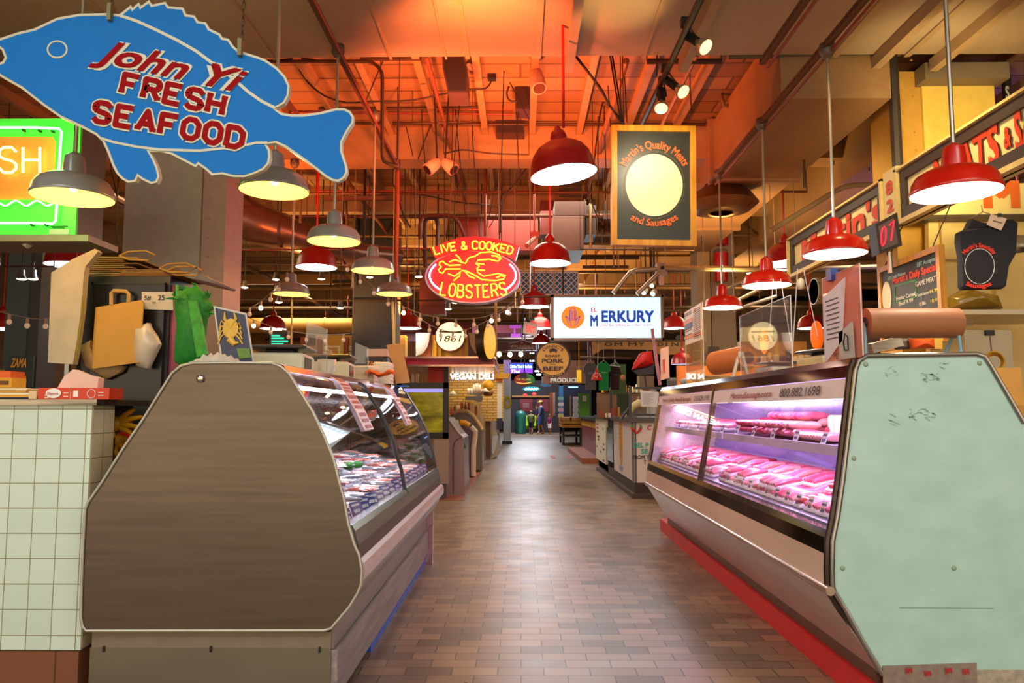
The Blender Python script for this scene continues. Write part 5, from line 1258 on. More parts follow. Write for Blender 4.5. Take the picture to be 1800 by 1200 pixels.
# sign on the big fascia (right stall)
XF = 2.9
def yx(px): return atX(px, 390, XF).y
def fascia(lab, px0, pxe, words, num=None):
    """painted board facing the aisle at x = XF"""
    t = thing('painted_fascia', lab, 'sign board', atX(px0[0], px0[1], XF)); r0 = 1.592; r1 = 2.085
    ya = atX(px0[0], 440, XF).y; yb = atX(pxe, 360, XF).y if pxe < 1900 else XF*F/(pxe-915); zt = 1.3+XF/r0; zb = 1.3+XF/r1
    MB().box((XF, yb, zb), (XF+.06, ya, zt)).build('board', M('ecdc9c', .4, noise=.02), t)
    f = MB(); T = .045; D = .075
    for z in (zb+.045, zt-.02-D): f.box((XF-.025, yb+.04, z), (XF, ya-.04, z+D))
    for y in (yb+.04, ya-.04-D): f.box((XF-.0252, y, zb+.046), (XF, y+D, zt-.02))
    f.build('dark_moulding', M('3a302c', .45), t)
    f = MB(); f.box((XF-.05, yb, zt-.018), (XF+.02, ya, zt)); f.box((XF-.05, yb, zb), (XF+.02, ya, zb+.035)); f.box((XF-.05, yb, zb+.03), (XF, yb+.03, zt)); f.box((XF-.05, ya-.03, zb), (XF, ya, zt)); f.build('cream_moulding', M('e8cf88', .4), t)
    for s, y0, y1, h in words:
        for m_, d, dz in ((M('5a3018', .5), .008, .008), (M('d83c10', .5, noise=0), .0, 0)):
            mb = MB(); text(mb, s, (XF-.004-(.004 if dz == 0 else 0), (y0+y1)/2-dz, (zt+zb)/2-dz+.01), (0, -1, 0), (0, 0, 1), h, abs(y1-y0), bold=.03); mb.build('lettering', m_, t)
    return ya, yb, zt, zb
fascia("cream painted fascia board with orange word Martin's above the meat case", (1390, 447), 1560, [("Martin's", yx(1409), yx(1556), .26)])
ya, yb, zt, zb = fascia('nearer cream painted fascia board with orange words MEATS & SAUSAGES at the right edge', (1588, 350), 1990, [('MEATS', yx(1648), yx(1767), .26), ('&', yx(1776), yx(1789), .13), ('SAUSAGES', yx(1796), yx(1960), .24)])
pn = thing('number_post', 'narrow cream post with orange digits 828 between the two fascia boards', 'sign post', atX(1574, 340, XF))
MB().box((XF-.03, yx(1587)+.01, 1.3+XF/2.05), (XF+.05, yx(1561)-.01, 1.3+XF/1.56)).build('post', M('ecdc9c', .4, noise=.02), pn)
for i, d in enumerate('828'):
    mb = MB(); text(mb, d, (XF-.034, (yx(1561)+yx(1587))/2, 3.02-i*.145), (0, -1, 0), (0, 0, 1), .1, .11, bold=.035); mb.build('digit', M('d8421a', .4, noise=0), pn)
lamp('SPOT', (2.2, 4.6, 3.6), 45, (1, .75, .35), .1, target=(2.95, 5.2, 2.8), spot=130, name='sign_spot')
lamp('SPOT', (2.2, 6.9, 3.6), 30, (1, .75, .35), .1, target=(2.95, 7.0, 2.8), spot=120, name='sign_spot')
# ================================================================ left foreground: tiled counter and black cabinet
tilem = brick_mat('cfe0d4', 'c6d8cc', '8a8668', .1085, .1085, .0022, .22, offset=0, swap=(0, 2, 1), bump=.4)
YT = 3.36; xt = at(153, 900, YT).x; zt = at(100, 712, YT).z; zb = at(100, 1142, YT).z
tc = thing('tiled_counter', 'white tiled half wall with a steel top at the far left', 'counter', (xt-1, YT, 0))
o = MB().box((xt-1.6, YT, zb), (xt, YT+.18, zt)).build('tiled_wall', tilem, tc)
MB().box((xt, YT+.002, zb+.01), (xt+.006, YT+.178, zt-.002)).build('end_tiles', brick_mat('d8cfb0', 'cec6a4', '8a7a5a', .09, .1085, .0022, .3, offset=0, swap=(1, 2, 0), bump=.4), tc)
MB().box((xt-1.6, YT-.02, zt), (xt+.03, YT+.6, at(100, 703, YT).z+.003)).build('steel_top', stretch_mat('6a6258', 'a8a090', .25, (2, 20, 40), metal=.9, bump=.02), tc)
MB().box((xt-1.6, YT-.01, 0), (xt+.0, YT+.2, zb-.004)).build('plinth', brick_mat('7a4a34', '6a3e2c', '4a3024', .3, .3, .004, .4, offset=0, swap=(0, 2, 1)), tc)
MB().box((xt-1.6, YT+.18, .05), (xt-.1, YT+.55, zt)).build('carcass', M('5a4a3c', .7), tc)
ZQ = at(100, 703, YT).z+.004
def flatbox(nm, lab, x0, x1, z0, z1, Y, d, m, rz=0, cat='box', prints=()):
    a = at(x0, 690, Y).x; b = at(x1, 690, Y).x; t = thing(nm, lab, cat, ((a+b)/2, Y, z0))
    MB().cbox(((a+b)/2, Y+d/2, (z0+z1)/2), (b-a, d, z1-z0), rz=rz).build('carton', m, t)
    for (f0, f1, g0, g1, pm) in prints: MB().box((a+(b-a)*f0, Y-.003, z0+(z1-z0)*g0), (a+(b-a)*f1, Y-.0005, z0+(z1-z0)*g1)).build('print', pm, t)
    return t
gb = flatbox('glove_box', 'orange red carton with white oval labels on the tiled counter', 67, 192, ZQ, ZQ+.052, 3.4, .12, M('d23c1c', .4), 0, 'box',
     ((.46, .465, 0, 1, M('f0d0c0', .5)), (.5, .57, .2, .75, M('f0e8e0', .5)), (.1, .16, .3, .4, M('f0c8b8', .5)), (.1, .16, .1, .2, M('f0c8b8', .5)), (.36, .43, .5, .6, M('f0c8b8', .5)), (.36, .43, .2, .3, M('f0c8b8', .5)), (.85, .93, .55, .62, M('f0c8b8', .5)), (.85, .93, .3, .38, M('f0c8b8', .5))))
a = at(95, 691, 3.4); MB().prism([(a.x+.035*math.cos(2*PI*k/24), 3.396, a.z+.022*math.sin(2*PI*k/24)) for k in range(24)], (0, -.001, 0)).build('oval_label', M('f0ece8', .5), gb)
mb = MB(); text(mb, 'Daycon', (a.x, 3.394, a.z), (1, 0, 0), (0, 0, 1), .012, .05, shear=.3); mb.build('lettering', M('c84848', .5), gb)
a = at(161, 692, 3.4); MB().tube([(a.x+.018*math.cos(2*PI*k/20), 3.398, a.z+.02*math.sin(2*PI*k/20)) for k in range(20)], .002, 4, closed=True).build('round_label', M('f0e0d8', .5), gb)
p0 = [at(x, y, 3.45) for x, y in ((100, 683), (112, 662), (128, 649), (150, 658), (173, 664), (171, 684))]
tm = MB().prism(p0, (0, .05, 0)); one('tissue_sheet', tm, M('e8c0b0', .7, bump=.3), 'pale pink sheet of wrapping paper standing out of the orange red carton', 'paper')
flatbox('carton', 'small orange carton on top of the yellow one at the left edge', -20, 17, ZQ+.1, ZQ+.13, 3.45, .1, M('e06010', .5)); 
flatbox('carton', 'yellow carton with dark print at the left edge of the counter', -20, 20, ZQ+.055, ZQ+.1, 3.45, .1, M('d89a18', .5), 0, 'box', ((.3, .85, .3, .7, M('6a3a10', .5)),))
for i, (x1, c, lab) in enumerate(((60, '1c1c28', 'black'), (55, 'e8a018', 'yellow'), (52, 'f0e0c0', 'cream'), (46, 'c89040', 'tan'), (47, 'e8d0a0', 'pale yellow'))):
    flatbox('folder', lab+' flat packet in the pile at the left end of the tiled counter', -20, x1, ZQ+i*.0105, ZQ+.0095+i*.0105, 3.42+i*.005, .12, M(c, .5), .02*(i % 3-1), 'packet')
one('paper_scrap', MB().cbox((at(58, 695, 3.42).x, 3.42, ZQ+.02), (.03, .04, .035), rz=.5), M('e8c898', .6), 'small crumpled cream scrap beside the orange red carton', 'paper')
# black cabinet
YB2 = 4.5
cb = thing('cabinet', 'tall black cabinet with an aluminium door edge behind the steel end panel', 'cabinet', (at(225, 700, YB2).x, YB2, 0))
a = at(150, 485, YB2); b = at(300, 485, YB2); zt2 = at(200, 486, YB2).z
MB().box((a.x, YB2, 0), (b.x, YB2+.45, zt2)).build('carcass', M('1e1c20', .4), cb)
d0 = at(166, 498, YB2); d1 = at(294, 498, YB2); dr = MB().box((d0.x, YB2-.03, .1), (d1.x, YB2, d0.z)).build('door', M('141318', .25, noise=0), cb)
MB().box((at(151, 0, YB2).x, YB2-.02, .1), (at(158, 0, YB2).x, YB2, at(0, 507, YB2).z)).build('door_edge', M('b8b4b0', .4, .6), cb)
MB().box((d0.x, YB2-.034, .1), (d0.x+.012, YB2-.03, d0.z)).build('door_seal', BLACK, dr); MB().box((d0.x, YB2-.034, d0.z-.012), (d1.x, YB2-.03, d0.z)).build('door_seal', BLACK, dr)
MB().box((b.x-.0, YB2+.02, .4), (b.x+.015, YB2+.43, zt2-.05)).build('side_panel', M('8a2a44', .5), cb)
one('white_board', MB().prism([at(310, 482, 4.5), at(350, 480, 4.5), at(384, 496, 4.62), at(380, 499, 4.62), at(340, 490, 4.5)], (0, .3, 0)), M('b0a49c', .5), 'thin white board lying across the right top corner of the black cabinet', 'board')
random.seed(2)
for i in range(15):
    x0 = 140+random.uniform(-2, 6)+i*.6; x1 = 232+random.uniform(-8, 18) if i < 10 else 340-(i-10)*6
    if i >= 10: x0 = 210+(i-10)*4
    a = at(x0, 480, 4.55); b = at(x1, 480, 4.55); z = zt2+.004+((i % 10)*.0125 if i < 10 else (i-10)*.009)
    MBx = MB().cbox(((a.x+b.x)/2, 4.66, z+.004), (b.x-a.x, .3, .008), rz=random.uniform(-.06, .06), ry=random.uniform(-.015, .015))
    t = thing('paper_bag', 'folded brown paper bag in the pile on the black cabinet', 'paper bag', ((a.x+b.x)/2, 4.66, z), 'folded paper bags on the black cabinet')
    MBx.build('folded_sheet', M(('7a5a34', '8a683c', '6c4c2c', '7c4a24')[i % 4], .8, bump=.3), t)
    if i in (9, 12, 14): MB().tube([(b.x-.1, 4.5, z+.01), (b.x-.02, 4.46, z-.02), (b.x+.09, 4.46, z-.025), (b.x+.12, 4.5, z+.015), (b.x+.05, 4.52, z+.045), (b.x-.06, 4.52, z+.04), (b.x-.1, 4.5, z+.01)], .006, 6).build('handle', M('a87a40', .8), t)
sl = thing('garment_cover', 'long translucent plastic sleeve with a zip hanging left of the black cabinet', 'cover', at(120, 550, 4.3))
plm = M('b8a888', .3, noise=.12, scale=8, bump=.6, coat=.3)
MB().prism([at(x, y, 4.3) for x, y in ((90, 479), (128, 455), (167, 437), (172, 442), (150, 468), (147, 484), (143, 540), (135, 600), (128, 640), (84, 637))], (0, .05, 0)).build('sleeve', plm, sl)
MB().tube([at(x, y, 4.29) for x, y in ((146, 520), (143, 560), (138, 600), (133, 630))], .006, 6).build('zip', M('8a7a20', .5), sl)
kb = thing('paper_bag', 'large mustard kraft paper bag with handles hanging on the black cabinet door', 'paper bag', at(205, 590, 4.4))
for i in range(5): MB().prism([at(x+i*.8, y+i*1.2, 4.43-i*.012) for x, y in ((168, 540), (249, 527), (242, 632), (160, 643))], (0, .008, 0)).build('bag_face', KRAFT, kb)
MB().tube([at(x, y, 4.43) for x, y in ((196, 536), (196, 515), (200, 511), (222, 512), (227, 517), (226, 532))], .012, 6).build('handle', M('b08a50', .7), kb)
def blob(px, Y, d, seed, n=10):
    """crumpled bag: lofted outline rings"""
    random.seed(seed); c = at(sum(p[0] for p in px)/len(px), sum(p[1] for p in px)/len(px), Y+d/2); P = [at(x, y, Y+d/2) for x, y in px]
    Q = []
    for i in range(len(P)): Q += [P[i], P[i].lerp(P[(i+1) % len(P)], .5)]
    rings = []
    for k in range(7):
        t = -1+2*k/6; s = math.sqrt(max(.02, 1-t*t*.98)); rings.append([Vector(((p.x-c.x)*s*(1+random.uniform(-.06, .06))+c.x, Y+d/2+t*d/2, (p.z-c.z)*s*(1+random.uniform(-.06, .06))+c.z)) for p in Q])
    return MB().loft(rings)
one('plastic_bag', blob([(240, 572), (262, 566), (275, 588), (282, 605), (274, 625), (262, 648), (240, 645), (236, 600)], 4.36, .12, 4), M('c8b8a4', .35, noise=.08, bump=.8, coat=.3), 'crumpled white plastic bag right of the mustard paper bag', 'plastic bag')
one('plastic_bag', blob([(136, 610), (160, 598), (170, 640), (224, 643), (215, 655), (190, 668), (176, 660), (150, 645)], 4.4, .1, 9), M('a8855c', .35, noise=.12, bump=.8, coat=.3), 'brownish translucent plastic bag below the mustard paper bag', 'plastic bag')
pc = thing('price_card', 'white card with handwritten prices taped to the black cabinet', 'card', at(277, 528, 4.46))
MB().prism([at(x, y, 4.46) for x, y in ((249, 513), (304, 513), (304, 545), (249, 543))], (0, .003, 0)).build('card', M('c4b8aa', .5), pc)
pxtext('5#', 254, 266, 519, 527, 4.459, BLACK, pc); pxtext('25', 278, 290, 518, 527, 4.459, BLACK, pc); pxtext('ea', 268, 274, 529, 533, 4.459, BLACK, pc)
# green mesh bags
gm = M('0e7a22', .6, noise=.2, scale=40, bump=.6); gb_ = thing('green_bag', 'bright green mesh bags hanging at the right side of the black cabinet', 'bag', at(340, 570, 4.3))
blob([(306, 520), (325, 505), (345, 503), (362, 515), (375, 535), (366, 556), (360, 620), (350, 640), (318, 645), (307, 635), (312, 570)], 4.3, .12, 21).build('bag', gm, gb_)
MB().prism([at(x, y, 4.28) for x, y in ((330, 528), (346, 528), (356, 575), (364, 622), (346, 628), (338, 580))], (0, .02, 0)).build('bag_label', M('3a9a2a', .6, noise=.3, scale=25), gb_)
random.seed(8); fr = MB()
for i in range(26):
    x, y = random.choice(((306, 522), (322, 508), (345, 503), (366, 520), (374, 540), (368, 552))); c = at(x+random.uniform(-3, 3), y+random.uniform(-3, 3), 4.3)
    fr.tube([c, c+Vector((random.uniform(-.04, .04), random.uniform(-.03, .0), random.uniform(-.02, .04)))], [.009, .003], 5)
fr.build('frill', gm, gb_)
one('green_tag', quad3([(308, 500), (313, 500), (314, 520), (309, 521)], 4.27), M('4a9a3a', .5), 'narrow green tag standing above the green mesh bags', 'tag')
# gloves, board behind the tiled counter
gl_ = thing('rubber_gloves', 'bunch of yellow rubber gloves between the tiled counter and the steel panel', 'gloves', at(210, 780, 3.8))
ym = M('e0a010', .45, noise=.06)
for i, (x, y, a0) in enumerate(((200, 745, .1), (205, 775, -.1), (200, 805, -1.0))):
    c = at(x, y, 3.75+.03*i); MB().sphere(c, (.045, .03, .04), 12, 7).build('palm', ym, gl_)
    for k in range(4):
        t = a0+.5-k*.36; d = Vector((math.cos(t), -.1, math.sin(t))); l = (.09, .11, .1, .08)[k]
        MB().tube([c+d*.02, c+d*(.04+l*.5)+Vector((0, 0, .004)), c+d*(.04+l)], [.014, .013, .009], 8).build('finger', ym, gl_)
    MB().tube([c+Vector((-.01, -.01, -.02)), c+Vector((.02, -.03, -.07))], [.016, .01], 8).build('thumb', ym, gl_)
one('cardboard_piece', quad3([(188, 706), (203, 707), (200, 733), (188, 735)], 3.9, .01), CARD, 'small brown cardboard piece standing behind the tiled counter', 'cardboard')
one('red_strip', quad3([(210, 758), (236, 766), (233, 772), (212, 763)], 3.7, .01), M('c81818', .5), 'red strip among the yellow gloves', 'strip')
bo = thing('bottle', 'dark bottle with a white cap behind the steel end panel', 'bottle', at(218, 790, 4.0)); q = at(217, 800, 4.0)
MB().lathe([(0, -.2), (.035, -.2), (.035, -.02), (.015, .02)], q, 16).build('bottle_body', BLACK, bo); MB().lathe([(.02, .0), (.02, .05), (0, .052)], q, 14).build('cap', WHITE, bo)
# painted lettering on the dark pillars
for (x0, x1, y0, y1, Y, lab) in ((20, 48, 629, 645, 9.45, 'dark painted board with yellow lettering on the pillar at the far left'), (645, 669, 634, 643, 12.1, 'black board with orange lettering on the dark column behind the foam trays')):
    t = thing('lettered_board', lab, 'sign', at((x0+x1)/2, y1, Y)); a, b = pxbox(x0-4, 680 if x0 < 100 else 660, x1+8, y0-4, Y+.01, .03); MB().box(a, b).build('board', M('2a3238', .5), t)
    pxtext('ZAMA', x0, x1, y0, y1, Y, M('e09a20', .5, noise=0), t, .03, .15)
    if x0 < 100: MB().tube([at(x0+i*1.7, 662-4*math.sin(i*1.7), Y-.005) for i in range(16)], .007, 5).build('script_line', M('e09a20', .5, noise=0), t); MB().box((at(18, 0, Y).x, Y-.002, at(0, 651, Y).z), (at(48, 0, Y).x, Y, at(0, 650, Y).z)).build('rule', M('e09a20', .5, noise=0), t)
# ================================================================ string lights
bulbm = M('c8a888', .1, emit=.25, noise=0); bulbh = M('ffe2a0', emit=9, noise=0)
def strand(lab, px, Y, n, lit=(), r=.024):
    P = [at(x, y, Y) for x, y in px]; t = thing('string_lights', lab, 'string lights', P[0])
    # densify
    Q = []
    for i in range(len(P)-1):
        p0, p1, p2, p3 = P[max(i-1, 0)], P[i], P[i+1], P[min(i+2, len(P)-1)]
        for k in range(5):
            u = k/5; Q.append(.5*((2*p1)+(-p0+p2)*u+(2*p0-5*p1+4*p2-p3)*u*u+(-p0+3*p1-3*p2+p3)*u**3))
    Q.append(P[-1]); MB().tube([Vector((Q[0].x, Q[0].y, 4.57))]+Q+[Vector((Q[-1].x, Q[-1].y, 4.57))], .005, 5).build('cord', M('8a7460', .6), t)
    L = [0]
    for a, b in zip(Q[:-1], Q[1:]): L.append(L[-1]+(b-a).length)
    for j in range(n):
        s = L[-1]*(j+.5)/n; i = max(k for k in range(len(L)) if L[k] <= s); i = min(i, len(Q)-2); c = Q[i].lerp(Q[i+1], (s-L[i])/max(1e-6, L[i+1]-L[i]))
        b = MB().sphere(c-Vector((0, 0, .075)), (r, r, r*1.15), 12, 8).build('bulb', bulbh if j in lit else bulbm, t)
        MB().tube([c, c-Vector((0, 0, .055))], .014, 8).build('bulb_socket', M('a08070', .5), b)
strand('string of bulbs sagging under the lobster sign, upper strand', [(600, 452), (640, 490), (690, 528), (740, 551), (790, 560), (845, 558), (880, 545), (912, 524), (932, 512)], 9, 12, (4, 9, 10))
strand('string of bulbs sagging under the lobster sign, lower strand', [(728, 552), (760, 573), (795, 583), (830, 576), (862, 560), (905, 535)], 9.5, 9)
strand('string of bulbs rising from the black cabinet to the small grey lamp', [(385, 530), (410, 540), (440, 540), (470, 520), (492, 495), (512, 470)], 8.2, 7, (0, 3))
strand('string of bulbs low over the two scales', [(400, 550), (430, 556), (462, 568), (500, 580), (560, 588), (620, 586)], 9.2, 7, (1,))
strand('string of bulbs across the far left edge', [(-30, 540), (18, 552), (60, 560), (88, 559), (130, 556)], 7.0, 5)
strand('string of large lit bulbs beside the street sign down the aisle', [(868, 617), (890, 618), (925, 617)], 20, 3, (0, 1, 2), .06)
# ================================================================ stalls behind the seafood case (left)
def block(nm, lab, cat, x0, y0, x1, y1, Y, d, m): return one(nm, MB().box(*pxbox(x0, y1, x1, y0, Y, d)), m, lab, cat)
st = thing('market_stall', 'yellow and red market stall with letters STS behind the seafood case', 'stall', at(620, 640, 14))
MB().box(*pxbox(555, 627, 712, 589, 14, .3)).build('frieze', M('d8a020', .5), st); MB().box(*pxbox(340, 622, 555, 608, 14, .3)).build('frieze', M('c89a3a', .5), st)
MB().box(*pxbox(340, 634, 712, 627, 13.95, .35)).build('red_band', M('b02a1a', .5), st)
pxtext('STS', 568, 626, 607, 622, 13.99, M('efe6c8', .5), st, .03); pxtext('S', 640, 652, 606, 622, 13.99, M('efe6c8', .5), st, .03)
MB().box(*pxbox(340, 712, 712, 690, 14, 1.0)).build('stall_counter', M('8a5a30', .5), st); MB().box(*pxbox(350, 690, 700, 634, 15.2, .1)).build('back_panel', M('b8863c', .6), st)
for x in (530, 560, 600, 607, 640, 700): MB().box(*pxbox(x-2, 712, x+2, 592, 13.9, .08)).build('post', M('a04020' if x % 3 else 'd8b040', .5), st)
tv = thing('screen', 'small teal lit screen in the stall left of the clear divider', 'screen', at(490, 610, 13)); MB().box(*pxbox(474, 612, 512, 583, 13, .06)).build('bezel', BLACK, tv)
for i in range(5): MB().box(*pxbox(477, 591+i*5, 492+(i*7) % 15, 588+i*5, 12.99, .01)).build('screen_row', M('30c8a0', emit=.9, noise=0), tv)
wallb = M('6a4a2c', .7, noise=.2, scale=3)
for i, (x0, y0, x1, y1, Y, c) in enumerate(((300, 470, 640, 545, 22, '7a5838'), (300, 545, 640, 700, 24, 'a07840'), (690, 500, 960, 560, 26, '6a5034'), (1020, 430, 1300, 600, 30, '6a5540'), (1300, 420, 1640, 620, 20, '74583c'), (-60, 430, 120, 700, 14, '6e5038'), (690, 560, 760, 700, 20, '6c4428'))):
    struct('partition_wall', MB().box(*pxbox(x0, y1, x1, y0, Y, .2)), M(c, .8, noise=.2, scale=3))
# shelves of goods, every piece its own
PRO = {}
CN = {'c89a50': 'amber', '5a3a20': 'brown', 'd8c090': 'tan', '3a4a2a': 'dark green', 'a04028': 'rust red', 'e8d8b0': 'cream', 'e8e0d0': 'white', '3a2a3a': 'dark violet', 'e8b030': 'yellow', 'f0ece0': 'white', 'd03028': 'red', '40a0c0': 'blue', 'e07020': 'orange', '60a040': 'green'}
def goods(group, lab, x0, x1, ybase, Y, n, kinds, hpx=(8, 14), seed=0, rows=1, dy=0):
    random.seed(seed)
    for r_ in range(rows):
        for i in range(n):
            px = x0+(x1-x0)*(i+.5)/n; c = at(px, ybase-r_*dy, Y); k = random.choice(kinds); w_ = (x1-x0)/n*.4*Y/F; h = random.uniform(*hpx)*Y/F
            if k not in PRO:
                shape, col = k; mb = MB()
                if shape == 'bottle': mb.lathe([(0, 0), (.5, 0), (.5, .6), (.18, .78), (.18, 1), (0, 1)], n=12)
                elif shape == 'jar': mb.lathe([(0, 0), (.5, 0), (.52, .75), (.4, .84), (.42, 1), (0, 1)], n=12)
                elif shape == 'bowl': mb.lathe([(0, 0), (.25, 0), (.5, .5), (.45, 1), (0, .85)], n=12)
                else: mb.rbox((0, 0, .5), (.95, .8, 1), .08)
                PRO[k] = tag(mb.build(shape, M(col, .4), origin=(0, 0, 0)), 'x', shape); o = PRO[k]
            else: o = PRO[k].copy(); C.objects.link(o)
            o.location = c; o.scale = (w_*2, w_*2, h); o['group'] = group+', '+CN[k[1]]+' '+k[0]; o['label'] = lab % (CN[k[1]]+' '+{'bottle': 'bottle', 'jar': 'jar', 'bowl': 'bowl', 'box': 'carton'}[k[0]])
WM = [('jar', 'c89a50'), ('bottle', '5a3a20'), ('box', 'd8c090'), ('bottle', '3a4a2a'), ('box', 'a04028'), ('jar', 'e8d8b0')]
def shelf(lab, x0, x1, ys, Y):
    t = thing('shelf_unit', lab, 'shelf', (at((x0+x1)/2, 0, Y).x, Y, 0))
    for y in ys: a, b = pxbox(x0, y+2, x1, y, Y-.15, .4); MB().box(a, b).build('shelf_board', M('6a5030', .6), t)
    for x in (a[0]+.02, (a[0]+b[0])/2, b[0]-.05): MB().box((x, Y+.2, 0), (x+.03, Y+.25, at(0, ys[0]-3, Y).z)).build('upright', M('5a4028', .6), t)
shelf('three tier wooden shelf of goods at the far left edge', -20, 15, (655, 672, 689), 10)
for y, s in ((655, 1), (672, 2), (689, 3)):
    WH = {1: 'top', 2: 'middle', 3: 'bottom'}[s]; goods('goods of the far left stall '+WH, 'small %s on the '+WH+' shelf of the far left stall', -20, 14, y, 10, 5, WM, (7, 13), s)
shelf('long three tier shelf of goods behind the scales', 400, 622, (652, 668, 684), 13)
for y, s in ((652, 4), (668, 5), (684, 6)):
    WH = {4: 'top', 5: 'middle', 6: 'bottom'}[s]; goods('goods behind the scales '+WH, 'small %s on the '+WH+' shelf of the stall behind the scales', 402, 620, y, 13, 22, WM, (7, 13), s)
goods('goods along the yellow stall', 'small %s standing on the counter under the yellow frieze', 545, 700, 690, 13.9, 14, WM+[('bowl', 'e8e0d0')], (8, 18), 8)
# ================================================================ right stall interior
cw = M('e6c880', .55, noise=.04)
st = thing('market_stall', 'cream panelled back of the meat stall with a large orange letter M', 'stall', at(1720, 600, 6.1))
MB().prism([at(x, y, 6.1) for x, y in ((1588, 330), (1900, 318), (1900, 375), (1588, 378))], (0, .1, 0)).build('frieze_board', M('ecd890', .45, noise=.02), st)
MB().prism([at(x, y, 6.06) for x, y in ((1588, 378), (1900, 375), (1900, 384), (1588, 386))], (0, .14, 0)).build('frieze_moulding', M('4a3a24', .45), st)
pxtext('M', 1727, 1792, 316, 364, 6.09, M('e06818', .45, noise=0), st, .04); pxtext('s', 1607, 1620, 352, 370, 6.09, M('e06818', .45, noise=0), st, .04)
MB().prism([at(x, y, 6.15) for x, y in ((1632, 384), (1900, 384), (1912, 1010), (1640, 1010))], (0, .06, 0)).build('back_wall', cw, st)
MB().box(*pxbox(1654, 560, 1662, 384, 6.12, .05)).build('batten', M('c8a460', .5), st); MB().box(*pxbox(1744, 560, 1754, 384, 6.1, .05)).build('batten', M('d8b870', .5), st)
MB().box(*pxbox(1654, 458, 1744, 455, 6.12, .04)).build('batten', M('a08048', .5), st)
fc = thing('cold_cabinet', 'pale grey steel cabinet at the back of the meat stall', 'cabinet', at(1740, 750, 5.4))
ca, cb_ = pxbox(1660, 800, 1900, 546, 5.4, .6); MB().box((ca[0], ca[1], 0), cb_).build('carcass', M('b0a48c', .4, .2), fc); MB().box(*pxbox(1655, 552, 1900, 544, 5.37, .66)).build('cabinet_top', M('c0b49c', .3, .3), fc)
p_ = MB().box(*pxbox(1698, 790, 1790, 580, 5.38, .02)).build('cabinet_door', M('b4a890', .4, .2), fc); MB().box(*pxbox(1733, 589, 1749, 580, 5.36, .02)).build('latch', BLACK, p_)
for i in range(3): MB().box(*pxbox(1692, 562+i*5, 1712, 560+i*5, 5.395, .006)).build('vent_slot', M('8a7a60', .5), fc)
bg = one('plastic_bag', blob([(1655, 545), (1660, 525), (1690, 508), (1720, 515), (1750, 522), (1756, 545)], 5.5, .3, 31), M('a8842c', .25, noise=.15, scale=20, bump=.9, coat=.5), 'shiny yellowish plastic bag of goods on top of the pale grey cabinet', 'plastic bag')
cc = thing('cable_coil', 'coil of yellow cable hanging on the pale grey cabinet', 'cable', at(1748, 635, 5.2))
for k in range(6): c = at(1748, 636, 5.2-.01*k); MB().tube([c+Vector(((.05+.004*k)*math.cos(t), 0, (.05+.004*k)*math.sin(t))) for t in [2*PI*i/20 for i in range(20)]], .006, 6, closed=True).build('cable_loop', M('c89a20', .5), cc)
MB().tube([at(1740, 590, 5.2), at(1744, 625, 5.2)], .005, 5).build('cord', M('6a5a4a', .5), cc)
kb2 = thing('paper_bag', 'large tan kraft paper bag behind the slanted edge of the mint panel', 'paper bag', at(1780, 740, 4.6))
MB().prism([at(x, y, 4.6) for x, y in ((1745, 646), (1794, 646), (1806, 750), (1740, 750))], (0, .14, 0)).build('bag_face', M('d8a050', .75, bump=.15), kb2)
MB().prism([at(x, y, 4.595) for x, y in ((1785, 712), (1806, 712), (1810, 750), (1785, 750))], (0, .004, 0)).build('fold', M('c48c40', .75), kb2)
one('violet_crate', MB().box(*pxbox(1790, 760, 1840, 728, 5.0, .2)), M('8a7ad0', .5), 'pale violet crate just visible beside the tan paper bag', 'crate')
# items under the paper roll
one('steel_tray', MB().cbox(at(1550, 604, 3.95)+Vector((0, 0, -.01)), (.16, .12, .05), ry=-.25), STEEL, 'tilted steel tray under the big paper roll', 'tray')
one('dark_tub', MB().rbox(at(1586, 604, 4.0), (.07, .08, .06), .02), M('4a4038', .5), 'small dark tub under the big paper roll', 'tub')
one('orange_bag', blob([(1597, 595), (1640, 594), (1642, 612), (1600, 613)], 3.9, .1, 12), M('f05a14', .4, noise=.15, bump=.5), 'bright orange plastic bag under the big paper roll', 'plastic bag')
one('yellow_carton', MB().box(*pxbox(1642, 613, 1657, 594, 3.95, .08)), M('d8a840', .5), 'yellow carton beside the orange bag under the big paper roll', 'box')
# hanging shirt
sh = thing('t_shirt', 'black sleeveless looking t-shirt with red lettering hanging at the right edge', 't-shirt', at(1730, 512, 4.4))
YH = 4.4
sp = [(1680, 410), (1697, 402), (1706, 384), (1718, 391), (1738, 394), (1752, 388), (1772, 386), (1783, 393), (1781, 420), (1779, 448), (1768, 470), (1764, 505), (1760, 508), (1690, 510), (1686, 505), (1684, 450), (1679, 425)]
rings = []
for k in range(5):
    t = -1+k/2; s = 1-.03*t*t; rings.append([Vector((at(x, y, YH).x, YH+t*.03+.012*math.sin(x*.13), at(x, y, YH).z)) for x, y in ([(1730+(x-1730)*s, 450+(y-450)*s) for x, y in sp])])
mb = MB(); mb.loft(rings, cap=False); 
from mathutils.geometry import tessellate_polygon
for R_ in (rings[0], rings[-1]): mb.add(R_, [tuple(t) for t in tessellate_polygon([R_])])
mb.build('fabric', M('1e1c24', .85, noise=.1, scale=30, bump=.2), sh)
def arch(s, cx, cy, h, wd, r, Y, m, parent, bold=.03): 
    mb = MB(); k = Y/F; text(mb, s, at(cx, cy, Y), (1, 0, 0), (0, 0, 1), h*k, wd*k, bold=bold, arc=r*k); return mb.build('lettering', m, parent)
rd = M('e03018', .6, noise=0)
arch("Martin's Specialty", 1720, 431, 8, 66, 34, YH-.045, rd, sh); arch('Sausages', 1720, 502, 8, 44, -50, YH-.045, rd, sh)
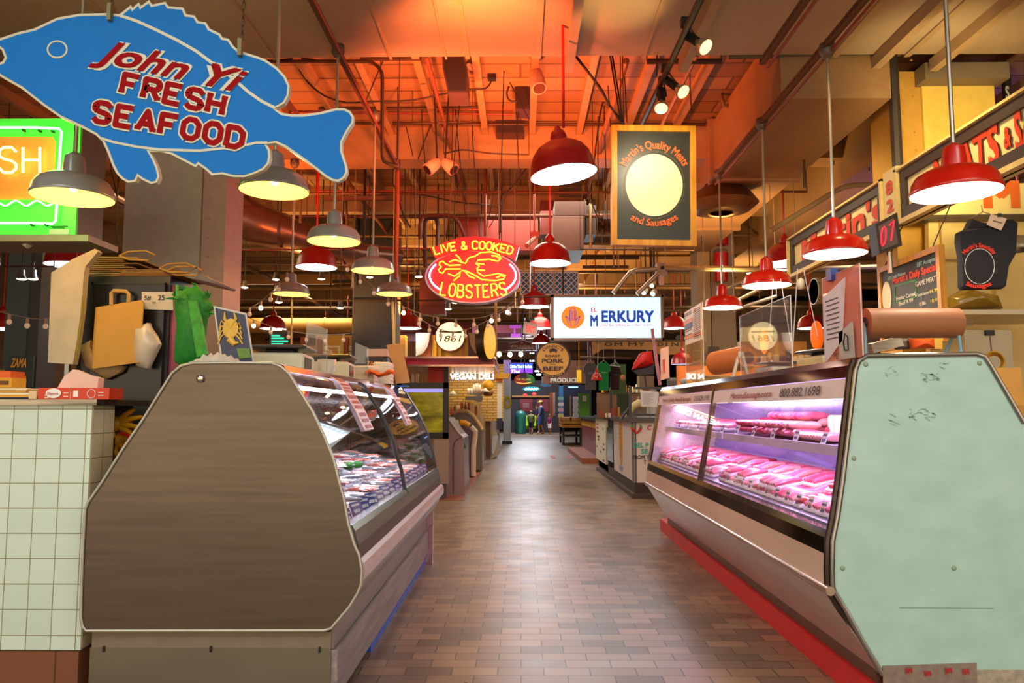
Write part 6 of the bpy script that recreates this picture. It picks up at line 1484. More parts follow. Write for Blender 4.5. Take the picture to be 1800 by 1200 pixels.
MB().tube([at(1722+26*math.cos(t), 468+31*math.sin(t), YH-.042) for t in [2*PI*k/32 for k in range(32)]], .002, 5, closed=True).build('oval_line', M('e8e4e0', .6), sh)
MB().tube([at(x, y, YH) for x, y in ((1706, 384), (1728, 372), (1745, 378), (1765, 386))]+[at(1765, 386, YH)], .003, 5).build('hanger', M('a89878', .4, .5), sh)
MB().tube([at(1727, 372, YH), at(1725, 360, YH)], .003, 5).build('hanger_hook', M('a89878', .4, .5), sh)
cd = thing('price_card', 'white price card clipped to the shoulder of the black t-shirt', 'card', at(1752, 392, YH-.05))
MB().prism([at(x, y, YH-.06) for x, y in ((1742, 376), (1770, 384), (1760, 405), (1735, 395))], (0, .003, 0)).build('card', M('e8c8b0', .5), cd)
MB().cbox(at(1757, 378, YH-.065), (.02, .01, .02)).build('clip', BLACK, cd)
pxprism('print', [(1746, 387), (1762, 391), (1761.5, 392.5), (1745.5, 388.5)], YH-.063, .001, M('6a3a30', .5), cd)
# number display
dg = thing('number_display', 'tilted black take-a-number display with red digits 07', 'display', at(1562, 410, 5.4))
MB().prism([at(x, y, 5.4) for x, y in ((1539, 394), (1577, 373), (1586, 431), (1546, 446))], (0, .12, 0)).build('housing', M('2a2420', .4), dg)
MB().prism([at(x, y, 5.396) for x, y in ((1544, 398), (1571, 382), (1579, 428), (1550, 439))], (0, .004, 0)).build('window', M('5a4a50', .3), dg)
for s, x0, x1, y0, y1 in (('0', 1549, 1557, 398, 432), ('7', 1563, 1572, 389, 424)): 
    for c, P3, raw in strokes(s, lambda x, y, x0=x0, x1=x1, y0=y0, y1=y1: at((x0+x1)/2+x*.45, (y0+y1)/2-y-.5*x, 5.392), 30, gap=0, wide=.9): MB().tube(P3, .005, 5).build('digit', M('ff1a30', emit=2, noise=0), dg)
MB().tube([at(1563, 443, 5.45), at(1566, 480, 5.45)], .02, 8).build('post', GALV, dg)
# chalkboard facing the aisle
XC = 2.75
bd = thing('chalkboard', 'black menu chalkboard in a yellow wooden frame above the paper roll', 'chalkboard', (XC, 5.3, 1.75))
ya, yb = atX(1546, 500, XC).y, atX(1656, 480, XC).y; zt_ = 1.3+XC/2.55; zb_ = 1.78
MB().box((XC, yb+.03, zb_), (XC+.02, ya-.03, zt_-.03)).build('slate', M('26221e', .6, noise=.15), bd)
for a, b in (((XC-.015, yb, zt_-.04), (XC+.025, ya, zt_)), ((XC-.015, yb, zb_-.04), (XC+.025, ya, zb_)), ((XC-.015, yb, zb_), (XC+.025, yb+.04, zt_-.04)), ((XC-.015, ya-.04, zb_), (XC+.025, ya, zt_-.04))): MB().box(a, b).build('frame_rail', wf, bd)
def ctext(s, yf, zf, h, wd, m, bold=.01, arc=None, sh=0):
    mb = MB(); y = ya-.04-(ya-yb-.08)*yf; z = zt_-.05-(zt_-zb_)*zf; text(mb, s, (XC-.002, y, z), (0, -1, 0), (0, 0, 1), h, wd, bold=bold, shear=sh); mb.build('chalk_lettering', m, bd)
wh = M('e0d8c8', .7, noise=0); gr = M('40b050', .7, noise=0)
ctext("Martin's Daily Specials", .62, .14, .05, .62, M('d83818', .7, noise=0), .03); ctext('$10 Credit Minimum', .3, .09, .028, .26, M('a8d0c8', .7, noise=0), sh=.2); ctext('EBT Accepted', .83, .05, .03, .24, M('a8d0c8', .7, noise=0)); ctext('GAME MEAT', .8, .27, .035, .26, wh)
ctext('Fresher Corned', .45, .37, .03, .27, wh); ctext('Beef 9.99', .45, .44, .03, .2, wh); ctext('U-Sausage 8.99', .4, .62, .03, .26, wh); ctext('4 Steaks', .42, .86, .03, .18, wh)
for i, (l, pz) in enumerate((('Venison', '16.99'), ('Elk', '18.99'), ('Ostrich', '17.99'), ('Ground Bison', '14.99'), ('Wild Boar', '15.99'))):
    ctext(l, .74, .4+i*.11, .024, .03*len(l) if len(l) < 8 else .2, wh); ctext(pz, .93, .4+i*.11, .024, .1, M('e8d848', .7, noise=0))
ctext('Sausage of the Day', .12, .78, .026, .2, M('e08878', .7, noise=0)); ctext('3 lbs $11', .12, .88, .026, .14, M('e08878', .7, noise=0))
bx = MB()
for (f0, f1, z0, z1) in ((.28, .62, .3, .5),): 
    yy0 = ya-(ya-yb)*f0; yy1 = ya-(ya-yb)*f1; za = zt_-(zt_-zb_)*z0; zc = zt_-(zt_-zb_)*z1; bx.tube([(XC-.003, yy0, za), (XC-.003, yy1, za), (XC-.003, yy1, zc), (XC-.003, yy0, zc)], .003, 4, closed=True)
bx.build('green_box', gr, bd)
yo = ya-(ya-yb)*.13; MB().prism([(XC-.003, yo+.07*math.cos(2*PI*k/24), zt_-.24+.12*math.sin(2*PI*k/24)) for k in range(24)], (-.001, 0, 0)).build('cream_oval', M('e0d4a8', .6), bd)
for yy in (ya-.1, yb+.1): MB().tube([(XC, yy, zt_), (XC+.15, yy, 2.7)], .004, 5).build('hanging_wire', IRON, bd)
one('security_sensor', MB().lathe([(0, 0), (.03, 0), (.035, .05), (.03, .1), (0, .11)], at(1408, 508, 7.6), 14), WHITE, 'small white sensor below the left end of the painted fascia', 'sensor')
MB_ = MB().tube([at(1408, 500, 7.6), at(1408, 488, 7.6)], .01, 6); one('sensor_bracket', MB_, WHITE, 'white bracket holding the sensor under the fascia', 'bracket')
one('round_mirror_lamp', MB().lathe([(.0, .12), (.08, .1), (.13, .02), (.12, .0)], at(1790, 440, 5.8), 24), M('a09a88', .3, .5), 'pale enamel lamp shade at the right edge beside the black t-shirt', 'lamp')
hs = thing('hanging_sign', 'dark hanging sign with a white letter at the top right corner', 'sign', at(1771, 160, 6.8)); MB().tube([at(1772, 135, 6.82), (at(1772, 135, 6.82).x, 6.82, 4.57)], .008, 5).build('hanging_rod', IRON, hs); MB().box(*pxbox(1766, 182, 1780, 132, 6.8, .05)).build('board', M('2c2a24', .5), hs); pxtext('S', 1767, 1774, 150, 174, 6.795, M('e0d8c8', .5), hs, .03)
# background of the right stalls
for i, (x0, y0, x1, y1, Y, c, lab) in enumerate(((1300, 600, 1420, 665, 9.0, 'b07830', 'tan counter back behind the clear guards'), (1462, 560, 1545, 640, 8.0, '8a6438', 'brown crate stack behind the pink guard'), (1305, 575, 1360, 615, 9.5, 'e8d080', 'pale yellow lit panel behind the clear guard'), (1500, 545, 1560, 600, 7.0, '4a3a48', 'dark cabinet behind the paper roll'))):
    block('display_board', lab, 'panel', x0, y0, x1, y1, Y, .1, M(c, .5))
one('orange_lamp', MB().sphere(at(1436, 590, 8.5), (.07, .07, .17), 14, 10), M('e86010', emit=.5, noise=0), 'oval orange glowing lamp behind the clear guard', 'lamp')
one('orange_lamp', MB().sphere(at(1343, 600, 8.3), (.045, .045, .14), 14, 10), M('f08a18', emit=.6, noise=0), 'narrow orange glowing lamp near the far paper roll', 'lamp')
goods('goods behind the meat counter', 'small %s standing behind the meat counter', 1305, 1500, 640, 8.6, 18, WM+[('box', '3a2a3a')], (10, 26), 14)
# ================================================================ down the aisle, left side
YC = 14.2
kn = thing('market_stall', 'stall with red canopy, cream arches and two round glowing clock signs', 'stall', at(790, 650, YC))
rdm = M('9a1626', .35); a, b = pxbox(690, 642, 868, 628, YC, 2.6)
MB().box(a, b).build('canopy', rdm, kn)
MB().box((a[0], YC-.02, b[2]-.02), (b[0]+.02, YC+2.6, b[2]+.015)).build('chrome_band', M('d8a890', .2, .8), kn); MB().box((a[0], YC-.02, a[2]-.015), (b[0]+.02, YC+2.6, a[2]+.02)).build('chrome_band', M('d8a890', .2, .8), kn)
crm = M('d8c8a8', .45)
for x0, x1, s in ((731, 757, 1), (823, 848, -1)):
    n_ = 9; pts = [at(x0 if s > 0 else x1, 626, YC+.05), at(x0 if s > 0 else x1, 585, YC+.05), at(x1 if s > 0 else x0, 585, YC+.05)]
    cx, cy, r_ = (x1, 627, x1-x0)
    arc = [at((x1-2 if s > 0 else x0+2)-s*((x1-x0)-4)*(1-math.cos(t)), 590+34*math.sin(t), YC+.05) for t in [PI/2*k/8 for k in range(9)]]
    MB().prism(pts+arc, (0, .05, 0)).build('cream_arch', crm, kn)
    MB().prism([at(x0, 626, YC+.1), at(x0, 586, YC+.1), at(x1, 586, YC+.1), at(x1, 626, YC+.1)], (0, .05, 0)).build('backing_panel', M('b86a30' if s > 0 else '6a4a44', .5), kn)
MB().box(*pxbox(759, 627, 822, 588, YC+.12, .05)).build('yellow_panel', M('e0a018', .45), kn)
for x in (763, 771, 807, 817): MB().box(*pxbox(x, 627, x+4, 588, YC+.08, .04)).build('yellow_batten', M('f0b828', .45), kn)
MB().box(*pxbox(690, 600, 830, 566, YC+.6, .2)).build('red_backboard', M('5a1420', .5), kn)
c = at(791, 591, YC-.1); k = YC/F
ck = MB().tube([c+Vector((0, .02, 0)), c+Vector((0, .16, 0))], 27*k, 40).build('clock_rim', M('7a2a18', .4), kn)
MB().tube([c, c+Vector((0, .02, 0))], 25*k, 40).build('clock_face', M('f8e4a8', emit=1.1, noise=0), kn)
mb = MB(); ribbon(mb, [at(772, 583, YC-.13), at(812, 584, YC-.13)], .03, .004); mb.build('clock_bar', M('5a4a20', .5), kn)
pxtext('1861', 774, 810, 589, 600, YC-.12, M('6a5a20', .5), kn, .01, .3)
# round sign facing the aisle at the canopy corner
xk = b[0]+.04; cy = YC+.55; z = at(856, 600, YC+.5).z; rr = 30*k
qd = Vector((.96, -.28, 0)); qc = at(846, 601, YC-.2); MB().tube([qc, qc+qd*.16], rr*1.06, 40).build('clock_rim', M('3a2a1c', .4), kn)
MB().tube([qc+qd*.16, qc+qd*.18], rr, 40).build('clock_face', M('e8a83c', emit=.6, noise=0), kn)
MB().box((b[0]-.02, YC+.9, b[2]), (b[0]+.03, YC+.95, 4.18)).build('post', M('c8a860', .4), kn)
MB().box(*pxbox(753, 672, 781, 644, YC+.4, .1)).build('red_panel', M('c82c10', .45), kn)
MB().box(*pxbox(781, 760, 787, 643, YC+.3, .12)).build('dark_post', M('3a2a28', .5), kn)
MB().box(*pxbox(690, 760, 785, 672, YC+.8, .3)).build('stall_counter', M('5a3a2c', .5), kn)
for x, y in ((702, 600), (716, 600)):
    pass
goods('goods under the red canopy', 'small %s standing under the red canopy', 700, 752, 672, YC+.5, 7, WM, (8, 18), 22)
# tv / dark glass screen behind the seafood case, olive reflection put in as emission
tv = thing('glass_screen', 'black framed glass screen with an olive reflection set as glow, at the far end of the seafood case', 'screen', at(745, 770, 11.1))
YV = 11.1
for x0, y0, x1, y1 in ((698, 672, 788, 682), (698, 760, 788, 771), (779, 672, 788, 771), (698, 672, 706, 771)): MB().box(*pxbox(x0, y1, x1, y0, YV, .08)).build('frame_rail', M('1a1818', .4), tv)
m = stretch_mat('3a3008', '8a8018', .15, (2, 2, 5), bump=0); bb = m.node_tree.nodes['Principled BSDF']; m.node_tree.links.new(m.node_tree.nodes['Color Ramp'].outputs[0], bb.inputs['Emission Color']); bb.inputs['Emission Strength'].default_value = .45
MB().box(*pxbox(705, 761, 780, 681, YV+.03, .03)).build('screen_panel', m, tv)
MB().box(*pxbox(710, 689, 779, 683, YV+.025, .006)).build('violet_bar', M('8a84e0', emit=.8, noise=0), tv)
MB().box(*pxbox(762, 850, 788, 770, YV+.01, .1)).build('leg_panel', M('9a8478', .35, .3), tv); MB().box((at(700, 0, YV).x, YV, 0), (at(788, 0, YV).x, YV+.3, at(0, 850, YV).z)).build('stand_base', M('4a4040', .5), tv)
# end panels of the following cases
def endcase(lab, px, Y, d, m, edge=None, em=None, nm='display_case'):
    t = thing(nm, lab, 'display case', (at(px[0][0], 0, Y).x, Y, 0)); P = [at(x, y, Y) for x, y in px]
    for p in P: p.z = max(p.z, .0)
    MB().prism(P, (0, .05, 0)).build('end_panel', m, t)
    inn = [p*.0+Vector((p.x-.04, Y+.05, p.z*.98)) for p in P]; MB().prism(inn, (0, d, 0)).build('case_body', M('7a706c', .3, .3), t)
    if edge: MB().tube([at(x, y, Y-.01) for x, y in edge], em[1], 8).build('panel_edge', em[0], t)
    return t
t = endcase('mauve grey curved case end panel right of the olive screen', [(740, 872), (740, 730), (786, 732), (797, 748), (808, 763), (815, 770), (817, 872)], 11.6, 1.6, M('8e7474', .4), [(786, 732), (797, 748), (808, 763), (814, 768)], (M('b8a4a0', .4), .012))
MB().tube([at(812, 767, 11.58), at(800, 775, 11.58), at(797, 784, 11.58), at(797, 868, 11.58)], .008, 5).build('seam', M('4a3a3a', .5), t)
MB().prism([at(x, y, 11.7) for x, y in ((814, 772), (819, 785), (818, 788), (813, 788))], (0, .03, 0)).build('green_tag', M('146a3c', .5), t)
t = endcase('dark case end with a thick white and yellow arched edge', [(790, 838), (790, 748), (815, 748), (828, 757), (833, 765), (833, 838)], 14.8, .6, M('6e5656', .5))
wy = [(795, 745), (806, 742), (818, 743), (828, 750), (836, 758), (835, 768), (832, 790), (832, 836)]
MB().tube([at(x, y, 14.75) for x, y in wy[:2]], .05, 8).build('white_edge', M('f4e4cc', .4), t); MB().tube([at(x, y, 14.74) for x, y in ((808, 742), (818, 743), (825, 748))], .054, 8).build('yellow_edge', M('f0a810', .4), t); MB().tube([at(x, y, 14.75) for x, y in wy[3:]], .05, 8).build('white_edge', M('ecd4bc', .4), t)
t = endcase('tall beige grey rounded case hood behind the white arched edge', [(795, 826), (795, 727), (805, 722), (822, 723), (832, 732), (842, 745), (847, 757), (848, 826)], 16.0, 1.5, M('82766a', .5), [(797, 726), (806, 722), (822, 723), (832, 731), (841, 744), (847, 755)], (M('d8b080', .4), .04))
t = endcase('far white and brown case with sloping glass left of the aisle', [(848, 806), (848, 732), (862, 732), (868, 745), (874, 762), (876, 800), (866, 806)], 20.5, 3.5, M('b8ac98', .5))
MB().box(*pxbox(854, 803, 862, 736, 20.45, .05)).build('brown_post', M('6a4c40', .5), t); MB().box(*pxbox(838, 737, 864, 731, 20.3, .4)).build('counter_top', M('a08078', .4), t)
MB().prism([at(x, y, 20.44) for x, y in ((865, 765), (876, 766), (868, 798), (864, 796))], (0, .02, 0)).build('glass_side', M('c8ccd8', .2), t)
struct('floor_tile_strip', MB().prism([(-1.3, 11.0, .001), (-.82, 11.0, .001), (-.82, 16.0, .001), (-1.3, 16, .001)], (0, 0, .006)), M('8a4a34', .5))
MB_ = MB().box((-.83, 11.0, .0), (-.8, 16.2, .01)); struct('trim_90', MB_, M('8a7a70', .3, .6))
# vegan deli stall
vs_ = thing('market_stall', 'warmly lit deli stall with a glowing white sign VEGAN DELI', 'stall', at(830, 700, 18))
MB().box(*pxbox(775, 740, 885, 640, 19.2, .1)).build('back_wall', brick_mat('d8b060', 'c09a50', '94703c', .3, .07, .012, .6, offset=.5, swap=(0, 2, 1)), vs_)
MB().box(*pxbox(787, 656, 868, 652, 18, .5)).build('sign_shelf', M('b08850', .5), vs_); MB().box(*pxbox(787, 669, 870, 666, 18.1, .1)).build('sign_backing', M('6a5a50', .5), vs_)
pxtext('VEGAN DELI', 791, 868, 656.5, 666, 17.95, M('e4ecff', emit=2.6, noise=0), vs_, .03)
MB().box(*pxbox(787, 780, 850, 728, 18, .6)).build('stall_counter', M('b89a70', .5), vs_)
MB().box(*pxbox(874, 735, 882, 668, 17.8, .12)).build('white_post', M('d8d0c0', .5), vs_); MB().prism([at(x, y, 17.7) for x, y in ((868, 665), (872, 656), (897, 656), (893, 665))], (0, .4, 0)).build('post_cap', M('b8842c', .5), vs_); MB().box(*pxbox(872, 670, 883, 664, 17.75, .2)).build('post_collar', M('d87a1a', .5), vs_)
MB().box(*pxbox(873, 755, 883, 735, 17.78, .16)).build('post_foot', M('1e2034', .5), vs_)
lamp('AREA', at(830, 660, 17.6)+Vector((0, .6, .1)), 26, (1, .8, .45), .8, rot=(0, 0, 0), name='stall_light')
goods('goods over the deli sign', 'small %s on the shelf above the deli sign', 790, 862, 652, 18.2, 10, [('jar', 'c89a50'), ('box', 'd8c090'), ('bowl', 'e8e0d0'), ('jar', '5a3a20')] if False else WM, (7, 11), 31)
goods('goods on the deli counter', 'small %s on the counter under the deli sign', 790, 846, 728, 17.9, 9, WM+[('bowl', 'e8e0d0')], (9, 22), 33)
for i, (x, h) in enumerate(((824, 12), (829, 12), (834, 18), (838, 20), (843, 18), (847, 10))): one('paper_roll', MB().lathe([(0, 0), (.035, 0), (.035, h*17.9/F), (0, h*17.9/F)], at(x, 694, 17.8), 12), M('e4d4c4', .6), 'upright white roll in the cluster under the deli sign', 'paper roll', 'white rolls under the deli sign')
sl = thing('slicer', 'dark grey food slicer under the white rolls of the deli', 'slicer', at(835, 705, 17.6)); MB().box(*pxbox(818, 703, 842, 697, 17.6, .2)).build('slicer_bed', M('5a5858', .4), sl); MB().tube([at(842, 700, 17.58), at(842, 700, 17.66)], .09, 18).build('slicer_disc', M('6a6868', .35, .5), sl)
bk = thing('basket', 'yellow wrapped basket hanging at the right of the deli sign', 'basket', at(858, 690, 17.6)); MB().sphere(at(858, 677, 17.6), (.13, .12, .13), 14, 9).build('cloth_bag', M('e0a018', .6), bk); MB().lathe([(0, -.13), (.1, -.12), (.13, -.04), (.12, -.03)], at(858, 686, 17.6), 16).build('wicker_base', M('7a4a1c', .7), bk)
for x, y in ((796, 694), (853, 689)): one('pendant_lamp', MB().lathe([(.015, .1), (.03, .08), (.11, .0), (.1, 0)], at(x, y, 17.4), 18), M('efe4c8', .4), 'small white cone shade in the deli stall, '+('left' if x < 800 else 'right'), 'lamp shade')
pl_ = thing('pillar', 'corrugated steel clad pillar left of the aisle far back', 'pillar', (at(891, 0, 29).x, 29, 0)); a = at(885, 600, 29); b = at(898, 600, 29)
MB().box((a.x, 29, 0), (b.x, 29.3, 3.2)).build('cladding', stretch_mat('8a949a', 'b4bcc0', .35, (3, 3, .5), metal=.4), pl_); MB().tube([at(892+5*math.cos(t), 707+9*math.sin(t), 28.95) for t in [2*PI*i/16 for i in range(16)]], .05, 8, closed=True).build('yellow_wreath', M('b89a20', .6), pl_); MB().box((a.x-.05, 28.95, .0), (b.x+.05, 29.3, .12)).build('foot', BLACK, pl_)
# ================================================================ far centre
fw = thing('market_stall', 'dark red shuttered stall front with black frames at the end of the aisle', 'stall', at(945, 740, 44)); YW = 44
MB().box((at(895, 0, YW).x, YW, 0), (at(980, 0, YW).x, YW+.2, 3.0)).build('stall_front', M('2a2024', .6), fw)
for x0, x1, n_ in ((914, 936, 1), (944, 964, 0)):
    p_ = MB().box(*pxbox(x0, 723, x1, 701, YW-.05, .05)).build('red_panel', M('7a1a24', .5), fw)
    if n_:
        for i in range(4): MB().box(*pxbox(919, 709+i*2.3, 930, 708+i*2.3, YW-.07, .02)).build('text_line', M('b89aa0', .5), p_)
MB().box(*pxbox(900, 698, 970, 695, YW-.2, .3)).build('lintel', M('b87830', .5), fw)
for x, y in ((923, 694), (939, 692)): one('red_lamp', MB().sphere(at(x, y, 43), (.12, .1, .08), 12, 6), M('ff3030', emit=1.5, noise=0), 'small red glowing lamp on the dark stall front, '+('left' if x < 930 else 'right'), 'lamp')
for i, x in enumerate((925, 938)):
    o = thing('chair', 'bright lime green upright chair back by the dark stall front, '+('left' if i == 0 else 'right'), 'chair', (at(x, 0, 43.2).x, 43.2, 0)); MB().rbox((at(x, 0, 43.2).x, 43.2, .6), (.17, .06, .75), .03).build('backrest', M('98c010', .5), o)
    for s in (-.07, .07): MB().box((at(x, 0, 43.2).x+s-.015, 43.18, 0), (at(x, 0, 43.2).x+s+.015, 43.22, .25)).build('leg', BLACK, o)
    MB().rbox((at(x, 0, 43.2).x, 43.0, .42), (.17, .3, .05), .02).build('seat', M('98c010', .5), o)
gbn = thing('waste_bin', 'tall dark green rounded bin left of the people', 'bin', (at(915, 0, 41).x, 41, 0)); c = at(915, 760, 41).x
MB().lathe([(.28, 0), (.3, .9), (.28, 1.1), (.2, 1.22), (0, 1.28)], (c, 41.1, 0), 20).build('bin_body', M('1e5450', .4), gbn); MB().box((c-.08, 40.78, .05), (c+.1, 40.84, 1.05)).build('front_stripe', M('0a6a50', .4), gbn)
one('bar_stool', MB().box(*pxbox(971, 730, 976, 690, 41, .1)), M('7a5a50', .5), 'narrow brown post right of the man', 'post')
# signs hanging over the aisle
s8 = thing('street_sign', 'dark red pointed street sign reading 8TH AVENUE', 'sign', at(917, 605, 22)); Y8 = 22
MB().prism([at(x, y, Y8) for x, y in ((896, 603), (906, 602), (918, 597), (932, 602), (941, 604), (941, 613), (896, 613))], (0, .04, 0)).build('board', M('6a2430', .5), s8)
MB().tube([at(x, y, Y8-.01) for x, y in ((896, 603), (906, 602), (918, 597), (932, 602), (941, 604), (941, 613), (896, 613))], .012, 4, closed=True).build('border', M('b8a0a0', .5), s8)
pxtext('8TH AVENUE', 898, 938, 606, 611, Y8-.01, M('c8b0b0', .5), s8, .01); MB().tube([at(918, 598, Y8+.02), (at(918, 0, Y8).x, Y8+.02, 4.57)], .015, 5).build('hanging_rod', IRON, s8); pxtext('8', 916, 919, 599, 604, Y8-.01, M('c8b0b0', .5), s8)
lt = thing('neon_sign', 'violet and blue glowing sign reading Little Thai Market', 'sign', at(916, 650, 24)); YY = 24
MB().box(*pxbox(895, 656, 937, 637, YY, .06)).build('case', M('3a2060', .5), lt); MB().box(*pxbox(896, 648, 936, 639, YY-.01, .01)).build('blue_face', M('1840c0', emit=.7, noise=0), lt); MB().box(*pxbox(896, 655.5, 936, 648, YY-.01, .01)).build('violet_face', M('6a28b0', emit=.7, noise=0), lt)
MB().tube([at(916, 638, YY+.03), (at(916, 0, YY).x, YY+.03, 4.57)], .015, 5).build('hanging_rod', IRON, lt); pxtext('Little Thai Market', 897, 935, 641, 646.5, YY-.02, M('d8ecff', emit=2, noise=0), lt, .02); pxtext('Thai', 898, 914, 649, 655, YY-.02, M('f0e0ff', emit=1.5, noise=0), lt, .01, .4)
vg = thing('oval_sign', 'red green and black oval sign reading THE VILLAGE', 'sign', at(922, 667, 23)); YG = 23
c = MB(); disc(c, 922, 667, 18.5, YG, 30, 10.5); c.build('red_oval', M('a01018', .4), vg)
MB().prism([at(x, y, YG-.02) for x, y in ([(925, 656.5)]+[(922+18.5*math.cos(t), 667-10.5*math.sin(t)) for t in [(1.3-.29*k) for k in range(10)]]+[(925, 677)])], (0, .01, 0)).build('green_half', M('1a7a30', .4), vg)
MB().prism([at(x, y, YG-.03) for x, y in ((915, 655), (925, 654), (927, 664), (913, 664))], (0, .01, 0)).build('black_hat', BLACK, vg)
pxtext('THE VILLAGE', 907, 933, 664.5, 668, YG-.04, M('f0d870', .5, noise=0), vg, .02); MB().tube([at(907+3*i, 672+2.5*math.sin(PI*i/9), YG-.04) for i in range(10)], .03, 5).build('gold_line', M('e0a020', .5), vg)
MB().tube([at(922, 657, YG+.02), (at(922, 0, YG).x, YG+.02, 4.57)], .02, 5).build('hanging_rod', IRON, vg)
tn = thing('neon_sign', 'turquoise glowing neon sign under the oval sign', 'sign', at(933, 684, 30)); c = MB(); disc(c, 934, 683.5, 16, 30, 24, 4.5); c.build('oval_case', M('1a7a88', emit=.6, noise=0), tn); MB().tube([at(922+i*1.6, 683.5+2*math.sin(i*2.1), 29.9) for i in range(16)], .03, 5).build('neon_script', M('a8f4ff', emit=2.2, noise=0), tn)
MB().tube([at(934, 679, 30), (at(934, 0, 30).x, 30, 4.57)], .02, 5).build('hanging_rod', IRON, tn)
wfi = thing('fish_sign', 'small blue and white fish sign beside the turquoise neon', 'sign', at(958, 677, 27)); MB().prism([at(x, y, 27) for x, y in ((949, 677), (953, 673), (960, 672), (966, 676), (969, 675), (968, 680), (964, 679), (956, 680))], (0, .03, 0)).build('board', M('5a90c0', .4), wfi)
MB().tube([at(958, 673, 27), (at(958, 0, 27).x, 27, 4.57)], .015, 5).build('hanging_rod', IRON, wfi)
YD = 19.5
dn = thing('round_sign', "round cream sign with dark rim reading DINIC'S ROAST PORK AND BEEF", 'sign', at(972, 632, YD))
c = MB(); disc(c, 972, 632, 32, YD, 48, 31.5); o = c.build('dark_rim', M('3a2028', .5), dn)
c = at(972, 631, YD-.02); MB().tube([c, c+Vector((0, .02, 0))], 28*YD/F, 44).build('cream_face', M('e0a850', .5, noise=.03), dn)
dk = M('3a1a28', .5, noise=0); YD2 = YD-.03
mb = MB(); text(mb, "DINIC'S", at(972, 608, YD2), (1, 0, 0), (0, 0, 1), 5.5*YD/F, 40*YD/F, bold=.01, arc=23*YD/F); mb.build('lettering', dk, dn)
for s, x0, x1, y0, y1, b_ in (('ROAST', 958, 985, 623, 627.5, .02), ('PORK', 952.5, 990.5, 630, 637.5, .03), ('AND', 966, 977, 639, 641.5, .01), ('BEEF', 955, 990, 643.5, 650.5, .03)): pxtext(s, x0, x1, y0, y1, YD2, dk, dn, b_)
mb = MB(); text(mb, 'SINCE 1954', at(972, 661, YD2), (1, 0, 0), (0, 0, 1), 2.6*YD/F, 34*YD/F, bold=.01, arc=-30*YD/F); mb.build('lettering', M('e0b870', .5), dn)
pg = [(965, 617), (966, 613.5), (970, 612), (976, 612.5), (980, 615), (979, 617), (978, 620), (976.5, 620), (976, 617.5), (970, 617.5), (968.5, 620), (967, 620), (967, 618)]
MB().prism([at(x, y, YD2) for x, y in pg], (0, -.004, 0)).build('pig_silhouette', dk, dn)
for x in (952, 991): MB().sphere(at(x, 654, YD2), .025, 8, 5).build('rim_stud', M('e0b870', .5), dn)
MB().tube([at(972, 601, YD+.01), (at(972, 0, YD).x, YD+.01, 4.57)], .015, 5).build('hanging_rod', IRON, dn)
pb = thing('produce_sign', 'long brown wooden board with pale letters PRODUCE', 'sign', at(1000, 655, 25)); MB().box(*pxbox(955, 674, 1046, 633, 25, .1)).build('board', stretch_mat('5a3018', '7a4422', .6, (2, 2, 12)), pb)
pxtext('PRODUCE', 967.5, 1016, 664, 671.5, 24.99, M('d8c8b0', .5, noise=0), pb, .03)
for x in (960, 1040): MB().tube([at(x, 633, 25.05), (at(x, 0, 25).x, 25.05, 4.57)], .02, 5).build('hanging_rod', IRON, pb)
td = thing('arched_sign', "tan wooden arch with dark letters TOMMY DINIC'S above the shirts", 'sign', at(1125, 612, 20)); YA = 20
MB().prism([at(x, y, YA) for x, y in ((1040, 600), (1215, 600), (1215, 623), (1160, 623), (1148, 615), (1060, 613), (1052, 618), (1042, 624))], (0, .08, 0)).build('beam', M('a0703c', .5), td)
for s, x0, x1 in (('T', 1048, 1056), ('O', 1063, 1076), ('M', 1080, 1094), ('M', 1104, 1119), ('Y', 1122, 1133), ('D', 1156, 1166), ('I', 1170, 1173), ('N', 1180, 1193), ('I', 1197, 1200), ('C', 1204, 1213)): pxtext(s, x0, x1, 601, 608, YA-.01, M('2a1810', .5, noise=0), td, .02)
for x in (1036, 1140): MB().box(*pxbox(x-3, 640, x+3, 560, YA+.1, .15)).build('post', M('5a2020', .5), td)
MB().prism([at(x, y, YA-.02) for x, y in ((1187, 594), (1190, 589), (1196, 588), (1203, 590), (1207, 595), (1204, 599), (1202, 596), (1193, 596), (1191, 598))], (0, .05, 0)).build('pig_silhouette', BLACK, td)
# ================================================================ right mid: white counters, shirts, cap
XK = 1.66
def xy(px): return atX(px, 780, XK).y
wc = thing('service_counter', 'white paneled food counter with chili peppers and turquoise lettering', 'counter', (XK, 11.4, 0))
y0 = 11.35; y1 = xy(1079); wpn = M('dcd0cc', .4, noise=.02)
zt2 = at(1108, 742, y0).z; zb2 = at(1108, 848, y0).z
MB().box((XK+.06, y0, zb2), (XK+1.0, y0+.04, zt2)).build('front_panel', wpn, wc)
MB().box((XK, y0+.06, zb2+.02), (XK+.03, y1, zt2)).build('side_panel', wpn, wc)
MB().tube([(XK+.03, y0+.03, zb2), (XK+.03, y0+.03, zt2)], .035, 10).build('corner_post', M('8a8488', .35, .5), wc)
MB().box((XK-.05, y0-.05, zt2), (XK+1.0, y1+.1, zt2+.07)).build('counter_top', M('4a4642', .4), wc)
MB().box((XK+.1, y0+.05, .1), (XK+1.0, y1, zt2)).build('carcass', M('4a4440', .6), wc)
MB().box((XK-.02, y0-.06, 0), (XK+1.0, 16.6, .07)).build('plinth', M('4a3a30', .5), wc); MB().box((XK+.03, y0-.0, .07), (XK+1.0, 16.5, zb2)).build('plinth', M('3c2c28', .5), wc)
tq = M('2ab0a8', .5, noise=0); Yk = y0-.003
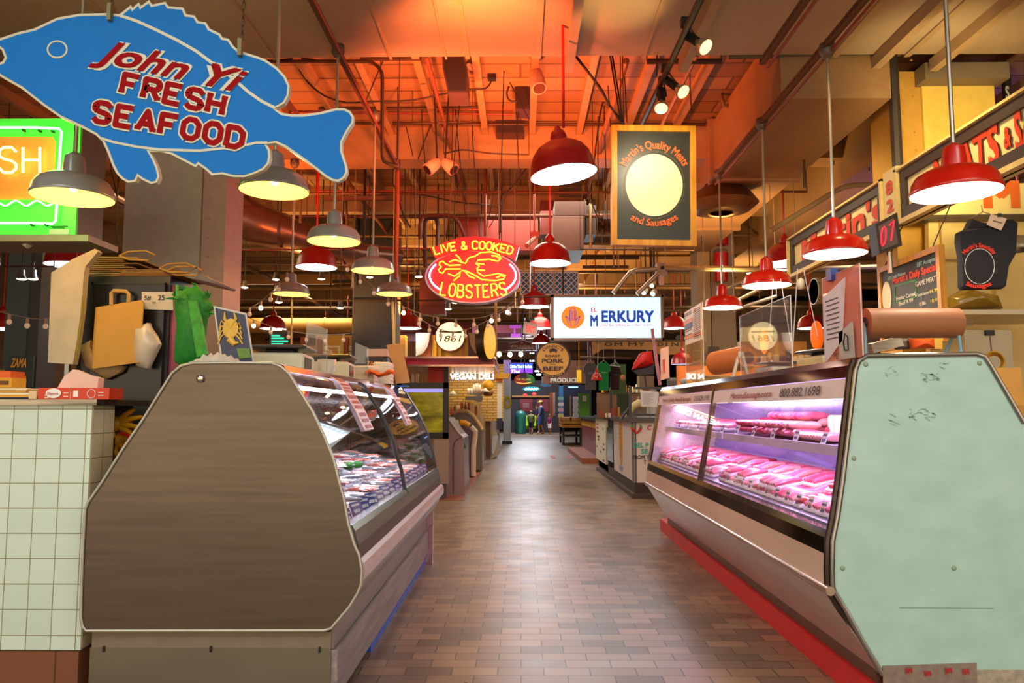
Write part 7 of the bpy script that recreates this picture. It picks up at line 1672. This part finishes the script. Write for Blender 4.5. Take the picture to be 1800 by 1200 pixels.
pxtext('DEL P', 1113, 1140, 778, 786, Yk, tq, wc, .03); pxtext('SE', 1127, 1139, 788.5, 797, Yk, tq, wc, .03); pxtext('FROM T', 1113, 1140, 799.5, 806.5, Yk, M('2a2020', .5), wc, .02); pxtext('T', 1131.5, 1136, 808.5, 815.5, Yk, M('2a2020', .5), wc, .02); pxtext('C', 1138, 1145, 747, 755, Yk, M('c01838', .5), wc, .03, .2)
for s in (-1, 1):
    MB().tube([at(1119+s*(8-7.5*t**1.4), 751+10*t, Yk-.01) for t in [i/6 for i in range(7)]]+[at(1119-s*4, 761.5, Yk-.01)], [.014, .02, .022, .02, .016, .012, .007, .003], 8).build('red_chili', M('c81018', .4), wc)
    MB().tube([at(1119+s*8, 751, Yk-.01), at(1119+s*7.2, 748, Yk-.01), at(1119+s*6.8, 745, Yk-.01)], [.022, .012, .005], 8).build('green_cap', M('3a8a20', .4), wc)
yc = xy(1091.5); MB().prism([(XK-.002, yc+.13*math.cos(t)*1.6, .79+.41*math.sin(t)) for t in [2*PI*k/28 for k in range(28)]], (-.004, 0, 0)).build('yellow_oval', M('d89818', .45), wc)
mb = MB()
for i in range(4): mb.sphere((XK-.008, yc, .98-.07*i), (.004, .03, .018), 8, 5)
mb.box((XK-.008, yc-.03, .5), (XK-.005, yc+.03, .72)); mb.build('oval_print', M('7a7068', .5), wc)
MB().box((XK-.006, yc-.2, .3), (XK-.002, yc+.2, .38)).build('print', M('9a98a8', .5), wc)
y2 = xy(1066); y3 = xy(1048); gs = MB().box((XK-.0, y1+.15, .35), (XK+.5, y2-.05, zt2-.15)).build('glass_display', M('5a7068', .1, .2), wc)
MB().box((XK-.01, y2, zb2+.02), (XK+.03, y3, zt2)).build('side_panel', M('e0dcc8', .4, noise=.02), wc); MB().box((XK-.05, y2-.1, zt2), (XK+.9, y3, zt2+.07)).build('counter_top', M('4a4642', .4), wc); MB().box((XK+.03, y2, .1), (XK+.9, y3, zt2)).build('carcass', M('4a4440', .6), wc)
for i, (f, z, c, w_) in enumerate(((.2, .98, 'b04a50', .5), (.2, .9, 'b04a50', .5), (.2, .82, 'b04a50', .5), (.3, .72, '4a4a40', .5), (.3, .66, '4a4a40', .3), (.75, .9, '4a9a90', .2), (.8, .6, 'b04a70', .3), (.8, .5, '4a4a60', .3), (.15, .5, '3a4a70', .2), (.5, .42, '4a9a90', .3), (.8, .28, '4a5aa0', .3))):
    yy = y3-(y3-y2)*f; MB().box((XK-.015, yy-w_*.4, z), (XK-.011, yy+w_*.4, z+.035)).build('print', M(c, .5), wc)
gf = thing('glass_guard', 'dark framed glass guard standing on the white food counter', 'sneeze guard', (XK, 11.5, zt2+.07))
zq = zt2+.07; fb = M('3c3a3a', .45)
P0 = Vector((at(1108, 700, 11.5).x, 11.5, zq)); 
for (x0, z0, x1, z1, Yq) in ((1108, zq, 1108, None, 11.5), (1074, zq, 1074, None, 13.9)):
    X_ = at(x0, 700, Yq).x; MB().box((X_-.02, Yq, zq), (X_+.02, Yq+.04, at(0, 679, 11.5).z)).build('post', fb, gf)
MB().box((at(1104, 0, 11.5).x, 11.5, at(0, 684, 11.5).z), (XK+.95, 11.54, at(0, 680, 11.5).z)).build('top_bar', fb, gf); MB().box((at(1104, 0, 11.5).x, 11.5, at(0, 731, 11.5).z), (XK+.95, 11.54, at(0, 727, 11.5).z)).build('bar', fb, gf)
MB().tube([at(1091, 737, 11.6), at(1106, 716, 11.6)], .02, 6).build('brace', fb, gf); MB().box((at(1110, 0, 11.5).x, 11.52, zq), (XK+.95, 11.53, at(0, 684, 11.5).z)).build('glass', GLASS, gf)
pn_ = thing('paper_notice', 'white handwritten paper taped on the glass guard of the white food counter', 'notice', at(1142, 700, 11.45)); MB().prism([at(x, y, 11.45) for x, y in ((1126, 686), (1158, 689), (1158, 715), (1127, 714))], (0, .004, 0)).build('sheet', M('d8d4d8', .5), pn_)
for i in range(8): MB().box(*pxbox(1130, 692.5+i*2.5, 1150-(i*5) % 9, 691.9+i*2.5, 11.447, .002)).build('handwriting', M('8a8a98', .5), pn_)
rg = thing('cash_register', 'pale curved cash register behind the paper notice', 'cash register', at(1130, 727, 12)); MB().tube([at(1108, 726, 12), at(1113, 714, 12), at(1122, 709, 12), at(1135, 711, 12)], [.03, .06, .07, .07], 10).build('hood', M('d8c890', .4), rg); MB().box(*pxbox(1112, 727, 1152, 714, 12.1, .3)).build('body', M('8a8a90', .4), rg)
cp = thing('cap', 'large bright red cap with a dark grey brim above the food counter', 'cap', at(1130, 655, 11.8)); YQ = 11.8
blob([(1111, 650), (1114, 638), (1124, 622), (1130, 618), (1145, 617), (1149, 635), (1149, 640), (1138, 644)], YQ, .24, 3).build('crown', M('d01008', .5, noise=.04), cp)
MB().prism([at(x, y, YQ+.1) for x, y in ((1112, 651), (1136, 646), (1150, 640), (1150, 657), (1122, 659))], (0, .06, 0)).build('brim', M('3a3640', .6), cp); MB().box(*pxbox(1126, 641, 1129, 637, YQ-.02, .02)).build('emblem', BLACK, cp); MB().tube([at(1133, 658, YQ+.13), (at(1133, 0, YQ).x, YQ+.13, zq)], .015, 6).build('stand', fb, cp)
def shirt(lab, x0, x1, y0, y1, Y, c, txt, tc_):
    t = thing('t_shirt', lab, 't-shirt', at((x0+x1)/2, y1, Y)); w_ = x1-x0; f = lambda u, v: (x0+w_*u, y0+(y1-y0)*v)
    out = [f(.12, .12), f(.32, 0), (f(.42, .05)), f(.58, .05), f(.68, 0), f(.88, .1), f(1, .32), f(.86, .38), f(.84, .3), f(.84, 1), f(.18, 1), f(.17, .32), f(.1, .4), f(-.02, .34)]
    rings = [[at(x, y, Y+d) for x, y in [((x0+x1)/2+(x-(x0+x1)/2)*s, y) for x, y in out]] for d, s in ((-.04, .95), (-.02, 1), (.02, 1), (.04, .95))]
    mb = MB().loft(rings, cap=False)
    for R_ in (rings[0], rings[-1]): mb.add(R_, [tuple(q) for q in tessellate_polygon([R_])])
    mb.build('fabric', M(c, .85, noise=.08, scale=20), t); pxtext(txt, x0+w_*.34, x0+w_*.72, y0+(y1-y0)*.34, y0+(y1-y0)*.42, Y-.045, M(tc_, .6), t)
    h = at((x0+x1)/2, y0-6, Y); MB().tube([at(x0+w_*.2, y0+4, Y), at((x0+x1)/2, y0-2, Y), at(x0+w_*.8, y0+4, Y)], .008, 5).build('hanger', M('b8b0b0', .4), t); MB().tube([at((x0+x1)/2, y0-2, Y), h, Vector((h.x, Y, h.z+.25))], .006, 5).build('hanger_hook', M('b8b0b0', .4), t); return t
shirt('grey t-shirt on a hanger above the food counter', 1024, 1052, 637, 685, 15, '5a5660', 'DINICS', 'a8a4a8'); shirt('bright green t-shirt on a hanger above the food counter', 1048, 1074, 635, 686, 14.9, '10904a', '====', 'c8e0b0'); shirt('dark maroon t-shirt on a hanger above the food counter', 1068, 1093, 642, 685, 15.1, '3a1c28', '====', '8a7078')
one('clothes_rail', MB().tube([at(1020, 628, 15), at(1110, 630, 15)], .02, 8), M('5a3a34', .5), 'dark rail carrying the three hanging t-shirts', 'rail')
one('wire_hanger', MB().tube([at(x, y, 14.7) for x, y in ((1081, 632), (1082, 636), (1072, 642), (1091, 644), (1082, 636))], .008, 5), M('d8d4d0', .4), 'empty white hanger in front of the maroon t-shirt', 'hanger')
ms = thing('mushroom_toy', 'red spotted mushroom shaped ornament hanging on a thread before the green shirt', 'ornament', at(1048, 668, 13.5))
MB().lathe([(.1, -.02), (.1, .0), (.075, .07), (.03, .12), (.015, .19), (0, .2)], at(1049, 666, 13.5), 18).build('mushroom_cap', M('d0140c', .5), ms)
for i in range(9): MB().sphere(at(1042+(i*37 % 14), 665-(i*5 % 11), 13.4), .011, 8, 5).build('white_spot', WHITE, ms)
MB().tube([at(1050, 648, 13.5), (at(1051, 0, 13.5).x, 13.5, 3.5)], .004, 5).build('thread', WHITE, ms)
bb_ = thing('green_board', 'olive green board with a small brown cut-out figure behind the maroon shirt', 'board', at(1088, 690, 16)); MB().box(*pxbox(1076, 693, 1101, 640, 16, .06)).build('board', M('3c5a28', .6), bb_); MB().sphere(at(1095, 664, 15.97), (.05, .01, .07), 12, 6).build('cut_out', M('b8803c', .6), bb_)
MB().box((at(1076, 0, 16).x, 16.0, 0), (at(1101, 0, 16).x, 16.06, at(0, 693, 16).z)).build('stand', M('2c3a20', .6), bb_)
one('menu_stick', MB().prism([at(x, y, 9.2) for x, y in ((1144, 578), (1149, 577), (1158, 640), (1163, 676), (1158, 677), (1152, 640))], (0, .02, 0)), M('b07080', .5), 'narrow tilted pink sign on a stick at the far end of the meat case', 'sign')
ph = thing('sign_holder', 'pinkish poster in a holder at the far end of the meat case', 'poster', at(1170, 670, 8.0)); MB().prism([at(x, y, 8.0) for x, y in ((1161, 613), (1175, 608), (1177, 664), (1162, 668))], (0, .02, 0)).build('poster', M('d8a898', .5), ph); MB().prism([at(x, y, 7.995) for x, y in ((1165, 632), (1169, 630), (1169, 655), (1166, 656))], (0, .003, 0)).build('red_figure', M('c03020', .5), ph)
MB().box((at(1161, 0, 8).x, 8.0, 1.531), (at(1177, 0, 8).x, 8.03, at(0, 664, 8).z)).build('holder', ACRYL, ph)
one('carton_stack', MB().box(*pxbox(1124, 682, 1150, 660, 13.5, .3)), M('9a8468', .6), 'grey brown carton above the paper notice', 'carton')
one('stall_shelf', MB().box(*pxbox(1050, 735, 1215, 690, 17.5, .2)), M('6a4a30', .6), 'brown stall back between the shirts and the white counter', 'stall')
goods('goods on the brown stall back', 'small %s on top of the brown stall back', 1056, 1150, 690, 17.5, 14, WM+[('bottle', 'e8b030'), ('box', '40a0c0'), ('jar', 'e07020')], (7, 16), 44)
goods('goods on the white food counter', 'small %s standing on the white food counter', 1052, 1102, 734, 13.6, 9, WM+[('jar', 'e07020'), ('box', 'f0ece0')], (8, 20), 45)
random.seed(4)
# red counter with yellow stripe, produce tables
XR = 1.93
rc = thing('service_counter', 'red brick counter with a yellow stripe beyond the white food counter', 'counter', (XR, 20, 0)); ya_, yb_ = 19.0, 24.0
MB().box((XR, ya_, .12), (XR+1.5, yb_, 1.04)).build('brick_body', brick_mat('7a1e18', '8e2a20', '4a1410', .4, .1, .01, .35, swap=(1, 2, 0)), rc); MB().box((XR-.01, ya_, .82), (XR, yb_, .96)).build('yellow_stripe', M('d8a020', .4), rc); MB().box((XR-.1, ya_-.1, 1.04), (XR+1.5, yb_, 1.1)).build('counter_top', M('3a4440', .3), rc)
MB().box((XR-.45, ya_-.5, 0), (XR+1.2, yb_, .13)).build('step', M('8a4a2c', .5), rc)
for i, (x, Y) in enumerate(((972, 19.6), (1002, 19.6))):
    q = atZ(x, 803, .003); one('floor_marking', MB().cbox(q, (.12, 1.3, .004), rz=0), M('a04848', .6), 'worn red rectangle sticker on the floor, '+('left' if i == 0 else 'right')+' one', 'floor sticker')
wood2 = stretch_mat('9a6420', 'c08834', .5, (20, 20, 3))
pt = thing('produce_table', 'slatted wooden produce table with sign boards on dark legs right of the aisle', 'table', (at(1000, 0, 28).x, 28, 0))
XT0 = at(984, 0, 28).x; XT1 = at(1023, 0, 28).x+.5
for z0, z1 in ((.78, .9), (.9, 1.02), (.64, .76)): MB().box((XT0, 28, z0), (XT1, 30.5, z1-.01)).build('crate_board', wood2, pt)
for x in (XT0+.05, (XT0+XT1)/2, XT1-.05):
    for yy in (28.1, 30.2): MB().box((x-.04, yy, 0), (x+.04, yy+.08, .64)).build('leg', M('2a2420', .5), pt)
MB().box((XT0, 28.05, .3), (XT1, 30.4, .34)).build('lower_shelf', M('3a3430', .5), pt)
for x, y0_ in ((986, 700), (1003, 695), (1022, 696)): MB().box(*pxbox(x-1.2, 740, x+1.2, y0_, 28.0, .06)).build('upright', wood2, pt)
for x in (986, 1012):
    for i in range(4): MB().box(*pxbox(x-5, 703+i*10, x+5, 697+i*10, 27.97, .02)).build('price_card', M(('e8c0d0', 'e8d890', 'a0dcd8', 'f0ece8')[(i+x) % 4], .5, noise=0), pt)
random.seed(6)
goods('fruit piles on the produce table', 'small %s on top of the slatted produce table', 984, 1022, 741, 28.2, 10, [('bowl', 'e8b030'), ('bowl', 'd03028'), ('bowl', '60a040'), ('box', '40a0c0')], (3, 6), 51)
one('blue_cabinet', MB().box(*pxbox(983, 735, 990, 678, 33, .3)), M('2a6a9a', .5), 'blue cabinet post behind the produce table', 'cabinet')
one('dark_doorway_panel', MB().box(*pxbox(990, 735, 1040, 676, 34, .3)), M('1c2438', .5), 'dark blue shuttered front behind the produce table', 'shutter')
lb = thing('light_fixture', 'pale blue tube lamp over the dark shuttered front', 'lamp', at(1007, 680, 33.5)); MB().box(*pxbox(999, 681, 1016, 679, 33.5, .1)).build('tube', M('8ab8f0', emit=1.5, noise=0), lb)
one('green_cabinet', MB().box(*pxbox(1018, 735, 1037, 691, 26, .4)), M('4a8a14', .5), 'bright green cabinet right of the produce table', 'cabinet')
one('notice_paper', MB().box(*pxbox(1024, 705, 1031, 695, 25.95, .02)), M('c8c8c0', .5), 'grey paper on the bright green cabinet', 'notice')
one('monitor_case', MB().box(*pxbox(1008, 735, 1016, 700, 27.5, .2)), M('b8c4cc', .5), 'pale grey appliance behind the produce table', 'appliance')
for x0, x1, y0_, y1_, Y, c, lab in ((955, 962, 700, 735, 46, '2a6ab0', 'bright blue banner behind the man'), (966, 972, 690, 735, 40, '9a4a24', 'rust coloured post right of the man'), (952, 958, 662, 676, 30, 'd0c8c8', 'small pale board near the round sign'), (990, 994, 632, 676, 26, '4a3020', 'brown hanger post beside the produce sign'), (1014, 1022, 650, 672, 17, 'e8c020', 'yellow and blue tag bundle left of the grey shirt')):
    t = a, b = pxbox(x0, y1_, x1, y0_, Y, .05); mb = MB().box(a, b)
    mb.tube([((a[0]+b[0])/2, Y+.025, b[2]-.02), ((a[0]+b[0])/2, Y+.025, 4.57)], .003, 4); one('hanging_board', mb, M(c, .5), lab, 'board')
one('violet_light', MB().box(*pxbox(896, 576, 916, 566, 25.5, .1)).box(*pxbox(903, 586, 906, 576, 25.5, .1)).box(*pxbox(898, 592, 919, 586, 25.5, .1)).box(*pxbox(903, 566, 906, 540, 25.52, .05)), M('b04cc0', emit=.7, noise=0), 'violet lit ceiling panels left of the exit sign', 'light')
for i, (x, y) in enumerate(((935, 620), (935, 634), (944, 652), (947, 658))): one('strip_light', MB().box(*pxbox(x-4, y+1, x+4, y-1, 30+i, .1)).tube([at(x, y, 30.05+i), (at(x, y, 30+i).x, 30.05+i, 4.57)], .002, 4), M('e0f0ff', emit=4, noise=0), 'short white strip light far down the aisle', 'light', 'strip lights far down the aisle')
# ================================================================ people
SK = M('b47a5c', .55, noise=.03)
def person(lab, px, py, Y, H, face, pose, top_c, bot_c, bot_len, hair_c, cap_c=None, sleeve=.5, shoe='3a3432', bag=None, skin=None):
    skin = skin or SK; g = at(px, py, Y); t = thing('person', lab, 'person', (g.x, Y, 0)); k = H/1.78
    ca, sa = math.cos(face), math.sin(face)      # face: direction the person looks (angle in plan, 0 = +X)
    def W(f, s, z): return Vector((g.x+(f*ca-s*sa)*k, Y+(f*sa+s*ca)*k, z*k))
    J = {}; 
    V = []; E = []; Rr = []
    def add(p, r, par=None):
        V.append(p); Rr.append(r*k); 
        if par is not None: E.append((par, len(V)-1))
        return len(V)-1
    pel = add(W(0, 0, .95), .13); sp = add(W(.01, 0, 1.12), .12, pel); ch = add(W(.0, 0, 1.32), .145, sp); nk = add(W(.0, 0, 1.5), .06, ch); hd0 = add(W(.02, 0, 1.57), .075, nk); hd = add(W(.03, 0, 1.66), .095, hd0); tpp = add(W(.02, 0, 1.73), .075, hd)
    for s in (-1, 1):
        st_ = pose.get('step', 0)*s; hip = add(W(0, .09*s, .9), .1, pel); kn_ = add(W(.06+st_*.25, .1*s, .5), .062, hip); an = add(W(-.02+st_*.5, .1*s, .09), .04, kn_); toe = add(W(.15+st_*.5, .11*s, .035), .035, an)
        J['leg%d' % s] = (hip, kn_, an)
        a_ = pose.get('arm', {}).get(s, (.05, -.28, .1, -.5)); sh_ = add(W(0, .18*s, 1.42), .062, ch); el = add(W(a_[0], .24*s, 1.42+a_[1]), .042, sh_); wr = add(W(a_[2], .22*s, 1.42+a_[3]), .027, el); pm = add(W(a_[2]+.03, .22*s, 1.42+a_[3]-.07), .032, wr)
        J['arm%d' % s] = (sh_, el, wr)
        for i in range(4):
            b1 = add(W(a_[2]+.03+(i-1.5)*.02, .215*s, 1.42+a_[3]-.12), .009, pm); add(W(a_[2]+.05+(i-1.5)*.02, .205*s, 1.42+a_[3]-.165+.008*abs(i-1.3)), .007, b1)
        add(W(a_[2]+.075, .2*s, 1.42+a_[3]-.1), .009, pm)
    me = bpy.data.meshes.new('body'); off = Vector((g.x, Y, 0)); me.from_pydata([v-off for v in V], E, []); ob = bpy.data.objects.new('body', me); C.objects.link(ob)
    md = ob.modifiers.new('skin', 'SKIN'); 
    for i, r in enumerate(Rr): me.skin_vertices[0].data[i].radius = (r, r)
    me.skin_vertices[0].data[0].use_root = True
    ob.modifiers.new('sub', 'SUBSURF').levels = 1; ob.modifiers[-1].render_levels = 1
    bpy.context.view_layer.update(); dg = bpy.context.evaluated_depsgraph_get(); m2 = bpy.data.meshes.new_from_object(ob.evaluated_get(dg)); 
    bpy.data.objects.remove(ob); m2.materials.clear(); m2.materials.append(skin); m2.polygons.foreach_set('use_smooth', [True]*len(m2.polygons)); ob = bpy.data.objects.new('body', m2); C.objects.link(ob); ob.parent = t; ob['_w'] = tuple(off)
    P = lambda i: V[i]
    tc_ = M(top_c, .8); bc = M(bot_c, .8)
    def oval(z, fx, sy, f0=0): return [W(f0+fx*math.cos(2*PI*i/16), sy*math.sin(2*PI*i/16), z) for i in range(16)]
    MB().loft([oval(.88, .145, .185), oval(1.0, .15, .185), oval(1.15, .15, .18), oval(1.32, .16, .205), oval(1.44, .13, .2), oval(1.5, .075, .09)]).build('shirt', tc_, t)
    for s in (-1, 1):
        a, b, c = (P(i) for i in J['arm%d' % s]); e = b if sleeve <= .5 else c; pts = [a, a.lerp(b, .5), b] if sleeve <= .5 else [a, b, c]
        MB().tube(pts, [.085*k, .068*k, .06*k] if sleeve <= .5 else [.085*k, .06*k, .045*k], 12).build('sleeve', tc_, t)
        a, b, c = (P(i) for i in J['leg%d' % s]); 
        if bot_len <= .5: pts = [a+Vector((0, 0, .05*k)), a.lerp(b, .5), b+Vector((0, 0, .02))]; rr_ = [.125*k, .115*k, .1*k]
        else: pts = [a+Vector((0, 0, .05*k)), b, c]; rr_ = [.12*k, .078*k, .058*k]
        MB().tube(pts, rr_, 12).build('trouser_leg', bc, t)
        q = P(J['leg%d' % s][2]); f_ = Vector((ca, sa, 0))
        MB().sphere(q+f_*.06*k+Vector((0, 0, -.045*k)), (.05*k, .05*k, .04*k), 10, 6).sphere(q+f_*.13*k+Vector((0, 0, -.05*k)), (.05*k, .05*k, .032*k), 10, 6).build('shoe', M(shoe, .6), t)
    MB().loft([oval(.82, .14, .18), oval(.9, .15, .19), oval(.98, .14, .18)]).build('trouser_seat', bc, t)
    h = V[hd]; f_ = Vector((ca, sa, 0)); sd = Vector((-sa, ca, 0))
    hb = MB(); hb.sphere(h+Vector((0, 0, .025*k))-f_*.018*k, (.1*k, .1*k, .1*k), 14, 9); hb.build('hair', M(hair_c, .8), t)
    fb_ = MB(); fb_.sphere(h+f_*.1*k, (.016*k, .016*k, .024*k), 8, 6); fb_.build('nose', skin, t)
    for s in (-1, 1):
        MB().sphere(h+f_*.088*k+sd*.034*k*s+Vector((0, 0, .018*k)), .011*k, 8, 5).build('eye', BLACK, t); MB().sphere(h+sd*.096*k*s, (.014*k, .014*k, .026*k), 8, 5).build('ear', skin, t)
    MB().sphere(h+f_*.09*k-Vector((0, 0, .042*k)), (.012*k, .024*k, .007*k), 8, 5).build('mouth', M('8a4038', .5), t)
    if cap_c:
        cm_ = M(cap_c, .7); MB().sphere(h+Vector((0, 0, .05*k)), (.112*k, .112*k, .09*k), 14, 8).build('cap', cm_, t)
        MB().prism([h+f_*(.08+.1*math.cos(a))*k+sd*.085*math.sin(a)*k+Vector((0, 0, .045*k)) for a in [(-PI/2+PI*i/8) for i in range(9)]], (0, 0, .012*k)).build('cap_brim', cm_, t)
    if bag:
        q = W(-.17, 0, 1.15); MB().sphere(q, (.12*k, .15*k, .22*k), 12, 8).build('backpack', M(bag, .8), t)
    return t
person('man in a yellow cap, dark blue shirt and blue shorts facing left', 951.5, 762, 40.5, 1.78, PI*.98, {'step': .25, 'arm': {1: (.06, -.3, .2, -.5), -1: (.05, -.3, .18, -.52)}}, '3a4868', '34508a', .45, '4a3020', 'd8a038', .5, '8a6a4a')
person('woman in black with dark hair facing the camera', 943.5, 752, 43.5, 1.6, -PI*.5, {'arm': {1: (.05, -.25, .12, -.38), -1: (.05, -.25, .12, -.38)}}, '1e1a28', '1c1a24', 1, '4a2c20', None, .5, 'e0dcd8')
person('child in an olive hooded top and dark shorts walking away', 933.5, 762, 40.5, 1.25, PI*.45, {'step': .3}, '5c6234', '1e1e30', .45, '6a7038', None, 1, '3a4454')
person('small child in a maroon shirt and white skirt', 967, 761, 40.5, 1.08, -PI*.7, {'step': .1}, '6a1848', 'e0d4d0', .45, 'b08a68', None, .5, '8a6a60')
person('seated looking figure in dark blue behind the green bin', 915.5, 748, 43, 1.4, -PI*.2, {}, '4a5a80', '2a2c3a', 1, '2a2020', None, 1)
